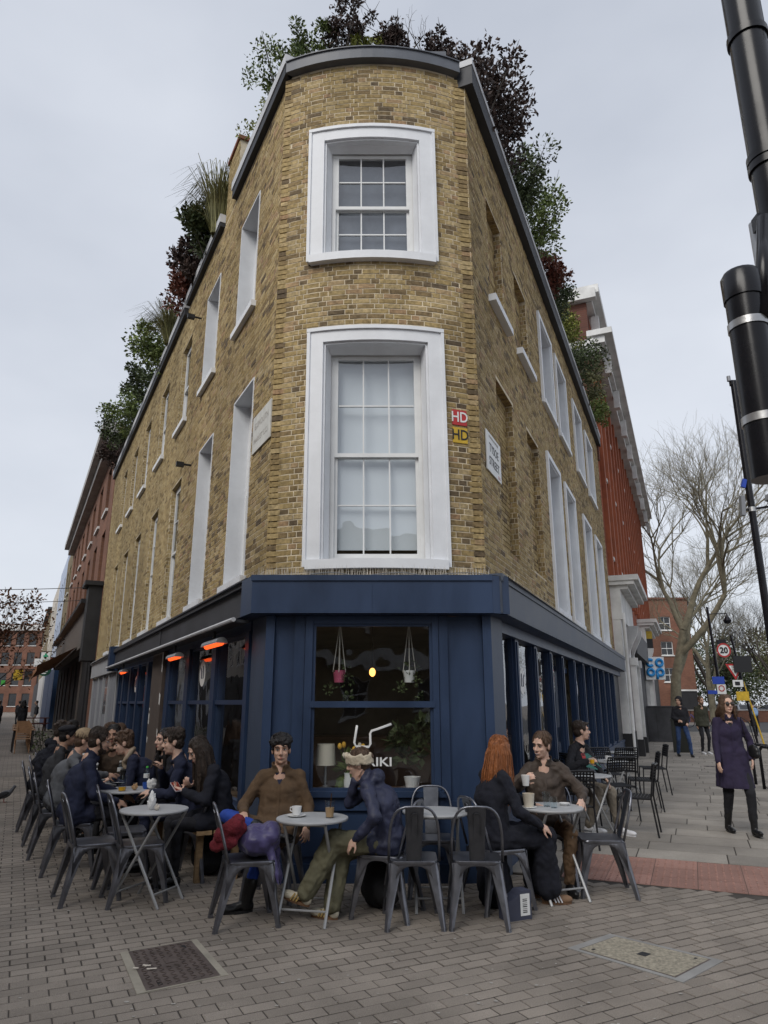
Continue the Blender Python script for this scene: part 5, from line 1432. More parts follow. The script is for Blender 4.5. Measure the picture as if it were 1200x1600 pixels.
# ------------------------------------------------------------------ street furniture
pm('pole_black', (0.008, 0.008, 0.011), 0.26, var=0.2, scale=6, bump=0.06, bscale=12, spec=0.32, coord='World'); pm('steel_band', (0.50, 0.50, 0.50), 0.35, 0.9, var=0.15, bump=0.05); pm('sign_back', (0.24, 0.25, 0.27), 0.5, 0.3, var=0.1); pm('sign_blue', (0.02, 0.06, 0.38), 0.4, var=0.05, bump=0)
t = thing('signal_pole', 'thick glossy black signal pole with clamps, braces and hanging tube', 'pole', (1.34, 2.0, 0), world=True)
MB().tube([(1.335, 2.0, 0), (1.335, 2.0, 4.9)], 0.062, 24).build('pole', 'pole_black', t, smooth=40)
for z in (3.95, 3.42, 3.385, 3.13, 2.92):
    m = MB(); m.lathe([(0.0625, -0.014), (0.069, -0.014), (0.069, 0.014), (0.0625, 0.014)], 24, (1.335, 2.0, z)); m.build('clamp_band', 'pole_black', t, smooth=40)
for z in (3.12, 2.93):
    MB().obox((1.245, 1.95, z), (0.05, 0.04, 0.05)).build('clamp_lug', 'pole_black', t); MB().tube([(1.245, 1.925, z), (1.245, 1.935, z)], 0.011, 8).build('bolt', 'steel_band', t)
for z, x in ((3.96, 1.42), (3.43, 1.42), (3.40, 1.42)):
    MB().tube([(x - 0.02, 1.93, z), (x + 0.03, 1.95, z + 0.012)], 0.006, 6).build('bolt', 'steel_band', t)
MB().tube([(1.115, 1.9, 2.22), (1.115, 1.9, 2.80)], 0.054, 20).build('hanging_tube', 'pole_black', t, smooth=40); MB().lathe([(0.058, 2.80), (0.059, 2.88), (0.05, 2.895), (0.001, 2.897)], 20, (1.115, 1.9, 0)).build('tube_cap', 'pole_black', t, smooth=40)
for z in (2.71, 2.40):
    m = MB(); m.lathe([(0.0545, z - 0.012), (0.0575, z - 0.012), (0.0575, z + 0.012), (0.0545, z + 0.012)], 20, (1.115, 1.9, 0)); m.build('steel_band', 'steel_band', t, smooth=40)
MB().tube([(1.14, 1.86, 2.72), (1.22, 1.9, 3.1)], 0.022, 10).build('brace', 'pole_black', t, smooth=True); MB().tube([(1.14, 1.85, 2.33), (1.32, 1.93, 2.62)], 0.022, 10).build('brace', 'pole_black', t, smooth=True)
MB().tube([(1.42, 2.02, 3.40), (1.62, 2.1, 3.72), (1.62, 2.1, 4.6)], 0.035, 10).build('bracket_arm', 'pole_black', t, smooth=True)
MB().box(1.60, 1.95, 2.20, 2.23, 2.9, 4.1).build('sign_panel', 'sign_back', t)
MB().tube([(1.24, 1.99, 2.5), (1.24, 1.99, 3.15)], 0.016, 10).build('conduit', 'steel_band', t, smooth=True)

t = thing('lamp_post', 'tall slim black post with top bracket and security cameras', 'lamp post', (6.6, 12.0, 0), world=True)
MB().tube([(6.6, 12, 0), (6.6, 12, 1.2)], 0.09, 14).build('base', 'pole_black', t, smooth=40); MB().tube([(6.6, 12, 1.2), (6.6, 12, 7.45)], [0.068, 0.055], 12).build('column', 'pole_black', t, smooth=40)
MB().obox((6.85, 12, 7.42), (0.62, 0.09, 0.09)).build('top_bracket', 'pole_black', t); MB().tube([(6.52, 12, 7.46), (6.52, 12, 7.56)], 0.035, 8).build('photocell', 'sign_back', t); MB().obox((6.70, 11.97, 6.98), (0.09, 0.1, 0.34)).build('control_box', 'pole_black', t)
MB().tube([(6.6, 12, 4.95), (7.0, 11.95, 5.0)], 0.022, 8).build('camera_arm', 'pole_black', t); MB().obox((6.98, 11.9, 5.10), (0.3, 0.13, 0.12), Euler((0, 0.25, 0.2)).to_matrix()).build('camera', 'sign_back', t)
MB().obox((6.42, 11.96, 5.0), (0.07, 0.08, 0.36), Euler((0, 0.08, 0)).to_matrix()).build('antenna', 'sign_back', t); MB().tube([(6.6, 12, 4.95), (6.42, 11.96, 4.92)], 0.02, 8).build('camera_arm', 'pole_black', t); MB().obox((6.50, 11.96, 5.42), (0.07, 0.05, 0.16), Euler((0, 0.3, 0)).to_matrix()).build('blue_tag', 'sign_blue', t)
MB().lathe([(0.06, 4.9), (0.072, 4.9), (0.072, 4.98), (0.06, 4.98)], 14, (6.6, 12, 0)).build('steel_band', 'steel_band', t)

def disc(mb, cx, y, cz, r, n=28, r2=0.0, th=0.01):
    for k in range(n):
        a, b = 2 * math.pi * k / n, 2 * math.pi * (k + 1) / n
        mb.add([(cx + r2 * math.cos(a), y, cz + r2 * math.sin(a)), (cx + r * math.cos(a), y, cz + r * math.sin(a)), (cx + r * math.cos(b), y, cz + r * math.sin(b)), (cx + r2 * math.cos(b), y, cz + r2 * math.sin(b))], [(0, 1, 2, 3)])
    return mb
t = thing('speed_sign', 'lamp column carrying a round red-ringed 20 sign and blue plates', 'sign', (14.2, 30.1, 0), world=True)
MB().tube([(14.2, 30.12, 0), (14.0, 30.12, 5.6)], [0.08, 0.05], 12).build('column', 'pole_black', t, smooth=40); MB().tube([(14.0, 30.12, 5.3), (14.8, 30.1, 5.32)], 0.02, 8).build('lamp_arm', 'pole_black', t)
MB().lathe([(0.02, 5.32), (0.06, 5.2), (0.17, 5.02), (0.12, 4.9), (0.02, 4.86)], 14, (14.8, 30.1, 0)).build('lantern', 'pole_black', t, smooth=40)
disc(MB(), 14.43, 30.0, 3.75, 0.30).build('plate', 'sign_white', t); disc(MB(), 14.43, 29.99, 3.75, 0.30, r2=0.235).build('red_ring', 'sign_red', t)
lettering('20', 0.34, 'sign_black', t, (14.43, 29.985, 3.74), (1, 0, 0), (0, 0, 1), ext=0.001, bold=0.012)
MB().obox((14.4, 30.06, 4.1), (0.36, 0.1, 0.2)).build('sign_lamp', 'pole_black', t)
MB().box(13.8, 14.3, 30.0, 30.02, 2.36, 2.66).build('blue_plate', 'sign_blue', t); MB().box(13.95, 14.32, 29.99, 30.01, 1.95, 2.34).build('white_plate', 'sign_white', t); disc(MB(), 14.13, 29.975, 2.18, 0.13, r2=0.09).build('red_ring', 'sign_red', t); MB().box(13.55, 13.95, 30.0, 30.02, 1.95, 2.1).build('blue_plate', 'sign_blue', t)
t = thing('junction_signs', 'leaning black posts with give way triangle, camera plate and yellow plate', 'sign', (14.2, 28, 0), world=True)
MB().tube([(14.35, 28.05, 0), (13.85, 28.05, 4.2)], 0.045, 10).build('post', 'pole_black', t); MB().tube([(14.6, 28.05, 0), (14.1, 28.05, 2.4)], 0.03, 10).build('post', 'sign_yellow', t)
m = MB(); m.add([(13.45, 28, 3.08), (14.15, 28, 3.08), (13.8, 28, 2.46)], [(0, 1, 2)]); m.build('triangle', 'sign_red', t)
m = MB(); m.add([(13.57, 27.985, 3.01), (14.03, 27.985, 3.01), (13.8, 27.985, 2.60)], [(0, 1, 2)]); m.build('triangle_face', 'sign_white', t); lettering('GIVE', 0.12, 'sign_black', t, (13.8, 27.98, 2.95), (1, 0, 0), (0, 0, 1), ext=0.001); lettering('WAY', 0.10, 'sign_black', t, (13.8, 27.98, 2.84), (1, 0, 0), (0, 0, 1), ext=0.001)
MB().box(13.75, 14.45, 27.9, 27.95, 2.75, 3.38).build('sign_back', 'sign_black', t); MB().box(13.65, 14.05, 27.97, 27.99, 2.2, 2.46).build('camera_plate', 'sign_white', t); MB().box(13.73, 13.92, 27.955, 27.965, 2.26, 2.40).build('camera_symbol', 'sign_black', t); MB().box(13.73, 14.22, 27.97, 27.99, 1.68, 2.02).build('yellow_plate', 'sign_yellow', t)
t = thing('street_cabinet', 'tall dark grey street cabinet against the right-hand shopfronts', 'cabinet', (11.75, 31.2, 0), R(-22))
MB().box(-0.72, 0.72, -0.3, 0.3, 0.0, 1.42).build('cabinet_body', 'fascia_dark', t); MB().box(-0.75, 0.75, -0.33, 0.33, 1.42, 1.47).build('lid', 'fascia_dark', t); MB().box(-0.006, 0.006, -0.306, -0.301, 0.1, 1.36).build('door_seam', 'sign_black', t)
t = thing('litter_bin', 'dark olive litter bin beside the walking men', 'bin', (10.0, 24.6, 0), R(-20))
MB().box(-0.25, 0.25, -0.2, 0.2, 0.0, 1.02).build('bin_body', 'dark_bin' if 'dark_bin' in MATS else pm('dark_bin', (0.02, 0.022, 0.018), 0.6), t); MB().box(-0.27, 0.27, -0.22, 0.22, 1.02, 1.08).build('lid', 'dark_bin', t)
for k, (x, y) in enumerate(((7.30, 13.9), (7.55, 14.7))):
    m = MB(); m.tube([(x, y - 0.35, 0), (x, y - 0.35, 0.7), (x + 0.01, y - 0.27, 0.78), (x + 0.01, y + 0.27, 0.78), (x, y + 0.35, 0.7), (x, y + 0.35, 0)], 0.03, 8)
    tag(m.build('cycle_stand', 'pole_black', smooth=True), 'black hooped cycle stand near the kerb, %s the walking woman' % ('just behind' if k == 0 else 'farther behind'), 'cycle stand')

# cars parked down the right-hand road
pm('car_silver', (0.34, 0.36, 0.39), 0.3, 0.5, var=0.03, bump=0, spec=0.6); pm('car_dark', (0.02, 0.022, 0.03), 0.25, 0.3, var=0.05, bump=0, spec=0.6); pm('car_grey', (0.16, 0.18, 0.21), 0.3, 0.5, var=0.03, bump=0, spec=0.6); pm('tyre', (0.015, 0.015, 0.015), 0.8); pm('lamp_lens', (0.7, 0.72, 0.74), 0.15, var=0.02, bump=0)
def car(label, loc, rz, mat):
    t = thing('parked_car', label, 'car', loc, rz, 'cars on the right-hand road')
    pr = [(-2.1, 0.35), (-2.12, 0.75), (-1.95, 0.92), (-1.1, 1.0), (-0.45, 1.42), (0.95, 1.45), (1.75, 1.05), (2.08, 0.95), (2.12, 0.4), (1.75, 0.28), (-1.75, 0.28)]
    m = MB(); n = len(pr)
    for x, k in ((-0.86, 0), (-0.80, 1), (0.80, 1), (0.86, 0)):
        m.v += [(x * (1 - 0.14 * max(0, z - 0.95) / 0.5), y * (1.0 if k else 0.975), z if k else 0.3 + (z - 0.3) * 0.96) for y, z in pr]
    for i in range(3): m.f += [(i * n + j, i * n + (j + 1) % n, (i + 1) * n + (j + 1) % n, (i + 1) * n + j) for j in range(n)]
    m.f += [tuple(range(n)), tuple(range(4 * n - 1, 3 * n - 1, -1))]; m.mi = [0] * len(m.f); m.build('body', mat, t, smooth=35)
    for nm, q in (('windscreen', [(-0.70, -1.02, 1.035), (0.70, -1.02, 1.035), (0.63, -0.5, 1.40), (-0.63, -0.5, 1.40)]), ('rear_window', [(-0.68, 1.66, 1.11), (0.68, 1.66, 1.11), (0.62, 1.05, 1.43), (-0.62, 1.05, 1.43)])):
        m = MB(); m.add([(x, y + (-0.012 if y < 0 else 0.012), z + 0.012) for x, y, z in q], [(0, 1, 2, 3)]); m.build(nm, 'win_dark', t)
    for sx in (-1, 1):
        m = MB(); m.add([(sx * 0.86, -0.85, 1.0), (sx * 0.86, 1.5, 1.02), (sx * 0.775, 0.95, 1.38), (sx * 0.775, -0.4, 1.36)], [(0, 1, 2, 3)]); m.build('side_window', 'win_dark', t)
        MB().obox((sx * 0.62, -2.1, 0.72), (0.34, 0.06, 0.16)).build('headlight', 'lamp_lens', t); MB().obox((sx * 0.94, -0.75, 1.0), (0.12, 0.08, 0.1)).build('wing_mirror', mat, t)
        for y in (-1.35, 1.35):
            m = MB(); m.lathe([(0.02, -0.1), (0.3, -0.1), (0.32, -0.06), (0.32, 0.06), (0.3, 0.1), (0.02, 0.1)], 18, (sx * 0.79, y, 0.32), Matrix.Rotation(R(90), 3, 'Y')); w = m.build('wheel', 'tyre', t)
            m = MB(); m.lathe([(0.02, -0.11), (0.2, -0.11), (0.2, 0.11), (0.02, 0.11)], 14, (sx * 0.79, y, 0.32), Matrix.Rotation(R(90), 3, 'Y')); m.build('rim', 'galv', w, loc=(0, 0, 0))
    MB().box(-0.26, 0.26, -2.14, -2.125, 0.42, 0.53).build('number_plate', 'sign_white', t); MB().box(-0.5, 0.5, -2.135, -2.12, 0.56, 0.68).build('grille', 'tyre', t)
    return t
car('silver car facing the junction on the right-hand road', (33.0, 66, -0.012), R(-10), 'car_silver'); car('grey car behind the silver one', (37.0, 80, -0.012), R(-12), 'car_grey'); car('black car crossing at the road end', (40.5, 74, -0.012), R(80), 'car_dark')
t = thing('hire_bicycle', 'blue bicycle leaning by the entrance of the flats', 'bicycle', (21.2, 49, 0), R(60))
for y in (-0.52, 0.52):
    n = 20; w = MB().tube([(0, y + 0.32 * math.cos(2 * math.pi * k / n), 0.33 + 0.32 * math.sin(2 * math.pi * k / n)) for k in range(n + 1)], 0.022, 6).build('wheel', 'tyre', t)
MB().tube([(0, -0.52, 0.33), (0, -0.1, 0.3), (0, 0.4, 0.85), (0, 0.52, 0.33)], 0.03, 6).build('frame', 'sign_blue', t); MB().tube([(0, -0.1, 0.3), (0, -0.22, 0.9)], 0.025, 6).build('seat_tube', 'sign_blue', t); MB().obox((0, -0.22, 0.93), (0.12, 0.26, 0.05)).build('saddle', 'tyre', t); MB().tube([(-0.28, 0.36, 1.05), (0.28, 0.36, 1.05)], 0.018, 6).tube([(0, 0.36, 1.05), (0, 0.4, 0.85)], 0.018, 6).build('handlebar', 'tyre', t)

# ------------------------------------------------------------------ market clutter on the left
def sgn(label, x, y, z, w, h, mat, par=None, name='hanging_sign'):
    t = thing(name, label, 'sign', (x, y, z - h / 2), world=True, group='hanging signs down the market'); MB().box(x - w / 2, x + w / 2, y - 0.05, y + 0.05, z - h / 2, z + h / 2).build('panel', mat, t); MB().tube([(x - w / 2, y, z + h / 2 + 0.05), (x + w / 2 + 1.2, y, z + h / 2 + 0.05)], 0.025, 6).build('bracket', 'pole_black', t); return t
t = sgn('white pharmacy sign with green cross', -23.87, 50, 4.78, 0.66, 0.52, 'sign_white')
pm('pharm_green', (0.03, 0.32, 0.16), 0.4, var=0.05, bump=0); MB().box(-24.03, -23.71, 49.93, 49.945, 4.72, 4.84).build('cross_bar', 'pharm_green', t); MB().box(-23.93, -23.81, 49.915, 49.928, 4.6, 4.96).build('cross_bar', 'pharm_green', t)
pm('sign_green', (0.012, 0.075, 0.045), 0.4, var=0.05, bump=0)
t = thing('hanging_sign', 'round dark green shop sign with pale lettering', 'sign', (-21.94, 46, 3.2), world=True, group='hanging signs down the market'); MB().lathe([(0.01, -0.04), (0.42, -0.04), (0.42, 0.04), (0.01, 0.04)], 28, (-21.94, 46, 3.68), Matrix.Rotation(R(90), 3, 'X')).build('disc', 'sign_green', t)
for k, (w_, z) in enumerate(((0.22, 3.86), (0.52, 3.70), (0.44, 3.55), (0.28, 3.42))): MB().box(-21.94 - w_ / 2, -21.94 + w_ / 2, 45.945, 45.955, z - 0.03, z + 0.04).build('lettering_line', 'sign_white', t)
MB().tube([(-21.9, 46, 4.15), (-20.7, 46, 4.15)], 0.025, 6).build('bracket', 'pole_black', t)
sgn('white panel sign beyond the pharmacy cross', -26.8, 55, 4.6, 0.6, 0.6, 'sign_white'); sgn('bright yellow panel sign farther down the market', -30.8, 60, 3.85, 0.75, 0.85, 'sign_yellow'); sgn('dark panel sign beside the yellow one', -29.2, 58.5, 3.8, 0.6, 0.7, 'sign_black'); sgn('small red panel sign next to the white one', -25.7, 55, 4.65, 0.35, 0.6, 'sign_red'); sgn('lime green round-cornered sign far down the market', -37.3, 70, 3.5, 0.35, 0.45, 'green_cap' if 'green_cap' in MATS else pm('green_cap', (0.10, 0.55, 0.10), 0.4, var=0.05, bump=0))
def wood_chair(label, x, y, rz, first=[None]):
    if first[0]: return dup(first[0], (x, y, 0), rz, label)
    t = thing('folding_chair', label, 'chair', (x, y, 0), rz, 'timber folding chairs outside the red house')
    for k in range(5): MB().box(-0.2, 0.2, -0.18 + k * 0.08, -0.115 + k * 0.08, 0.44, 0.46).build('seat_slat', 'orange_wood', t)
    for k in range(3): MB().box(-0.2, 0.2, -0.24, -0.22, 0.62 + k * 0.085, 0.69 + k * 0.085).build('back_slat', 'orange_wood', t)
    for sx in (-0.21, 0.21): MB().tube([(sx, 0.2, 0), (sx, -0.24, 0.9)], 0.014, 5).build('leg', 'orange_wood', t); MB().tube([(sx, -0.2, 0), (sx, 0.2, 0.44)], 0.014, 5).build('leg', 'orange_wood', t)
    first[0] = t; KIDS[t.name] = list(t.children); return t
def wood_table(label, x, y, first=[None]):
    if first[0]: return dup(first[0], (x, y, 0), R(30), label)
    t = thing('timber_table', label, 'table', (x, y, 0), R(30), 'timber tables outside the red house')
    for k in range(6): MB().box(-0.35 + k * 0.117, -0.245 + k * 0.117, -0.35, 0.35, 0.70, 0.725).build('slat', 'orange_wood', t)
    for sx in (-0.3, 0.3):
        for sy in (-0.3, 0.3): MB().tube([(sx, sy, 0), (sx * 0.9, sy * 0.9, 0.70)], 0.018, 5).build('leg', 'shop_dark', t)
    first[0] = t; KIDS[t.name] = list(t.children); return t
for k in range(4):
    p = FL(20.5 + k * 2.0, 1.9, 0); wood_table('slatted timber table outside the red house, %s' % ('nearest the grey boards', 'second from the grey boards', 'third from the grey boards', 'fourth from the grey boards')[k], p[0], p[1])
    for j, (ds, do, rz) in enumerate(((-0.7, 0.0, -153 + 180), (0.7, 0.0, -153))):
        p = FL(20.5 + k * 2.0 + ds, 1.9 + do, 0); wood_chair('timber folding chair on the %s side of the %s slatted table' % (('cafe', 'far')[j], ('first', 'second', 'third', 'fourth')[k]), p[0], p[1], R(rz + 180))
t = thing('rope_barrier', 'low dark rail fence around the timber tables', 'barrier', FL(17, 2.9, 0), world=True)
for k in range(4): MB(FL).tube([(19.2 + 2.4 * k, 2.8, 0), (19.2 + 2.4 * k, 2.8, 0.95)], 0.03, 6).build('post', 'shop_dark', t)
MB(FL).tube([(19.2, 2.8, 0.9), (26.4, 2.8, 0.9)], 0.02, 6).build('rail', 'shop_dark', t)
t = thing('chalkboard', 'black A-frame chalkboard with white chalk lines among the tables', 'sign', (-5.15, 12.7, 0), R(10))
for s_ in (-1, 1): MB().obox((0, s_ * 0.14, 0.5), (0.56, 0.03, 1.02), Euler((s_ * 0.24, 0, 0)).to_matrix()).build('board', 'sign_black', t)
for k in range(6): MB().obox((random.uniform(-0.05, 0.05), -0.175 + (0.75 - 0.1 * k - 0.5) * 0.245, 0.75 - 0.1 * k), (random.uniform(0.2, 0.4), 0.004, 0.03), Euler((-0.24, 0, 0)).to_matrix()).build('chalk_line', 'sign_white', t)
t = thing('planter', 'navy-lidded timber box with a wispy plant by the grey boards', 'planter', FL(7.6, 1.0, 0), world=True)
MB(FL).box(7.2, 8.1, 0.8, 1.3, 0, 0.75).build('box', 'teak_box' if 'teak_box' in MATS else pm('teak_box', (0.20, 0.09, 0.06), 0.6), t); MB(FL).box(7.1, 8.2, 0.7, 1.4, 0.75, 0.9).build('lid', 'navy_paint', t)
shrub('wispy grey-green plant behind the chalkboard', FL(9.3, 1.6, 0.75), (0.3, 0.3, 0.5), 'leaf_dark', n=350, size=0.06, seed=130, name='potted_plant', group=None, base=0.0)
t = thing('picnic_bench', 'red-brown picnic bench far down the market', 'bench', (-20.3, 42, 0), R(20))
MB().box(-0.8, 0.8, -0.35, 0.35, 0.72, 0.77).build('top', 'brown_bench' if 'brown_bench' in MATS else pm('brown_bench', (0.10, 0.03, 0.025), 0.7), t)
for sy in (-0.7, 0.7): MB().box(-0.8, 0.8, sy - 0.13, sy + 0.13, 0.42, 0.46).build('seat', 'brown_bench', t)
for sx in (-0.6, 0.6):
    for sg in (-1, 1): MB().tube([(sx, sg * 0.25, 0.72), (sx, sg * 0.65, 0)], 0.045, 5).build('leg', 'brown_bench', t)
    MB().tube([(sx, -0.8, 0.4), (sx, 0.8, 0.4)], 0.035, 5).build('crossbeam', 'brown_bench', t)
m = MB(); pts = [Vector((-30 + 15 * u, 30, 0)) for u in (0, 1)]
for (a, b) in (((-9.5, 24.5, 5.6), (-26, 24, 6.2)), ((-12.5, 30, 5.9), (-30, 29, 6.4))):
    A, B = Vector(a), Vector(b); q = MB(); q.tube([A.lerp(B, i / 12) - Vector((0, 0, 1.6 * (i / 12) * (1 - i / 12))) for i in range(13)], 0.012, 4)
    tag(q.build('overhead_cable', 'shop_dark'), 'thin cable slung across the market street, %s' % ('nearer the yellow house' if a[1] < 25 else 'farther from the yellow house'), 'cable')
# pigeon
t = thing('pigeon', 'grey pigeon standing on the market paving', 'pigeon', (-6.32, 12.4, 0), R(-75))
pm('feather', (0.10, 0.105, 0.12), 0.7, var=0.3, scale=30, bump=0.3)
PIG = t
# ------------------------------------------------------------------ cafe furniture
pm('gunmetal', (0.19, 0.195, 0.22), 0.33, 0.85, var=0.25, scale=9, bump=0.06, bscale=30, spec=0.5)
pm('gunmetal_dark', (0.10, 0.105, 0.12), 0.36, 0.8, var=0.25, scale=9, bump=0.05, spec=0.5)
pm('table_grey', (0.40, 0.41, 0.42), 0.45, 0.0, var=0.08, scale=7, bump=0.03)
pm('table_leg_grey', (0.33, 0.335, 0.34), 0.45, 0.3, var=0.12, scale=9, bump=0.03)
pm('black_metal', (0.018, 0.018, 0.02), 0.4, 0.3, var=0.2, scale=9, bump=0.03)
pm('pine', (0.32, 0.21, 0.11), 0.6, var=0.3, scale=4, bump=0.2, stretch=(1, 8, 8))
pm('teak', (0.23, 0.13, 0.07), 0.6, var=0.3, scale=4, bump=0.2, stretch=(1, 8, 8))

def rounded_rect(hx, hy, r, n=4):
    pts = []
    for cx, cy, a0 in ((hx - r, hy - r, 0), (-hx + r, hy - r, 90), (-hx + r, -hy + r, 180), (hx - r, -hy + r, 270)):
        for k in range(n + 1):
            a = R(a0 + 90 * k / n)
            pts.append((cx + r * math.cos(a), cy + r * math.sin(a)))
    return pts

def metal_chair(label, loc, rz):
    t = thing('metal_chair', label, 'chair', loc, rz, 'grey metal cafe chairs')
    # pressed seat: dished sheet with a rolled rim
    m = MB(); rings = [(0.185, 0.18, 0.06, 0.425), (0.192, 0.187, 0.06, 0.44), (0.188, 0.183, 0.058, 0.452), (0.165, 0.16, 0.05, 0.449), (0.10, 0.095, 0.04, 0.443)]
    n = None
    for hx, hy, r, z in rings:
        p = rounded_rect(hx, hy, r); n = len(p)
        m.v += [(x * (1.0 + 0.06 * (y / 0.19)), y, z) for x, y in p]
    for i in range(len(rings) - 1):
        for k in range(n):
            m.f.append((i * n + k, i * n + (k + 1) % n, (i + 1) * n + (k + 1) % n, (i + 1) * n + k))
    m.f.append(tuple((len(rings) - 1) * n + k for k in range(n))); m.mi = [0] * len(m.f)
    m.build('seat', 'gunmetal', t, smooth=50)
    for sx in (-1, 1):
        for sy in (-1, 1):
            m = MB()
            top = Vector((sx * 0.175, sy * 0.165, 0.437)); bot = Vector((sx * (0.215), sy * (0.225 if sy > 0 else 0.25), 0.0))
            vs_ = []; fr = [(0.0, 0.055), (0.25, 0.046), (0.6, 0.03), (1.0, 0.017)]
            for tt, w in fr:           # folded sheet leg: two flanges meeting at the outer corner
                p = top.lerp(bot, tt)
                ox, oy = Vector((-sx, 0, 0)), Vector((0, -sy, 0))
                vs_ += [p + ox * w * 1.5, p + ox * w * 0.35 + Vector((0, sy * 0.012, 0)), p + Vector((sx * 0.004, sy * 0.004, 0)), p + oy * w * 0.35 + Vector((sx * 0.012, 0, 0)), p + oy * w * 1.5, p + (ox + oy) * w * 0.45]
            fs_ = []
            for i in range(len(fr) - 1):
                for k in range(6):
                    fs_.append((i * 6 + k, i * 6 + (k + 1) % 6, i * 6 + 6 + (k + 1) % 6, i * 6 + 6 + k))
            fs_ += [tuple(range(5, -1, -1)), tuple(18 + k for k in range(6))]
            m.add(vs_, fs_); m.obox((bot.x - sx * 0.012, bot.y - sy * 0.012, 0.012), (0.032, 0.032, 0.024))
            m.build('leg', 'gunmetal', t, smooth=40)
    for k in range(4):                 # arched aprons between the legs
        Mx = Matrix.Rotation(k * math.pi / 2, 3, 'Z')
        hx, hy = (0.178, 0.168) if k % 2 == 0 else (0.168, 0.178)
        m = MB(); N = 12
        for i in range(N + 1):
            u = -1 + 2 * i / N
            zb = 0.418 - 0.205 * abs(u) ** 3.2
            ex = 0.045 * (0.437 - zb) / 0.437
            for (z, oo) in ((0.437, 0.0), (zb, ex + 0.012), (zb, ex - 0.004)):
                q = Mx @ Vector((u * (hx + ex * 0.55), -(hy + oo), z)); m.v.append(tuple(q))
        for i in range(N):
            a = i * 3
            m.f += [(a, a + 3, a + 4, a + 1), (a + 1, a + 4, a + 5, a + 2)]
        m.mi = [0] * len(m.f)
        m.build('apron', 'gunmetal', t, smooth=True)
    # hoop back and pressed centre splat
    N = 18; hp = []
    for i in range(N + 1):
        a = math.pi * i / N
        x = -0.185 * math.cos(a) if 0 else -0.19 * math.copysign(abs(math.cos(a)) ** 0.55, math.cos(a))
        zz = 0.45 + 0.395 * (math.sin(a) ** 0.55)
        hp.append((x, -0.165 - 0.115 * (zz - 0.45) / 0.4, zz))
    MB().tube(hp, 0.0105, 8).build('back_hoop', 'gunmetal', t, smooth=True)
    m = MB(); prev = None; fr = [(0.0, 0.058), (0.5, 0.062), (0.9, 0.07), (1.0, 0.07)]
    for tt, w in fr:
        z = 0.452 + tt * 0.385; y = -0.170 - 0.115 * tt * 0.96
        m.v += [(-w, y + 0.004, z), (-w + 0.012, y - 0.004, z), (w - 0.012, y - 0.004, z), (w, y + 0.004, z), (w, y + 0.008, z), (-w, y + 0.008, z)]
    for i in range(len(fr) - 1):
        m.f += [(i * 6 + k, i * 6 + (k + 1) % 6, i * 6 + 6 + (k + 1) % 6, i * 6 + 6 + k) for k in range(6)]
    m.mi = [0] * len(m.f)
    sp = m.build('splat', 'gunmetal_dark', t)
    MB().tube([(-0.026, -0.186, 0.52), (-0.028, -0.275, 0.785), (-0.012, -0.282, 0.80), (0.012, -0.282, 0.80), (0.028, -0.275, 0.785), (0.026, -0.186, 0.52), (-0.026, -0.186, 0.52)], 0.0045, 5).build('pressed_rib', 'gunmetal_dark', sp)
    return t

def bistro_table(label, loc, rz, first=[None]):
    if first[0] is not None:
        return dup(first[0], loc, rz, label)
    t = thing('bistro_table', label, 'table', loc, rz, 'round grey folding tables')
    m = MB(); m.lathe([(0.01, 0.70), (0.265, 0.70), (0.283, 0.702), (0.287, 0.712), (0.284, 0.72), (0.27, 0.722), (0.01, 0.722)], 40); m.build('table_top', 'table_grey', t, smooth=40)
    for sx in (-1, 1):
        for sy in (-1, 1):
            o = 0.165 if sx > 0 else 0.185
            a = Vector((-sx * 0.20, sy * o, 0.695)); b = Vector((sx * 0.235, sy * o, 0.0))
            d = (b - a); L = d.length
            rot = d.to_track_quat('Z', 'Y').to_matrix()
            m = MB(); m.obox((a + b) / 2, (0.008, 0.022, L), rot) if False else m.tube([a, b], 0.0125, 6); m.build('leg', 'table_leg_grey', t)
    for sx in (-1, 1):
        o = 0.165 if sx > 0 else 0.185
        m = MB(); f = 0.86
        x = -sx * 0.20 + sx * 0.435 * f
        m.tube([(x, -o, 0.695 * (1 - f)), (x, o, 0.695 * (1 - f))], 0.008, 6); m.build('crossbar', 'table_leg_grey', t)
        m = MB(); m.tube([(-sx * 0.20, -o, 0.692), (-sx * 0.20, o, 0.692)], 0.009, 6); m.build('top_rail', 'table_leg_grey', t)
    first[0] = t; KIDS[t.name] = list(t.children)
    return t

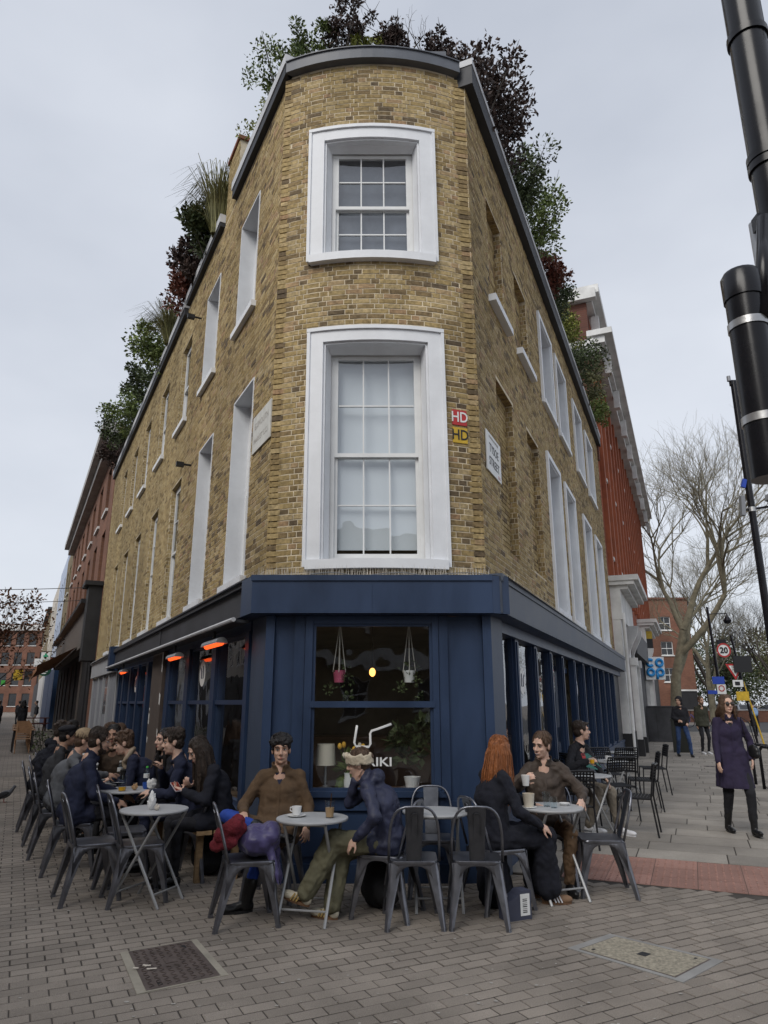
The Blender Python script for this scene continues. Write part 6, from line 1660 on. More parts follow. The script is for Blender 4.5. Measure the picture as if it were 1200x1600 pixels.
def mesh_chair(label, loc, rz, first=[None]):
    if first[0] is not None:
        return dup(first[0], loc, rz, label)
    t = thing('perforated_chair', label, 'chair', loc, rz, 'black perforated metal chairs')
    def lattice(nm, p00, p10, p01, nx, nz, w, bow=0.0):
        m = MB(); p00, p10, p01 = Vector(p00), Vector(p10), Vector(p01)
        ex, ez = p10 - p00, p01 - p00; nrm = ex.cross(ez).normalized()
        def P(u, v): return p00 + ex * u + ez * v - nrm * (bow * (1 - (2 * u - 1) ** 2))
        for i in range(nx + 1):
            u = i / nx; m.tube([P(u, k / 3) for k in range(4)], w, 4)
        for j in range(nz + 1):
            v = j / nz; m.tube([P(k / 6, v) for k in range(7)], w, 4)
        return tag(m.build(nm, 'black_metal', t, fix=False), kind='stuff')
    lattice('seat', (-0.20, -0.19, 0.45), (0.20, -0.19, 0.45), (-0.20, 0.20, 0.455), 11, 10, 0.009)
    lattice('backrest', (-0.205, -0.235, 0.66), (0.205, -0.235, 0.66), (-0.205, -0.275, 0.84), 11, 5, 0.0095, 0.03)
    for sx in (-1, 1):
        MB().tube([(sx * 0.215, -0.26, 0), (sx * 0.212, -0.205, 0.45), (sx * 0.212, -0.255, 0.76), (sx * 0.20, -0.278, 0.845)], 0.0115, 7).build('rear_leg', 'black_metal', t)
        MB().tube([(sx * 0.215, 0.225, 0), (sx * 0.208, 0.195, 0.45)], 0.0115, 7).build('front_leg', 'black_metal', t)
        MB().tube([(sx * 0.21, 0.195, 0.44), (sx * 0.212, -0.205, 0.44)], 0.010, 6).build('side_rail', 'black_metal', t)
    MB().tube([(-0.20, -0.278, 0.845), (0, -0.30, 0.85), (0.20, -0.278, 0.845)], 0.0115, 7).build('top_rail', 'black_metal', t)
    first[0] = t; KIDS[t.name] = list(t.children)
    return t

proto = metal_chair('empty grey metal chair at the outer corner of the napkin table', (-2.52, 6.55, 0), R(-58))
KIDS[proto.name] = list(proto.children)
def mchair(label, x, y, deg):
    return dup(proto, (x, y, 0), R(deg), label)
mchair('empty grey metal chair tucked nearest under the napkin table', -2.10, 6.50, -62)
mchair('empty grey metal chair between the napkin table and the juice table', -2.45, 7.12, -66)
mchair('grey metal chair the bearded man in dark navy sits on', -3.12, 7.55, -66)
mchair('empty grey metal chair in front of the woman reading her phone', -1.86, 7.30, 78)
mchair('grey metal chair holding the purple bag and maroon scarf', -1.05, 5.88, -72)
mchair('grey metal chair the woman in the knitted headband sits on', 0.02, 6.08, 70)
mchair('empty grey metal chair with its back turned, beside the knitted headband woman', 0.22, 5.90, 2)
mchair('empty grey metal chair with its back turned, beside the long-coated redhead', 0.71, 5.90, -3)
mchair('empty grey metal chair against the navy panels behind a table', 0.43, 6.72, 178)
mchair('grey metal chair the red-haired woman sits on', 0.93, 6.30, -66)
mchair('empty grey metal chair beside the red tactile paving', 1.92, 6.72, 84)
mchair('grey metal chair the man in khaki coat sits on', -0.95, 6.58, 172)
mchair('grey metal chair under the woman in the brown jacket', 1.56, 7.02, 165)
mchair('grey metal chair under the person in the beige cap', -3.62, 8.30, -64)
mchair('grey metal chair under the person in the black beret', -4.05, 9.05, -64)
mchair('grey metal chair under the person in the black puffer jacket', -4.58, 9.95, -64)
mchair('grey metal chair under the woman sipping at the table end', -3.46, 9.35, 200)
mchair('grey metal chair under the fair-haired person with back turned', -4.95, 10.9, -64)
mchair('grey metal chair under the dark-haired person with back turned', -5.2, 11.6, -64)

bistro_table('round grey table with a crumpled napkin on it', (-1.98, 6.45, 0), R(-20))
bistro_table('round grey table with orange juice and a blue cup', (-2.70, 7.85, 0), R(20))
bistro_table('round grey table with plates and a black takeaway cup', (-3.05, 8.62, 0), R(40))
bistro_table('round grey table crowded with dishes before the two laughing women', (-3.72, 10.0, 0), R(10))
bistro_table('round grey table farther along the bench by the chalkboard', (-4.3, 11.2, 0), R(30))
bistro_table('round grey table with white cup, saucer and iced coffee', (-0.57, 5.98, 0), R(78))
bistro_table('bare round grey table between three empty chairs', (0.44, 6.32, 0), R(90))
bistro_table('round grey table with a paper cup and water glasses', (1.46, 6.58, 0), R(110))
bistro_table('round grey table before the man in a black jumper', (2.58, 9.35, 0), R(30))
bistro_table('round grey table among the black perforated chairs', (3.55, 11.6, 0), R(15))
bistro_table('round grey table behind the black perforated chairs near the grey cabinet', (4.4, 13.6, 0), R(15))
mesh_chair('black perforated chair standing out alone on the flagstones', (3.22, 9.55, 0), R(66))
mesh_chair('black perforated chair with its back to the brown-jacketed woman', (2.16, 8.72, 0), R(10))
mesh_chair('black perforated chair drawn up behind the lone one on the flagstones', (3.35, 10.75, 0), R(8))
mesh_chair('black perforated chair at the bare table, side turned to the wall', (3.0, 11.5, 0), R(-70))
mesh_chair('black perforated chair at the bare table, side turned to the road', (4.05, 11.6, 0), R(75))
mesh_chair('black perforated chair on the far side of the bare table', (3.75, 12.4, 0), R(190))
mesh_chair('black perforated chair by the table near the grey cabinet', (4.15, 12.95, 0), R(10))
mesh_chair('black perforated chair by the far table, side turned to the road', (4.95, 13.6, 0), R(80))
mesh_chair('black perforated chair under the man in the black jumper', (2.62, 9.98, 0), R(-95))

# bench along the left shopfront
p = FL(2.4, 0.4, 0)
t = thing('bench', 'long timber bench along the left cafe windows', 'bench', (p[0], p[1], 0), world=True)
for k, o_ in enumerate((0.24, 0.40, 0.56)):
    MB(FL).box(-0.2, 6.0, o_ - 0.07, o_ + 0.07, 0.42, 0.455).build('slat', 'pine', t)
for s in (-0.1, 1.9, 3.9, 5.8):
    MB(FL).box(s, s + 0.06, 0.20, 0.26, 0.0, 0.418).build('leg', 'pine', t); MB(FL).box(s, s + 0.06, 0.54, 0.60, 0.0, 0.418).build('leg', 'pine', t)

# ------------------------------------------------------------------ things on the tables
pm('china', (0.78, 0.78, 0.77), 0.25, var=0.03, bump=0)
pm('china_blue', (0.03, 0.10, 0.42), 0.3, var=0.05, bump=0)
pm('napkin', (0.74, 0.74, 0.73), 0.9, var=0.06, scale=20, bump=0.2)
pm('juice', (0.85, 0.42, 0.02), 0.2, var=0.05, bump=0)
pm('latte', (0.42, 0.26, 0.13), 0.3, var=0.1, bump=0)
pm('coffee', (0.06, 0.03, 0.015), 0.2, var=0.1, bump=0)
pm('green_cap', (0.10, 0.55, 0.10), 0.4, var=0.05, bump=0)
pm('black_cup', (0.015, 0.015, 0.016), 0.5, var=0.1, bump=0)
glassmat('glass_thin', 1.35, (0.93, 0.96, 0.97), 0.0)
glassmat('bottle_pet', 1.4, (0.85, 0.92, 0.96), 0.05)
TT = 0.7225
def cup(label, x, y, z=TT, saucer=True, col='china', inner='coffee', r=0.04, h=0.065, ang=0, group=None, name='cup'):
    t = thing(name, label, 'cup', (x, y, z), ang)
    z0 = 0.012 if saucer else 0.0
    m = MB(); m.lathe([(r * 0.62, z0), (r * 0.85, z0 + h * 0.3), (r, z0 + h), (r - 0.004, z0 + h), (r * 0.8, z0 + h * 0.35), (r * 0.5, z0 + 0.008)], 20); m.build('bowl', col, t, smooth=60)
    m = MB(); m.lathe([(0.002, z0 + h * 0.82), (r * 0.93, z0 + h * 0.82), (r * 0.93, z0 + h * 0.84), (0.002, z0 + h * 0.84)], 16); m.build('drink', inner, t)
    m = MB(); m.tube([(r * 0.95, 0, z0 + h * 0.85), (r * 1.55, 0, z0 + h * 0.8), (r * 1.6, 0, z0 + h * 0.45), (r * 0.9, 0, z0 + h * 0.3)], 0.005, 6); m.build('handle', col, t, smooth=True)
    if saucer:
        m = MB(); m.lathe([(0.03, 0.001), (0.045, 0.002), (0.075, 0.012), (0.074, 0.015), (0.04, 0.006), (0.002, 0.006)], 24); m.build('saucer', col, t, smooth=60)
    return t
def tumbler(label, x, y, z=TT, r=0.034, h=0.1, fill=None, fh=0.5, name='glass', cat='glass', straw=False, lidc=None, group=None):
    t = thing(name, label, cat, (x, y, z), 0, group)
    m = MB(); m.lathe([(r * 0.8, 0.0), (r, h), (r - 0.003, h), (r * 0.8 - 0.003, 0.006)], 18); m.build('wall', 'glass_thin', t, smooth=60)
    m = MB(); m.lathe([(0.002, 0.0005), (r * 0.8, 0.0005), (r * 0.8, 0.006), (0.002, 0.006)], 16); m.build('base', 'glass_thin', t)
    if fill:
        m = MB(); m.lathe([(r * 0.75, 0.007), (r * 0.8 + (r * 0.15) * fh, h * fh)], 16); m.build('drink', fill, t, smooth=60)
    if straw:
        MB().tube([(0, 0, 0.02), (0.012, 0, h + 0.055)], 0.004, 6).build('straw', 'coffee', t)
    return t
def bottle(label, x, y, z=TT, cap='china', h=0.21):
    t = thing('water_bottle', label, 'bottle', (x, y, z))
    m = MB(); m.lathe([(0.028, 0), (0.032, 0.006), (0.032, h * 0.3), (0.029, h * 0.36), (0.032, h * 0.42), (0.032, h * 0.66), (0.02, h * 0.82), (0.013, h * 0.88), (0.013, h * 0.92)], 16); m.build('body', 'bottle_pet', t, smooth=50)
    m = MB(); m.lathe([(0.0327, h * 0.44), (0.0327, h * 0.64)], 16); m.build('paper_band', 'sign_white', t)
    m = MB(); m.lathe([(0.015, h * 0.92), (0.015, h)], 12); m.build('cap', cap, t)
    return t
def crumple(label, x, y, z, r, name='paper_napkin', mat='napkin', seed=1, flat=1.0):
    m = MB(); m.ell((0, 0, r * flat), (r, r * 0.8, r * flat), None, 14, 10)
    rr = random.Random(seed)
    m.v = [tuple(Vector(v) * (1 + 0.5 * mnoise.noise(Vector(v) * (2.2 / r) + Vector((seed, 0, 0))))) for v in m.v]
    mz = min(v[2] for v in m.v); m.v = [(v[0], v[1], v[2] - mz) for v in m.v]
    return tag(m.build(name, mat, loc=(x, y, z)), label, 'napkin')
cup('white coffee cup on a saucer in front of the man in khaki coat', -0.70, 6.0, ang=R(150))
tumbler('jar of iced coffee with a dark straw', -0.43, 5.94, r=0.04, h=0.125, fill='latte', fh=0.6, name='iced_coffee', straw=True)
crumple('crumpled white napkin standing tall on the bare table end', -1.98, 6.36, TT, 0.035, seed=3, flat=1.9)
crumple('small crumpled wrapper beside the tall napkin', -1.92, 6.33, TT, 0.022, mat='paper_scrap', seed=5)
tumbler('tall glass with a little orange juice left', -2.70, 7.66, r=0.045, h=0.15, fill='juice', fh=0.25, name='juice_glass')
cup('cobalt blue cup beside the orange juice', -2.52, 7.86, saucer=False, col='china_blue', ang=2.0)
crumple('crumpled napkin beside the blue cup', -2.44, 7.80, TT, 0.05, seed=8)
crumple('half-eaten pastry beside the juice glass', -2.60, 7.74, TT, 0.03, name='pastry', mat='latte', seed=9)
m = MB(); m.lathe([(0.03, 0.001), (0.07, 0.002), (0.11, 0.014), (0.109, 0.017), (0.06, 0.006), (0.002, 0.006)], 24)
for k, (x, y, lab) in enumerate(((-2.98, 8.42, 'white plate under the black takeaway cup'), (-3.72, 9.85, 'white plate before the sipping woman'), (-3.25, 8.72, 'white plate beside the water bottle'))):
    tag(m.build('plate', 'china', loc=(x, y, TT), smooth=60), lab, 'plate')
t = thing('takeaway_cup', 'black takeaway cup on a white plate', 'cup', (-2.97, 8.44, TT + 0.017))
MB().lathe([(0.03, 0), (0.042, 0.11), (0.001, 0.11)], 16).build('cup_wall', 'black_cup', t, smooth=50); MB().lathe([(0.044, 0.11), (0.044, 0.122), (0.036, 0.128), (0.001, 0.128)], 16).build('lid', 'black_cup', t, smooth=50)
bottle('clear water bottle with white cap before the sipping woman', -3.14, 8.78)
bottle('clear water bottle in the middle of the plates', -3.0, 8.72, cap='china_blue')
bottle('clear water bottle with bright green cap', -2.58, 8.04, cap='green_cap')
tumbler('half full water glass among the plates', -3.2, 8.55, r=0.036, h=0.1)
tumbler('empty glass beside the sipping woman', -3.6, 9.9, r=0.036, h=0.1)
cup('white cup on the dishes table', -3.85, 10.08, ang=1.0)
t = thing('paper_cup', 'pale paper coffee cup at the table edge by the redhead', 'cup', (1.26, 6.50, TT))
MB().lathe([(0.04, 0), (0.052, 0.115), (0.049, 0.115), (0.038, 0.01)], 20).build('cup_wall', pm('kraft_pale', (0.55, 0.50, 0.41), 0.7, var=0.05), t, smooth=50); MB().lathe([(0.002, 0.1), (0.049, 0.1), (0.002, 0.102)], 16).build('drink', 'latte', t)
MB().lathe([(0.03, 0.001), (0.07, 0.006), (0.069, 0.009), (0.002, 0.003)], 20).build('saucer', 'china', t, smooth=50)
tumbler('taller water glass on the redhead\'s table', 1.43, 6.56, r=0.036, h=0.12)
tumbler('shorter water glass on the redhead\'s table', 1.47, 6.47, r=0.034, h=0.09)
MB_ = MB(); MB_.lathe([(0.03, 0.0), (0.05, 0.022), (0.047, 0.022), (0.002, 0.006)], 18); tag(MB_.build('sugar_dish', 'china', loc=(1.60, 6.62, TT), smooth=50), 'small white dish on the redhead\'s table', 'dish')
cup('white cup on the table of black perforated chairs', 3.5, 11.5, saucer=True)

# bag and scarf on the chair, box and bags on the ground
def blob(name, parts, mats, label, cat, loc, rz=0, voxel=0.012, disp=0.02, dscale=0.12, smooth=3, kind=None, parent=None):
    m = MB()
    for q in parts:
        if q[0] == 'e': m.ell(q[1], q[2], Euler(q[3]).to_matrix() if len(q) > 3 else None)
        elif q[0] == 'c': m.cap(*q[1:])
    me = remesh(m, voxel, smooth, disp, dscale, name, mats)
    o = obj(name, me, parent, loc=loc, rot=(0, 0, rz))
    if label: tag(o, label, cat)
    return o
TEX = {}
def remesh(m, voxel, smooth, disp, dscale, name, mats, disp2=0.0, d2scale=0.03):
    me = m.mesh(name, mats, fix=False)
    o = bpy.data.objects.new('tmp', me); TMP.collection.objects.link(o)
    r = o.modifiers.new('r', 'REMESH'); r.mode = 'VOXEL'; r.voxel_size = voxel
    s = o.modifiers.new('s', 'SMOOTH'); s.iterations = smooth; s.factor = 0.5
    for dv, ds in ((disp, dscale), (disp2, d2scale)):
        if dv:
            if ds not in TEX:
                tx = bpy.data.textures.new('folds', 'CLOUDS'); tx.noise_scale = abs(ds); tx.noise_depth = 1; tx.noise_type = 'HARD_NOISE' if ds < 0 else 'SOFT_NOISE'; TEX[ds] = tx
            d = o.modifiers.new('d', 'DISPLACE'); d.texture = TEX[ds]; d.strength = dv; d.mid_level = 0.5; d.texture_coords = 'LOCAL'
    TMP.view_layers[0].update(); dg = TMP.view_layers[0].depsgraph
    out = bpy.data.meshes.new_from_object(o.evaluated_get(dg))
    bpy.data.objects.remove(o); bpy.data.meshes.remove(me)
    out.polygons.foreach_set('use_smooth', [True] * len(out.polygons))
    return out
pm('purple_nylon', (0.055, 0.045, 0.13), 0.45, var=0.2, scale=14, bump=0.25, bscale=30, sheen=0.2)
pm('maroon_wool', (0.13, 0.012, 0.02), 0.95, var=0.3, scale=30, bump=0.8, bscale=90)
pm('black_cloth', (0.012, 0.012, 0.014), 0.9, var=0.3, scale=10, bump=0.3, bscale=60)
pm('navy_card', (0.05, 0.055, 0.085), 0.6, var=0.1, scale=10, bump=0.05)
blob('purple_bag', [('e', (0.02, 0.0, 0.12), (0.16, 0.17, 0.12)), ('e', (0.10, -0.05, 0.17), (0.09, 0.12, 0.09)), ('e', (0.0, 0.09, 0.10), (0.14, 0.09, 0.08)), ('c', (0.1, -0.1, 0.08), (0.16, -0.2, -0.16), 0.035, 0.015), ('c', (0.16, 0.0, 0.08), (0.2, -0.04, -0.2), 0.03, 0.012)], 'purple_nylon', 'slumped purple nylon bag lying on a metal chair', 'bag', (-1.0, 5.90, 0.445), 0.3, 0.011, 0.045, 0.09)
blob('maroon_scarf', [('c', (-0.07, -0.07, 0.1), (0.03, -0.1, 0.16), 0.06, 0.065), ('c', (-0.08, 0.0, 0.06), (0.05, -0.02, 0.18), 0.055, 0.05), ('c', (-0.1, -0.04, 0.02), (0.0, -0.1, 0.05), 0.055, 0.05), ('c', (-0.02, -0.08, 0.03), (0.08, -0.06, 0.13), 0.05, 0.045)], 'maroon_wool', 'bundled maroon knitted scarf on the purple bag', 'scarf', (-1.19, 5.86, 0.53), 0.2, 0.010, 0.03, 0.05)
blob('dark_backpack', [('e', (0, 0, 0.2), (0.17, 0.13, 0.21)), ('e', (0.03, -0.1, 0.14), (0.12, 0.08, 0.12)), ('c', (-0.1, 0.05, 0.38), (0.1, 0.05, 0.40), 0.02, 0.02)], 'black_cloth', 'black backpack under the headband woman\'s chair', 'backpack', (-0.03, 6.28, 0), 0.2, 0.014, 0.03, 0.1)
blob('dark_backpack', [('e', (0, 0, 0.19), (0.16, 0.13, 0.2)), ('e', (0.03, -0.1, 0.14), (0.12, 0.08, 0.12))], 'black_cloth', 'black bag on the ground beneath the phone-reading woman', 'bag', (-1.72, 7.42, 0), 0.2, 0.014, 0.03, 0.1)
t = thing('carton', 'small navy cardboard carton with white barcode label on the paving', 'box', (1.02, 5.98, 0), R(24))
m = MB(); m.prism([(-0.12, 0.0), (0.10, 0.0), (0.10, 0.20), (0.02, 0.20), (-0.02, 0.17), (-0.12, 0.13)], -0.06, 0.06); m.build('carton_body', 'navy_card', t)
MB().box(0.0, 0.085, -0.0625, -0.0605, 0.03, 0.18).build('label', 'sign_white', t)
for k in range(8):
    MB().box(0.02 + (k % 2) * 0.0, 0.06, -0.0635, -0.063, 0.05 + k * 0.013, 0.057 + k * 0.013 - (k % 3) * 0.002).build('barcode_bar', 'sign_black', t)
MB().box(0.1002, 0.102, -0.05, 0.05, 0.02, 0.10).build('label', 'sign_white', t)
# ------------------------------------------------------------------ people
def skinmat(name, col):
    m = pm(name, col, 0.55, var=0.10, scale=14, bump=0.08, bscale=90, spec=0.35)
    b = [n for n in m.node_tree.nodes if n.type == 'BSDF_PRINCIPLED'][0]
    b.inputs['Subsurface Weight'].default_value = 0.12; b.inputs['Subsurface Radius'].default_value = (0.02, 0.008, 0.004); b.inputs['Subsurface Scale'].default_value = 0.4
    return name
skinmat('skin_fair', (0.60, 0.39, 0.30)); skinmat('skin_warm', (0.53, 0.33, 0.24)); skinmat('skin_tan', (0.41, 0.245, 0.17))
def cloth(name, col, rough=0.9, bump=0.35, bs=140, var=0.22, sheen=0.0):
    pm(name, col, rough, var=var, scale=9, bump=bump, bscale=bs, sheen=sheen, bdist=0.006); return name
def hairmat(name, col):
    pm(name, col, 0.5, var=0.45, scale=26, bump=0.8, bscale=60, spec=0.45, stretch=(3.0, 3.0, 0.35), bdist=0.012); return name
hairmat('hair_black', (0.012, 0.010, 0.010)); hairmat('hair_dark', (0.030, 0.019, 0.013)); hairmat('hair_brown', (0.085, 0.048, 0.028)); hairmat('hair_red', (0.27, 0.092, 0.028)); hairmat('hair_fair', (0.20, 0.13, 0.07))
cloth('khaki_wool', (0.095, 0.058, 0.031), bs=220); cloth('olive_cotton', (0.115, 0.108, 0.066), 0.85, 0.25); cloth('navy_puffer', (0.026, 0.030, 0.062), 0.55, 0.2)
cloth('black_wool', (0.014, 0.014, 0.018)); cloth('black_coat', (0.008, 0.009, 0.016)); cloth('brown_wax', (0.055, 0.040, 0.031), 0.7); cloth('plum_wool', (0.022, 0.016, 0.042), bs=220)
cloth('navy_wool', (0.014, 0.018, 0.042)); cloth('grey_wool', (0.105, 0.11, 0.12)); cloth('charcoal', (0.032, 0.033, 0.037)); cloth('blue_denim', (0.018, 0.055, 0.30), 0.85); cloth('mid_denim', (0.03, 0.06, 0.15), 0.85)
cloth('beige_trouser', (0.215, 0.185, 0.145)); cloth('tan_trouser', (0.17, 0.105, 0.06)); cloth('cream_knit', (0.52, 0.45, 0.34), bump=1.0, bs=70); cloth('brown_fleece', (0.07, 0.048, 0.032)); cloth('dark_olive', (0.036, 0.036, 0.024))
cloth('beige_scarf', (0.36, 0.29, 0.21)); cloth('beige_cap', (0.30, 0.225, 0.14)); cloth('grey_cap', (0.13, 0.135, 0.14)); cloth('sock_lilac', (0.55, 0.50, 0.62)); cloth('light_blue', (0.22, 0.33, 0.52)); cloth('pink_coat', (0.40, 0.13, 0.26)); cloth('white_cloth', (0.6, 0.6, 0.6))
pm('leather_black', (0.012, 0.012, 0.013), 0.35, var=0.2, bump=0.2, bscale=40); pm('shoe_cream', (0.56, 0.51, 0.40), 0.6, var=0.08); pm('shoe_white', (0.68, 0.68, 0.70), 0.6, var=0.05); pm('shoe_tan', (0.20, 0.12, 0.07), 0.7, var=0.1)
pm('sole_gum', (0.14, 0.075, 0.04), 0.7, var=0.1); pm('stripe_gold', (0.42, 0.29, 0.10), 0.6, var=0.1, bump=0); pm('eye_white', (0.62, 0.60, 0.58), 0.3, var=0.02, bump=0); pm('eye_dark', (0.015, 0.010, 0.008), 0.2, var=0.05, bump=0)
pm('lip', (0.36, 0.13, 0.11), 0.45, var=0.05, bump=0); pm('teeth', (0.72, 0.70, 0.66), 0.3, var=0.02, bump=0); pm('lens_dark', (0.02, 0.012, 0.008), 0.08, var=0.05, bump=0, spec=0.8)

def ik(S, T, a, b, pole):
    S, T, pole = Vector(S), Vector(T), Vector(pole)
    d = T - S; L = max(abs(a - b) + 0.02, min(d.length, a + b - 0.004)); u = d.normalized()
    x = (a * a - b * b + L * L) / (2 * L); h = math.sqrt(max(0, a * a - x * x))
    p = pole - u * pole.dot(u)
    p = p.normalized() if p.length > 1e-5 else Vector((0, 0, -1))
    return S + u * x + p * h, S + u * L

def add_hand(m, W, d, n, side, curl, k=1.0):
    d = d.normalized(); n = (n - d * n.dot(d)).normalized(); l = d.cross(n).normalized()
    Mx = Matrix((l, d, n)).transposed()
    m.ell(W + d * 0.048 * k, (0.039 * k, 0.052 * k, 0.016 * k), Mx, 12, 8)
    for i, L in enumerate((0.068, 0.078, 0.073, 0.056)):
        off = (-0.0315 + 0.021 * i) * (-side)
        p = W + d * (0.086 - 0.006 * abs(i - 1.3)) * k + l * off * k
        cur = d.copy(); a = curl * (0.8 + 0.12 * i)
        for j, fr_ in enumerate((0.45, 0.31, 0.24)):
            a_ = a * (0.7 if j == 0 else 1.0)
            cur = (cur * math.cos(a_) + (n if j == 0 else nn) * math.sin(a_)).normalized()
            nn = (n - cur * n.dot(cur)).normalized() if abs(n.dot(cur)) < 0.99 else -d
            q = p + cur * L * fr_ * k
            m.cap(p, q, (0.0085 - 0.0007 * j) * k, (0.0078 - 0.0007 * j) * k, 7); p = q
    tb = W + d * 0.022 * k + l * 0.03 * side * k
    t1 = tb + (d * 0.62 + l * side * 0.62 + n * 0.42).normalized() * 0.042 * k
    t2 = t1 + (d * 0.85 + l * side * (0.05 if curl > 0.5 else 0.3) + n * (0.65 if curl > 0.5 else 0.25)).normalized() * 0.034 * k
    m.cap(tb, t1, 0.0125 * k, 0.010 * k, 7); m.cap(t1, t2, 0.010 * k, 0.008 * k, 7)

def person(label, x, y, face, seat=0.45, stand=False, sc=1.0, fem=False, lean=0, hunch=6, side=0, head=(0, 0, 0), hands=None, feet=None, poles=None, palms=(None, None), curls=(0.35, 0.35),
           knees=None, skin='skin_warm', top='navy_wool', fat=1.0, coat=0.0, flare=1.0, legs='black_wool', legw=1.0, shoe='leather_black', boots=None, hair='hair_dark', style='short', hat=None, hatmat=None, smile=False, beard=False, glasses=False,
           vox=0.0065, scarf=None, inner=None, cuff=None, sock=None, hood=False, stripes=None, group=None, pel=None, slip=0.0, sleeve=1.0, fold=0.022, detail=True, prints=()):
    """face: world heading in degrees (0 = away from the camera along +Y, 90 = to -X).  hands / feet: world points"""
    rz = R(face)
    t = thing('person', label, 'person', (x, y, 0), rz, group)
    inv = Matrix.Rotation(-rz, 3, 'Z')
    def W2L(p):
        return inv @ (Vector(p) - Vector((x, y, 0)))
    sh = (0.142 if fem else 0.160) * sc; bw = (0.92 if fem else 1.0) * sc * fat
    UA, FA = 0.285 * sc, 0.245 * sc; TH, SHN = 0.44 * sc, 0.43 * sc
    pz = (0.93 * sc if stand else seat + 0.085) if pel is None else pel
    P = Vector((0, 0 if stand else -0.02 + slip, pz))
    a = R(lean); b2 = R(lean + hunch); s_ = math.sin(R(side))
    up1 = Vector((s_, math.sin(a), math.cos(a))).normalized(); up2 = Vector((s_, math.sin(b2), math.cos(b2))).normalized()
    waist = P + up1 * 0.14 * sc; chest = P + up1 * 0.30 * sc; neck = chest + up2 * 0.21 * sc
    hy, hp, hr_ = [R(v) for v in head]
    nd_ = (up2 + Vector((0, 0.22 + 0.5 * math.sin(hp) * 0.3, 0.25))).normalized()
    HB = neck + nd_ * 0.075 * sc
    HM = Matrix.Rotation(hy, 3, 'Z') @ Matrix.Rotation(-hp, 3, 'X') @ Matrix.Rotation(hr_, 3, 'Y')
    hs = sc * (1.0 if fem else 1.05)
    HC = HB + HM @ Vector((0, 0.022, 0.098)) * hs
    def H(px, py, pz_): return HC + HM @ Vector((px, py, pz_)) * hs
    def hr(*r): return tuple(v * hs for v in r)
    xdir = Vector((1, 0, 0))
    S = {1: neck + Vector((sh, 0, 0)) - up2 * 0.055 * sc, -1: neck + Vector((-sh, 0, 0)) - up2 * 0.055 * sc}
    hip = {1: P + Vector((0.088 * sc, 0, -0.02)), -1: P + Vector((-0.088 * sc, 0, -0.02))}
    if hands is None: hands = ((None), (None))
    E, Wr = {}, {}
    for k, sd in ((0, -1), (1, 1)):              # hands = (left, right)
        tgt = hands[k]
        if tgt is None:
            T = (hip[sd] + Vector((sd * 0.10, 0.03, -0.08))) if stand else (hip[sd] + Vector((sd * 0.03, 0.28, 0.10)))
        else:
            T = W2L(tgt)
        pole = Vector((sd * 0.55, -0.6, -0.6)) if not (poles and poles[k]) else Vector(poles[k])
        E[sd], Wr[sd] = ik(S[sd], T, UA, FA, pole)
    K, A, FD = {}, {}, {}
    for k, sd in ((0, -1), (1, 1)):
        if feet and feet[k] is not None:
            f = feet[k]; T = W2L(f[:3]) + Vector((0, 0, 0.085 * sc)); yaw = R(f[3]) if len(f) > 3 else 0
        else:
            T = (Vector((sd * 0.10, 0.02, 0.085 * sc))) if stand else Vector((sd * 0.12, 0.40 + slip, 0.085 * sc)); yaw = 0
        pole = Vector(knees[k]) if knees and knees[k] else (Vector((sd * 0.08, 1, 0.15)) if stand else Vector((sd * 0.15, 0.7, 1.0)))
        K[sd], A[sd] = ik(hip[sd], T, TH, SHN, pole); FD[sd] = Vector((math.sin(-yaw), math.cos(yaw), 0)) if True else 0
    # ---- body: one continuous skin surface
    m = MB()
    m.ell(H(0, -0.014, 0.028), hr(0.074, 0.094, 0.086), HM, 18, 12); m.ell(H(0, 0.026, -0.034), hr(0.060, 0.060, 0.082), HM, 16, 10)
    m.ell(H(0, 0.030, -0.080), hr(0.047 if fem else 0.052, 0.048, 0.036), HM, 14, 8); m.ell(H(0, 0.066, -0.098), hr(0.019, 0.016, 0.016), HM)
    m.cap(H(0, 0.080, 0.010), H(0, 0.104, -0.030), 0.009 * hs, 0.0125 * hs); 
    for sd in (-1, 1):
        m.ell(H(sd * 0.011, 0.095, -0.036), hr(0.009, 0.010, 0.008), HM, 8, 6); m.ell(H(sd * 0.034, 0.058, -0.030), hr(0.022, 0.022, 0.024), HM, 10, 7)
        m.ell(H(sd * 0.073, -0.010, -0.012), hr(0.010, 0.021, 0.031), HM, 10, 7)
    m.cap(H(-0.036, 0.072, 0.024), H(0.036, 0.072, 0.024), 0.014 * hs, 0.014 * hs); m.cap(H(-0.018, 0.080, -0.066), H(0.018, 0.080, -0.066), 0.009 * hs, 0.009 * hs)
    m.cap(H(0, -0.02, -0.06), neck, 0.050 * hs, 0.058 * hs); m.cap(neck, waist, 0.075 * sc, 0.08 * sc); m.cap(waist, P, 0.08 * sc, 0.08 * sc)
    m.cap(S[-1], S[1], 0.042 * sc, 0.042 * sc)
    for k, sd in ((0, -1), (1, 1)):
        m.cap(S[sd], E[sd], 0.040 * sc, 0.034 * sc); m.cap(E[sd], Wr[sd], 0.034 * sc, 0.024 * sc)
        d = (Wr[sd] - E[sd]).normalized()
        n = Vector((-sd * 0.6, 0.1, -0.7)) if palms[k] is None else inv @ Vector(palms[k])
        add_hand(m, Wr[sd], d, n, -sd, curls[k], sc * (0.94 if fem else 1.0))
        m.cap(hip[sd], K[sd], 0.06 * sc, 0.04 * sc); m.cap(K[sd], A[sd], 0.038 * sc, 0.03 * sc); m.cap(P, hip[sd], 0.08 * sc, 0.07 * sc)
    me = remesh(m, vox, 2, 0, 0.1, 'body', skin)
    hi = HM.transposed(); s2 = (0.013 * hs) ** 2
    socks = [H(sd * 0.031, 0.088, 0.001) for sd in (-1, 1)]
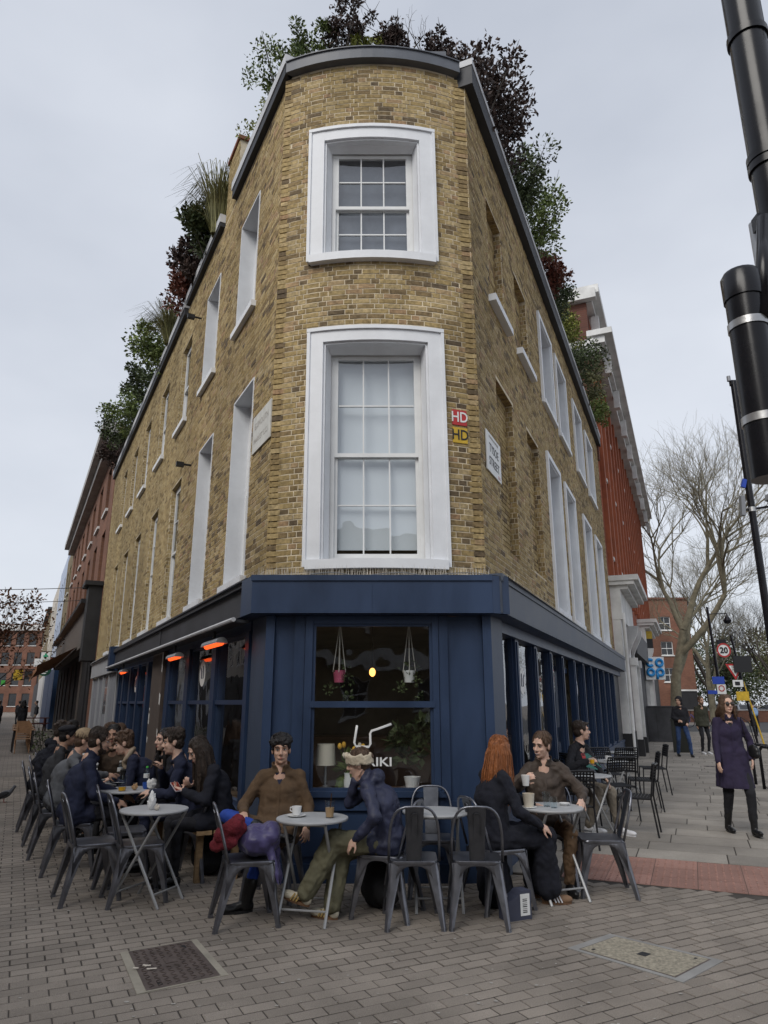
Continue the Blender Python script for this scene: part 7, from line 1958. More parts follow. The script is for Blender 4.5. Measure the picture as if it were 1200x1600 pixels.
    for v in me.vertices:
        if v.co.z > HC.z - 0.1:
            for q in socks:
                dd = (v.co - q).length_squared
                if dd < 9 * s2:
                    v.co -= HM @ Vector((0, 0.011 * hs, 0)) * math.exp(-dd / (2 * s2))
    obj('body', me, t, loc=(0, 0, 0))
    if detail:
        for sd in (-1, 1):
            e = MB(); e.ell(H(sd * 0.031, 0.0725, 0.001), hr(0.0125, 0.0098, 0.0056), HM, 10, 6); e.cur = 1
            e.ell(H(sd * 0.031, 0.0785, 0.001), hr(0.0056, 0.0050, 0.0052), HM, 8, 6)
            e.tube([H(sd * 0.017, 0.080, 0.004), H(sd * 0.031, 0.0845, 0.009), H(sd * 0.046, 0.076, 0.004)], 0.0022 * hs, 5)
            e.build('eye', ['eye_white', 'eye_dark'], t, smooth=True)
            e = MB(); e.tube([H(sd * 0.015, 0.092, 0.023), H(sd * 0.031, 0.0915, 0.029), H(sd * 0.050, 0.078, 0.022)], [0.0042 * hs, 0.004 * hs, 0.002 * hs], 5); e.build('eyebrow', hair if hair in ('hair_black', 'hair_dark') else 'hair_brown', t, smooth=True)
        e = MB(); w_ = 0.026 if smile else 0.021; lift = 0.007 if smile else 0.0
        e.tube([H(-w_, 0.077, -0.066 + lift), H(0, 0.0905, -0.0635), H(w_, 0.077, -0.066 + lift)], [0.002, 0.0052 * hs, 0.002], 6)
        e.tube([H(-w_, 0.077, -0.067 + lift), H(0, 0.0895, -0.073), H(w_, 0.077, -0.067 + lift)], [0.002, 0.006 * hs, 0.002], 6)
        e.build('lips', 'lip', t, smooth=True)
        if smile:
            e = MB(); e.tube([H(-0.019, 0.083, -0.064), H(0, 0.0925, -0.068), H(0.019, 0.083, -0.064)], [0.002, 0.0042, 0.002], 6); e.build('teeth', 'teeth', t)
    if beard:
        e = MB(); e.ell(H(0, 0.034, -0.085), hr(0.055, 0.050, 0.036), HM); e.ell(H(0, 0.066, -0.098), hr(0.024, 0.019, 0.019), HM)
        for sd in (-1, 1): e.cap(H(sd * 0.066, 0.012, -0.015), H(sd * 0.048, 0.04, -0.085), 0.011, 0.014)
        e.cap(H(-0.02, 0.085, -0.054), H(0.02, 0.085, -0.054), 0.006, 0.006)
        obj('beard', remesh(e, 0.006, 1, 0.012, 0.012, 'beard', hair), t, loc=(0, 0, 0))
    if glasses:
        for sd in (-1, 1):
            e = MB(); e.ell(H(sd * 0.033, 0.096, -0.001), hr(0.029, 0.006, 0.024), HM, 14, 8); e.build('lens', 'lens_dark', t, smooth=True)
            MB().tube([H(sd * 0.058, 0.088, 0.006), H(sd * 0.078, 0.02, 0.004), H(sd * 0.076, -0.02, -0.004)], 0.003, 5).build('temple', 'eye_dark', t)
        MB().tube([H(-0.012, 0.101, 0.006), H(0.012, 0.101, 0.006)], 0.003, 5).build('bridge', 'eye_dark', t)
    # ---- top: shoulders, torso, sleeves (one surface), hem
    g = 0.018
    m = MB(); tm = [xdir, up1.cross(xdir) * -1, up1]; TM = Matrix((xdir, up1.cross(xdir), up1)).transposed(); TM2 = Matrix((xdir, up2.cross(xdir), up2)).transposed()
    m.ell(P + up1 * 0.03, (0.165 * bw + g, 0.125 * bw + g, 0.13 * sc), TM, 16, 10); m.ell(waist, (0.142 * bw + g, 0.108 * bw + g, 0.14 * sc), TM, 16, 10)
    m.ell(chest, (0.158 * bw + g, 0.115 * bw + g, 0.17 * sc), TM2, 16, 10)
    for sd in (-1, 1): m.cap(chest + TM2 @ Vector((sd * 0.062 * bw, 0.0, -0.02)), P + TM @ Vector((sd * 0.072 * bw, 0.005, 0.02)), 0.098 * bw + g * 0.6, 0.104 * bw + g * 0.6)
    if fem: m.ell(chest + up2 * 0.015 + TM2 @ Vector((0, 0.055, 0)), (0.125 * bw, 0.07, 0.085), TM2)
    m.ell(neck - up2 * 0.03 * sc, (0.115 * sc, 0.075 * sc, 0.065 * sc), TM2)
    for sd in (-1, 1):
        m.cap(neck - up2 * 0.02, S[sd] - up2 * 0.012, 0.060 * sc * fat, 0.058 * sc * fat); m.cap(S[sd], E[sd], 0.056 * sc * fat + g * 0.3, 0.046 * sc * fat + g * 0.3)
        m.cap(E[sd], E[sd].lerp(Wr[sd], 0.95 * sleeve), 0.046 * sc * fat + g * 0.3, 0.036 * sc * fat + g * 0.3)
    for k in range(12):                        # standing collar, open at the throat
        ga = 22 if (coat or inner) else 0
        an = R(90 + ga + (360 - 2 * ga) * k / 12); an2 = R(90 + ga + (360 - 2 * ga) * (k + 1) / 12)
        for rr_, zz, tr_ in ((0.064, 0.006, 0.019), (0.072, 0.034, 0.013), (0.080, 0.058 if coat else 0.03, 0.011)):
            q = lambda an_: neck + TM2 @ Vector((rr_ * math.cos(an_), 0.010 + rr_ * math.sin(an_), zz - 0.024 * math.sin(an_))) * sc
            m.cap(q(an), q(an2), tr_, tr_, 6)
    if hood:
        m.ell(neck + Vector((0, -0.075, 0.03)), (0.12, 0.07, 0.075), None)
    if coat > 0:
        if stand:
            for sd in (-1, 1):
                for yy in (-0.035, 0.04):
                    m.cap(P + Vector((sd * 0.075, yy, 0.05)), P + Vector((sd * 0.105 * flare, yy * 1.6 * flare, -coat)), 0.115 * bw, 0.098 * flare * sc, 12)
            m.cap(P, P + Vector((0, 0, -coat)), 0.13 * bw, 0.14 * flare * sc, 12); m.cap(P + Vector((0, 0.05, 0)), P + Vector((0.02, 0.13, -coat)), 0.09, 0.10, 12); m.cap(P + Vector((0, 0.05, 0)), P + Vector((-0.05, 0.15, -coat)), 0.09, 0.09, 12)
        else:
            for sd in (-1, 1):
                e_ = hip[sd].lerp(K[sd], min(1, coat)); m.cap(hip[sd], e_, 0.112 * bw, 0.098 * sc)
                if coat > 1: m.cap(K[sd] + Vector((0, -0.03, 0)), K[sd].lerp(A[sd], coat - 1), 0.10 * sc, 0.11 * sc * flare)
            m.cap(hip[-1].lerp(K[-1], 0.3), hip[1].lerp(K[1], 0.3), 0.10, 0.10)
            if coat > 1:
                m.cap(K[-1], K[1], 0.09, 0.09); m.cap(K[-1].lerp(A[-1], coat - 1), K[1].lerp(A[1], coat - 1), 0.10, 0.10); m.cap(P + Vector((0, -0.05, 0)), P + Vector((0, 0.02, -0.42)), 0.12, 0.16)
    vx = max(0.011, vox * 1.5)
    jme = remesh(m, vx, 3, fold * 1.15, -0.13, 'jacket', top, fold * 0.22, -0.05)
    if stand and coat:                         # straight hem
        for v in jme.vertices:
            if v.co.z < P.z - coat: v.co.z = P.z - coat + 0.1 * (v.co.z - P.z + coat)
    jk = obj('jacket' if not coat else 'coat', jme, t, loc=(0, 0, 0))
    if vox < 0.01:
        bvh = BVHTree.FromPolygons([v.co for v in jme.vertices], [p.vertices for p in jme.polygons])
        def skin_pt(u, v, lift):
            a_ = neck + TM2 @ Vector((u, 0.5, v)); h_ = bvh.ray_cast(a_, TM2 @ Vector((0, -1, 0)))
            return (h_[0] + (TM2 @ Vector((0, lift, 0)))) if h_[0] else None
        def patch(nm, mat, row, lift=0.004):
            e = MB(); n_ = len(row[0])
            pts = [[skin_pt(u, v, lift) for u, v in r_] for r_ in row]
            if any(q is None for r_ in pts for q in r_): return
            e.add([q for r_ in pts for q in r_], [(i * n_ + j, i * n_ + j + 1, (i + 1) * n_ + j + 1, (i + 1) * n_ + j) for i in range(len(row) - 1) for j in range(n_ - 1)]); e.build(nm, mat, jk, loc=(0, 0, 0), smooth=True, fix=False)
        if inner: patch('shirt_front', inner, [[(w_ * (j / 4 - 0.5), v) for j in range(5)] for v, w_ in ((-0.02, 0.085), (-0.05, 0.066), (-0.08, 0.044), (-0.115, 0.008))])
        if coat: patch('placket', top, [[(du + 0.006, -0.12 - 0.03 * i) for du in (-0.016, -0.004, 0.006)] for i in range(11)], 0.0075)
        for pm_, u0, u1, v0, v1 in prints: patch('print', pm_, [[(u0 + (u1 - u0) * j / 4, v0 + (v1 - v0) * i / 4) for j in range(5)] for i in range(5)])
    if scarf:
        m = MB()
        for k in range(12):
            an = 2 * math.pi * k / 12; an2 = 2 * math.pi * (k + 1) / 12
            q = lambda an_: neck + TM2 @ Vector((0.085 * math.cos(an_), 0.015 + 0.08 * math.sin(an_), 0.03 - 0.03 * math.sin(an_)))
            m.cap(q(an), q(an2), 0.032, 0.032, 7)
        m.cap(neck + TM2 @ Vector((0.05, 0.10, -0.02)), chest + TM2 @ Vector((0.06, 0.15, -0.1)), 0.035, 0.04); m.cap(neck + TM2 @ Vector((-0.03, 0.10, -0.02)), chest + TM2 @ Vector((-0.05, 0.15, -0.15)), 0.035, 0.04)
        obj('scarf', remesh(m, 0.011, 2, 0.012, 0.03, 'scarf', scarf), t, loc=(0, 0, 0))
    # ---- trousers, shoes
    m = MB(); m.ell(P, (0.165 * bw, 0.12 * bw, 0.11), TM)
    for sd in (-1, 1):
        m.cap(hip[sd], K[sd], 0.088 * sc * (0.9 + 0.1 * legw), 0.062 * sc * legw); m.cap(K[sd], A[sd] + (K[sd] - A[sd]) * (0.04 if not boots else 0.25), 0.060 * sc * legw, 0.047 * sc * legw)
    obj('trousers', remesh(m, vx, 3, fold, -0.11, 'trousers', legs, fold * 0.35, -0.04), t, loc=(0, 0, 0))
    for sd, nm in ((-1, 'shoe'), (1, 'shoe')):
        dn = (A[sd] - K[sd]).normalized(); f = FD[sd]
        # the foot is square to the shin when lifted, flat when standing
        if feet and feet[0 if sd < 0 else 1] is not None and len(feet[0 if sd < 0 else 1]) > 4:
            pt = R(feet[0 if sd < 0 else 1][4]); f = Vector((f.x * math.cos(pt), f.y * math.cos(pt), math.sin(pt)))
        f = f.normalized(); u_ = Vector((0, 0, 1)) - f * f.z; u_.normalize(); l_ = f.cross(u_); FM = Matrix((l_, f, u_)).transposed(); B = A[sd] - u_ * 0.085 * sc
        m = MB(); k = sc * (0.92 if fem else 1.0)
        m.ell(B + f * 0.14 * k + u_ * 0.034, (0.043 * k, 0.082 * k, 0.034), FM); m.ell(B - f * 0.02 * k + u_ * 0.045, (0.036 * k, 0.05 * k, 0.045), FM)
        m.cap(B + f * 0.0 + u_ * 0.06, B + f * 0.1 * k + u_ * 0.042, 0.036 * k, 0.03 * k)
        if boots: m.cap(B + u_ * 0.05, A[sd].lerp(K[sd], boots), 0.046 * k, 0.056 * k)
        sm = remesh(m, 0.009, 2, 0.004 if boots else 0, 0.03, 'shoe', shoe)
        for v in sm.vertices:
            lz = (v.co - B).dot(u_)
            if lz < 0.012: v.co += u_ * (0.012 - lz)
        so = obj('boot' if boots else 'shoe', sm, t, loc=(0, 0, 0))
        m = MB(); pr = []
        for i in range(16):
            an = 2 * math.pi * i / 16; c_, s__ = math.cos(an), math.sin(an)
            pr.append(B + f * (0.075 + 0.135 * s__) * k + l_ * (0.042 - 0.006 * (s__ < 0)) * c_ * k)
        m.add(pr + [q + u_ * 0.02 for q in pr], [tuple(range(15, -1, -1)), tuple(range(16, 32))] + [(i, (i + 1) % 16, 16 + (i + 1) % 16, 16 + i) for i in range(16)])
        m.build('sole', 'sole_gum' if stripes else ('leather_black' if 'black' in shoe else 'shoe_white'), so, loc=(0, 0, 0))
        if stripes:
            for sgn in (-1, 1):
                for i in range(3):
                    c0 = B + f * (0.055 + 0.028 * i) * k
                    m = MB(); m.tube([c0 + l_ * sgn * 0.047 * k + u_ * 0.018, c0 - f * 0.012 + l_ * sgn * 0.042 * k + u_ * 0.042, c0 - f * 0.022 + l_ * sgn * 0.028 * k + u_ * 0.066], 0.006, 5); m.build('stripe', stripes, so, loc=(0, 0, 0))
        if sock:
            MB().cap(A[sd] - u_ * 0.02, A[sd].lerp(K[sd], 0.22), 0.042 * k, 0.044 * k).build('sock', sock, t, smooth=True)
    # ---- hair and hats
    rh = random.Random(hash(label) % 1000 if False else len(label) * 7 + int(abs(x) * 100))
    m = MB(); lk = MB()
    if style != 'none':
        m.ell(H(0, -0.022, 0.044), hr(0.082, 0.094, 0.084), HM, 18, 12); m.ell(H(0, -0.045, -0.012), hr(0.074, 0.062, 0.075), HM, 16, 10)
        for sd in (-1, 1): m.ell(H(sd * 0.066, 0.012, 0.03), hr(0.016, 0.04, 0.04), HM)
        if style == 'curly' or style == 'mop':
            for k in range(26 if style == 'curly' else 14):
                an = rh.uniform(0, 6.28); el = rh.uniform(0.1, 1.2)
                m.ell(H(0.082 * math.cos(an) * math.cos(el), -0.015 + 0.092 * math.sin(an) * math.cos(el), 0.05 + 0.075 * math.sin(el)), hr(0.028, 0.028, 0.026), HM, 8, 6)
            for k in range(7): m.ell(H(-0.05 + 0.0165 * k, 0.075, 0.058 + rh.uniform(-0.01, 0.01)), hr(0.015, 0.014, 0.02), HM, 8, 6)
        if style in ('long', 'longfront', 'bob'):
            LL = {'long': 0.40, 'longfront': 0.42, 'bob': 0.17}[style]
            for k in range(34):
                an = R(-125 + 250 * k / 33 + rh.uniform(-4, 4)); sx_, cy = math.sin(an), -math.cos(an)
                p0 = H(0.074 * sx_, -0.015 + 0.088 * cy, 0.045); p1 = H(0.084 * sx_, -0.012 + 0.094 * cy, -0.04); L1 = LL * rh.uniform(0.8, 1.05)
                dn = Vector((0, 0, -1)); out = HM @ Vector((sx_, cy, 0))
                p2 = p1 + dn * L1 * 0.45 + out * rh.uniform(0.0, 0.03) + Vector((rh.uniform(-0.012, 0.012), -0.02, 0)); p3 = p1 + dn * L1 + out * rh.uniform(-0.005, 0.035) + Vector((rh.uniform(-0.02, 0.02), -0.03 - 0.03 * (cy < 0), 0))
                r0 = 0.017
                m.cap(p0, p1, r0 * 1.1, r0, 7); m.cap(p1, p2, r0, r0 * 0.95, 7); m.cap(p2, p3, r0 * 0.95, r0 * 0.45, 7)
                for j in range(3):
                    of = Vector((rh.uniform(-0.016, 0.016), rh.uniform(-0.016, 0.016), 0)); lk.tube([p0 + of * 0.4, p1 + out * 0.012 + of, p2 + out * 0.012 + of * 1.4, p3 + of * 1.6 - Vector((0, 0, rh.uniform(0, 0.05)))], [0.0035, 0.0038, 0.0032, 0.001], 4)
        if style == 'bun': m.ell(H(0, -0.115, 0.03), hr(0.034, 0.03, 0.034), HM)
        if style == 'swept':
            for k in range(12): m.ell(H(-0.055 + 0.01 * k, 0.06 + 0.012 * math.sin(k), 0.078 + rh.uniform(-0.008, 0.012)), hr(0.018, 0.03, 0.016), HM, 8, 6)
        for k in range(90 if detail else 0):              # loose strands over the skull
            an = rh.uniform(-2.6, 2.6); el = rh.uniform(0.15, 1.3); sx_, cy = math.sin(an), -math.cos(an)
            pts = []
            for j in range(4):
                e_ = el - j * 0.16; rr_ = 1.0 + 0.012 * j * rh.random()
                pts.append(H(0.085 * sx_ * math.cos(e_) * rr_, -0.02 + 0.097 * cy * math.cos(e_) * rr_, 0.046 + 0.087 * math.sin(e_)))
            lk.tube(pts, [0.002, 0.003, 0.0026, 0.0008], 4)
        fine = {'curly': 0.022, 'mop': 0.016}.get(style, 0.008)
        ho = obj('hair', remesh(m, 0.0075 if detail else 0.012, 2, fine, 0.022, 'hair', hair), t, loc=(0, 0, 0))
        if lk.v: tag(lk.build('hair_strands', hair, ho, loc=(0, 0, 0), smooth=True, fix=False), kind='stuff')
    if hat:
        m = MB(); nm = hat
        if hat == 'beret':
            m.ell(H(0.0, -0.03, 0.085), hr(0.10, 0.112, 0.045), HM @ Matrix.Rotation(R(12), 3, 'X')); m.ell(H(0, -0.015, 0.06), hr(0.086, 0.10, 0.045), HM)
        elif hat == 'cap':
            m.ell(H(0, -0.018, 0.055), hr(0.088, 0.103, 0.082), HM); m.ell(H(0, 0.10, 0.050), hr(0.066, 0.062, 0.010), HM @ Matrix.Rotation(R(-12), 3, 'X'))
        elif hat == 'headband':
            for k in range(18):
                q = lambda i: H(0.090 * math.cos(2 * math.pi * i / 18), -0.014 + 0.106 * math.sin(2 * math.pi * i / 18), 0.034 + 0.02 * math.sin(2 * math.pi * i / 18))
                for dz in (-0.024, 0.0, 0.024):
                    m.cap(q(k) + HM @ Vector((0, 0, dz)), q(k + 1) + HM @ Vector((0, 0, dz + (0.012 if k % 3 == 0 else -0.006))), 0.0165, 0.0165, 7)
        elif hat == 'hood':
            m.ell(H(0, -0.03, 0.035), hr(0.102, 0.108, 0.105), HM); m.ell(H(0, -0.05, -0.06), hr(0.095, 0.085, 0.09), HM)
        obj(nm, remesh(m, 0.008, 2, 0.004 if hat != 'headband' else 0.010, 0.03, nm, hatmat), t, loc=(0, 0, 0))
    t['hand_l'] = list(Wr[-1]); t['hand_r'] = list(Wr[1])
    return t

pm('print_teal', (0.05, 0.16, 0.14), 0.9, var=0.3, scale=40, bump=0)
# the pair at the front table
person('man with curly black hair in khaki wool coat and blue jeans, legs crossed', -0.93, 6.66, 183, lean=-17, hunch=14, head=(4, 0, 2), hands=((-0.66, 6.40, 0.58), (-1.19, 6.34, 0.70)), poles=((-0.5, -0.6, -0.7), (0.6, -0.6, -0.7)), curls=(0.5, 0.5), palms=(None, (0.2, 0, -1)),
       feet=((-1.10, 6.14, 0.0, -75), (-0.93, 6.18, 0.50, 62, 5)), knees=((0.3, 1, 0.4), (1.2, 0.6, 0.6)), skin='skin_warm', top='khaki_wool', fat=1.1, coat=0.55, legs='blue_denim', boots=0.32, shoe='leather_black', hair='hair_black', style='curly', inner='navy_wool', slip=0.12, fold=0.016, sc=1.0, pel=0.52)
person('person in navy hooded puffer jacket, olive trousers and cream knitted headband', 0.03, 6.08, 74, fem=True, lean=12, hunch=26, head=(8, 12, -6), hands=((-0.22, 5.86, 0.58), (-0.24, 6.14, 0.98)), poles=((-0.6, -0.6, -0.5), (0.5, 0.5, -1)), sc=0.96, palms=(None, (0.5, 0.2, 0.4)), curls=(0.4, 0.45),
       feet=((-0.60, 5.90, 0.11, -6, 12), (-0.40, 5.96, 0.0, -10)), knees=((-0.1, 0.6, 1), (0.1, 0.7, 1)), skin='skin_fair', top='navy_puffer', fat=1.16, coat=0.25, hood=True, legs='olive_cotton', legw=1.75, shoe='shoe_cream', stripes='stripe_gold', sock='sock_lilac', hair='hair_brown', style='bun', hat='headband', hatmat='cream_knit', fold=0.022)
# right-hand table
person('red-haired woman in a long black coat seen from behind', 0.92, 6.32, -66, fem=True, lean=2, hunch=12, head=(34, 4, 4), hands=((1.34, 6.62, 0.72), (1.30, 6.22, 0.62)), feet=((1.32, 6.58, 0, 0), (1.36, 6.38, 0, -22)), skin='skin_fair', top='black_coat', fat=1.12, coat=1.86, flare=1.15, legs='black_wool', shoe='shoe_tan', stripes='shoe_white', sock='white_cloth', hair='hair_red', style='long', fold=0.026)
bw_ = person('smiling woman in brown waxed jacket holding a paper cup, hair tied back', 1.53, 7.05, 172, fem=True, lean=-3, hunch=6, head=(-38, 8, -6), hands=((1.78, 6.72, 0.75), (1.29, 6.77, 0.92)), poles=((-0.8, -0.3, -0.6), (0.8, -0.3, -0.9)), palms=(None, (0.9, -0.2, 0.2)), curls=(0.35, 0.95),
       feet=((1.62, 6.70, 0, 10), (1.40, 6.74, 0, -10)), skin='skin_fair', top='brown_wax', fat=1.22, coat=0.3, legs='tan_trouser', legw=1.2, shoe='leather_black', hair='hair_brown', style='bun', smile=True, fold=0.03)
person('man in black jumper with bright print, beige trousers and white trainers', 2.63, 9.98, 226, lean=2, hunch=10, head=(42, -2, 0), hands=((2.92, 9.66, 0.60), (2.66, 9.62, 0.86)), poles=((-0.8, -0.4, -0.5), (0.8, -0.4, -0.7)), palms=(None, (0.9, 0, 0.1)), curls=(0.4, 0.9),
       feet=((2.98, 9.50, 0, -8), (2.62, 9.62, 0, 14)), skin='skin_fair', top='black_wool', fat=1.08, legs='beige_trouser', legw=1.35, shoe='shoe_white', hair='hair_dark', style='swept', sc=1.03, vox=0.0075, prints=(('sign_red', 0.01, 0.075, -0.22, -0.10), ('print_teal', -0.085, 0.005, -0.26, -0.10)))
# walkers on the right pavement
ww = person('woman walking in knee-length plum coat, sunglasses and black boots', 4.52, 9.55, 176, stand=True, fem=True, lean=0, hunch=3, head=(4, 0, 0), hands=((4.74, 9.46, 0.90), (4.27, 9.40, 0.84)), poles=((-1, -0.9, 0), (0.4, -1, 0)), feet=((4.61, 9.38, 0.0, 0, 8), (4.45, 9.74, 0.0, 0)), skin='skin_fair', top='plum_wool', fat=1.05, coat=0.36, flare=1.08, legs='black_wool', legw=1.12, boots=0.9, shoe='leather_black', hair='hair_brown', style='bob', glasses=True, sc=0.985, fold=0.012, vox=0.0075, inner='black_wool')
def far(label, x, y, face, **k):
    k.setdefault('vox', 0.013); k.setdefault('fold', 0.02)
    return person(label, x, y, face, stand=True, detail=k.pop('detail', False), **k)
far('man in dark hooded top and blue jeans walking past the grey cabinet', 9.25, 22.6, 170, head=(-35, 4, 0), hands=((9.35, 22.35, 1.0), (9.1, 22.4, 1.08)), feet=((9.40, 22.4, 0, 0), (9.15, 22.8, 0, 0)), top='black_wool', fat=1.15, legs='mid_denim', legw=1.15, hat='hood', hatmat='black_wool', style='none', sc=1.03, detail=True)
far('bearded man in dark olive jacket walking behind the plum coat', 10.35, 23.6, 180, head=(10, 6, 0), top='dark_olive', coat=0.1, legs='black_wool', hair='hair_brown', beard=True, shoe='shoe_white', sc=1.04, detail=True)
far('person in black walking away with a light blue backpack', 18.4, 36.0, 5, top='black_wool', coat=0.45, legs='black_wool', hair='hair_black', feet=((18.3, 35.8, 0, 0), (18.6, 36.3, 0, 0)))

# the long table on the left: outer row on chairs
kw = dict(vox=0.0085)
person('bearded man in dark navy jacket turned towards the cafe windows', -3.10, 7.52, -62, lean=6, hunch=14, head=(-8, 10, 0), hands=((-2.76, 7.86, 0.66), (-2.70, 7.52, 0.64)), skin='skin_warm', top='navy_wool', fat=1.14, coat=0.2, legs='black_wool', hair='hair_dark', style='short', beard=True, sc=1.04, **kw)
person('person in beige cap and grey jacket reaching across the table', -3.62, 8.30, -66, lean=10, hunch=16, head=(0, 10, 0), hands=((-3.2, 8.66, 0.74), (-3.10, 8.26, 0.82)), poles=((-0.8, -0.3, -0.6), (0.9, -0.1, -0.3)), skin='skin_warm', top='grey_wool', fat=1.1, legs='charcoal', hair='hair_brown', hat='cap', hatmat='beige_cap', **kw)
person('person in black beret and charcoal jacket at the long table', -4.05, 9.05, -62, lean=4, hunch=12, head=(4, 6, 0), skin='skin_tan', top='charcoal', fat=1.1, legs='black_wool', hair='hair_black', hat='beret', hatmat='black_wool', fem=True, **kw)
person('person in black hooded puffer jacket and short dark hair at the long table', -4.58, 9.95, -62, lean=6, hunch=16, head=(-6, 12, 0), skin='skin_fair', top='black_coat', fat=1.28, hood=True, legs='black_wool', hair='hair_dark', style='mop', sc=1.04, fold=0.04, **kw)
person('fair-haired person beyond the puffer jacket at the long table', -4.93, 10.9, -58, lean=4, hunch=10, skin='skin_fair', top='charcoal', legs='black_wool', hair='hair_fair', style='mop', fem=True, **kw)
person('dark-haired person in black with back turned beside the chalkboard', -5.10, 11.75, -40, lean=2, hunch=10, skin='skin_warm', top='black_wool', fat=1.1, legs='black_wool', hair='hair_black', style='bob', fem=True, **kw)
person('person in grey cap beyond the beige cap', -4.36, 8.95 + 0.55, -64, lean=8, hunch=16, head=(0, 10, 0), skin='skin_warm', top='charcoal', legs='black_wool', hair='hair_dark', hat='cap', hatmat='grey_cap', **kw) if False else None
person('woman in brown fleece sipping at the table end, black hair tied back', -3.44, 9.34, 190, fem=True, lean=2, hunch=8, head=(-4, 4, 6), hands=((-3.15, 9.02, 0.74), (-3.53, 9.12, 1.02)), poles=((-0.8, -0.2, -0.6), (0.9, 0.2, -1)), palms=(None, (0.2, 0.8, 0.1)), curls=(0.4, 0.9), skin='skin_tan', top='brown_fleece', fat=1.15, legs='black_wool', hair='hair_black', style='bun', **kw)
# bench row under the windows
person('woman with long brown hair in grey coat laughing, pale scarf', -3.55, 9.98, 112, fem=True, lean=4, hunch=8, head=(6, 4, 0), skin='skin_fair', top='grey_wool', fat=1.1, coat=0.3, legs='black_wool', hair='hair_brown', style='long', smile=True, scarf='beige_scarf', **kw)
person('woman with wavy brown hair in dark jacket beside the laughing woman', -3.93, 10.72, 112, fem=True, lean=6, hunch=8, head=(10, 4, 0), skin='skin_fair', top='charcoal', legs='black_wool', hair='hair_brown', style='long', smile=True, **kw)
person('brown-haired man in navy coat leaning over the table, beige scarf', -2.74, 8.66, 104, lean=20, hunch=20, head=(0, 14, 0), hands=((-3.10, 8.42, 0.76), (-3.08, 8.62, 0.76)), skin='skin_fair', top='navy_wool', fat=1.16, coat=0.2, legs='black_wool', hair='hair_brown', style='mop', scarf='beige_scarf', sc=1.03, **kw)
person('woman with straight black hair in black coat smiling sideways', -2.36, 8.22, 122, fem=True, lean=6, hunch=8, head=(12, 2, 0), hands=((-2.55, 7.95, 0.70), (-2.6, 8.1, 0.66)), skin='skin_fair', top='black_wool', fat=1.1, legs='black_wool', hair='hair_black', style='long', **kw)
mp_ = person('dark-haired man in navy jacket holding up a phone', -2.02, 7.74, 106, lean=12, hunch=12, head=(0, 6, 0), hands=((-2.36, 7.55, 0.72), (-2.34, 7.74, 0.93)), poles=((-0.7, -0.5, -0.6), (0.8, -0.2, -0.8)), palms=(None, (-0.2, -0.9, 0.3)), curls=(0.4, 0.6), skin='skin_fair', top='navy_wool', fat=1.14, legs='navy_wool', hair='hair_dark', style='mop', smile=True, sc=1.03, **kw)
wk_ = person('woman with long dark hair in black coat reading her phone', -1.60, 7.22, 118, fem=True, lean=10, hunch=16, head=(2, 30, 0), hands=((-1.88, 6.98, 0.80), (-1.86, 7.10, 0.82)), poles=((-0.7, -0.5, -0.7), (0.7, -0.5, -0.7)), palms=((-0.1, 0, 1), (-0.1, 0, 1)), curls=(0.5, 0.5), skin='skin_fair', top='black_coat', fat=1.2, coat=0.5, legs='black_wool', hair='hair_dark', style='long', **kw)
# strollers far down the market street
far('person in long black clothes walking away down the market', -18.0, 36.0, 20, top='black_wool', coat=0.5, legs='black_wool', hair='hair_black', style='bob', legw=1.3, feet=((-18.2, 35.8, 0, 0), (-17.9, 36.3, 0.05, 0)))
far('person in black coat walking ahead of the long black clothes', -23.2, 43.5, 15, top='black_coat', coat=0.4, legs='black_wool', hair='hair_brown')
far('person in pink coat in the far market crowd', -27.6, 50.5, 190, fem=True, top='pink_coat', coat=0.35, legs='black_wool', hair='hair_fair', style='bob')
far('person in navy beside the pink coat', -28.8, 50.9, 185, top='navy_wool', coat=0.3, legs='charcoal', hair='hair_dark')
far('person in charcoal beyond the pink coat', -26.3, 52.0, 30, top='charcoal', legs='black_wool', hair='hair_dark')
far('man in dark jacket standing by the dark blue shopfront', -22.9, 47.6, 120, top='charcoal', legs='beige_trouser', hair='hair_dark', fat=1.1)

# things held or worn
pm('phone_glass', (0.015, 0.016, 0.02), 0.1, var=0.05, bump=0, spec=0.7); pm('phone_pale', (0.55, 0.48, 0.50), 0.4, var=0.05, bump=0)
def slabthing(name, label, cat, loc, size, rot, mats):
    t = thing(name, label, cat, loc); t.rotation_euler = rot
    MB().obox((0, 0, 0), size).build('case', mats[0], t); MB().obox((0, 0, size[2] / 2 + 0.0008), (size[0] * 0.92, size[1] * 0.95, 0.0012)).build('screen', mats[1], t)
def hand_world(p, key, off=(0, 0, 0)):
    q = Matrix.Rotation(p.rotation_euler.z, 3, 'Z') @ Vector(p[key]); return Vector((p.location.x, p.location.y, 0)) + q + Vector(off)
q = hand_world(mp_, 'hand_r', (-0.075, -0.02, 0.085)); slabthing('phone', 'black phone held upright by the man in navy jacket', 'phone', q, (0.072, 0.148, 0.009), (R(72), 0, R(-60)), ('leather_black', 'phone_glass'))
q = hand_world(wk_, 'hand_l', (-0.075, 0.02, 0.035)); slabthing('phone', 'pale phone held flat by the woman with long dark hair', 'phone', q, (0.075, 0.15, 0.009), (R(25), 0, R(40)), ('phone_pale', 'phone_glass'))
q = hand_world(bw_, 'hand_r', (-0.012, -0.085, 0.0)); t = thing('paper_cup', 'white paper cup held by the smiling woman in brown', 'cup', q - Vector((0, 0, 0.04)))
MB().lathe([(0.028, 0), (0.039, 0.09), (0.036, 0.09), (0.026, 0.008)], 18).build('cup_wall', 'china', t, smooth=50); MB().lathe([(0.002, 0.078), (0.036, 0.078), (0.002, 0.08)], 14).build('drink', 'latte', t)
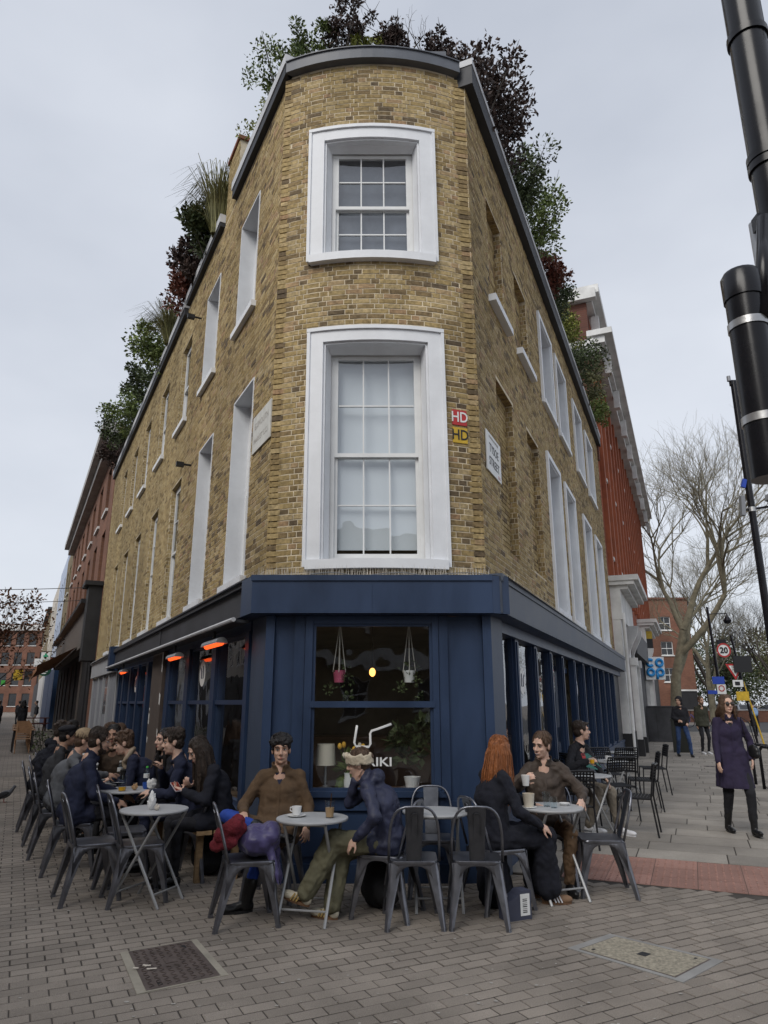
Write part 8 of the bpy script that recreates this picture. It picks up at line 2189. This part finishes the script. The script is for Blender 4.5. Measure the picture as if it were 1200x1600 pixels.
jt = tumbler('glass of orange juice in the hand of the man in black jumper', 2.70, 9.54, z=0.835, r=0.034, h=0.1, fill='juice', fh=0.55, name='juice_glass')
# shoulder bag of the walking woman, backpack far off
t = thing('handbag', 'small black handbag hanging from the walking woman\'s shoulder', 'bag', (4.76, 9.44, 1.0), R(10))
m = MB(); m.ell((0, 0, 0), (0.05, 0.10, 0.085)); m.ell((0, 0, -0.04), (0.05, 0.11, 0.06)); obj('bag_body', remesh(m, 0.012, 2, 0.008, 0.05, 'bag_body', 'leather_black'), t, loc=(0, 0, 0))
MB().tube([(-0.03, 0.07, 0.06), (-0.09, 0.05, 0.38), (-0.12, 0.0, 0.42), (-0.09, -0.10, 0.36), (-0.01, -0.08, 0.06)], 0.006, 5).build('strap', 'leather_black', t)
t = thing('backpack', 'light blue backpack on the back of the person walking away', 'backpack', (18.4, 35.84, 1.15), R(5))
m = MB(); m.ell((0, 0, 0.0), (0.16, 0.10, 0.22)); m.ell((0, -0.06, -0.08), (0.12, 0.07, 0.10)); obj('pack', remesh(m, 0.02, 2, 0.01, 0.1, 'pack', 'light_blue'), t, loc=(0, 0, 0))
for sx in (-1, 1): MB().tube([(sx * 0.10, 0.06, 0.2), (sx * 0.11, 0.28, 0.2), (sx * 0.11, 0.30, 0.0), (sx * 0.10, 0.06, -0.15)], 0.014, 5).build('strap', 'charcoal', t)

m = MB(); m.ell((0, 0, 0.125), (0.055, 0.11, 0.06), Euler((0.35, 0, 0)).to_matrix()); m.cap((0, 0.085, 0.165), (0, 0.125, 0.23), 0.035, 0.024); m.ell((0, 0.135, 0.245), (0.025, 0.03, 0.025)); m.cap((0, -0.08, 0.10), (0, -0.19, 0.075), 0.03, 0.012); m.cap((0, 0.155, 0.242), (0, 0.185, 0.236), 0.007, 0.003)
obj('body', remesh(m, 0.008, 2, 0.004, 0.03, 'body', 'feather'), PIG, loc=(0, 0, 0))
for sx in (-1, 1):
    MB().tube([(sx * 0.02, 0.0, 0.085), (sx * 0.022, 0.0, 0.006), (sx * 0.022, 0.035, 0.004)], 0.004, 5).build('leg', 'lip', PIG); MB().ell((sx * 0.023, 0.145, 0.25), (0.004, 0.004, 0.004), None, 6, 4).build('eye', 'eye_dark', PIG)
    MB().ell((sx * 0.05, -0.02, 0.13), (0.012, 0.10, 0.04), Euler((0.35, 0, 0)).to_matrix()).build('wing', 'charcoal', PIG, smooth=True)

# ------------------------------------------------------------------ inside the front window
pm('lamp_shade', (0.62, 0.57, 0.47), 0.8, var=0.05); pm('tulip', (0.75, 0.42, 0.05), 0.5, var=0.2, bump=0); pm('tulip_pale', (0.70, 0.62, 0.50), 0.5, var=0.1, bump=0); pm('pot_pink', (0.50, 0.10, 0.18), 0.5, var=0.1); pm('cord', (0.55, 0.52, 0.46), 0.8, var=0.1, bump=0)
MB().box(-0.72, 0.48, 7.14, 7.50, 0.74, 0.785).build('window_shelf', 'counter_wood', bld)
t = thing('table_lamp', 'cream table lamp with drum shade inside the front window', 'lamp', (-0.58, 7.30, 0.785))
MB().lathe([(0.07, 0), (0.07, 0.015), (0.012, 0.03), (0.012, 0.24)], 16).build('stand', 'galv', t, smooth=40); MB().lathe([(0.10, 0.22), (0.088, 0.42), (0.086, 0.42), (0.098, 0.22)], 24).build('shade', 'lamp_shade', t, smooth=40)
t = thing('tulip_vase', 'glass jug of yellow tulips inside the front window', 'flowers', (-0.34, 7.28, 0.785)); rv = random.Random(4)
MB().lathe([(0.05, 0), (0.065, 0.06), (0.05, 0.12), (0.055, 0.15)], 16).build('jug', 'china', t, smooth=40)
for k in range(13):
    a = rv.uniform(0, 6.28); r = rv.uniform(0.05, 0.17); z = rv.uniform(0.27, 0.40); q = (r * math.cos(a), r * 0.6 * math.sin(a), z)
    MB().tube([(0, 0, 0.1), (q[0] * 0.5, q[1] * 0.5, z * 0.65), q], 0.004, 5).build('stem', 'leaf_green', t); MB().ell((q[0], q[1], z + 0.02), (0.022, 0.022, 0.032), None, 9, 6).build('bloom', 'tulip' if k % 3 else 'tulip_pale', t, smooth=True)
m = MB(); leaf_cloud(m, rv, [((0, 0, 0.2), 0.12)], 0.12, 40); tag(m.build('leaves', 'leaf_green', t, fix=False), kind='stuff')
for x, mt, lab in ((-0.46, 'pot_pink', 'pink hanging plant pot inside the front window'), (0.26, 'china', 'white hanging plant pot inside the front window')):
    t = thing('hanging_pot', lab, 'plant pot', (x, 7.32, 1.80)); MB().lathe([(0.05, 0), (0.065, 0.12), (0.06, 0.12), (0.045, 0.01)], 18).build('pot', mt, t, smooth=40)
    for k in range(4):
        a = k * 1.57; MB().tube([(0.065 * math.cos(a), 0.065 * math.sin(a), 0.1), (0, 0, 0.62)], 0.005, 5).build('cord', 'cord', t)
    m = MB(); leaf_cloud(m, rv, [((0.0, 0, 0.14), 0.1), ((0.08, -0.03, 0.02), 0.07), ((-0.09, -0.03, -0.06), 0.06), ((0.1, 0, -0.14), 0.05)], 0.04, 160); tag(m.build('leaves', 'leaf_dark', t, fix=False), kind='stuff')
t = thing('potted_plant', 'bushy green pot plant inside the front window', 'plant', (0.28, 7.32, 0.785)); MB().lathe([(0.06, 0), (0.085, 0.11), (0.08, 0.11), (0.055, 0.01)], 18).build('pot', 'china', t, smooth=40)
m = MB(); leaf_cloud(m, rv, [((0.0, 0.05, 0.35), 0.16), ((-0.1, 0.05, 0.45), 0.12), ((0.1, 0.05, 0.55), 0.12)], 0.11, 220); tag(m.build('leaves', 'leaf_dark', t, fix=False), kind='stuff')
emitmat('filament', (1.0, 0.45, 0.10), 3.0)
for x, y in ((-0.15, 9.2), (0.9, 9.8), (-1.2, 10.0)):
    t = thing('pendant_lamp', 'small warm pendant bulb inside the cafe, %s' % ('over the middle' if x == -0.15 else 'right of the counter' if x > 0 else 'left of the counter'), 'lamp', (x, y, 1.95)); MB().tube([(0, 0, 0.1), (0, 0, 0.62)], 0.006, 5).build('flex', 'black_plastic', t); MB().ell((0, 0, 0.03), (0.04, 0.04, 0.055), None, 12, 8).build('bulb', 'filament', t, smooth=True)
bpy.data.scenes.remove(TMP)
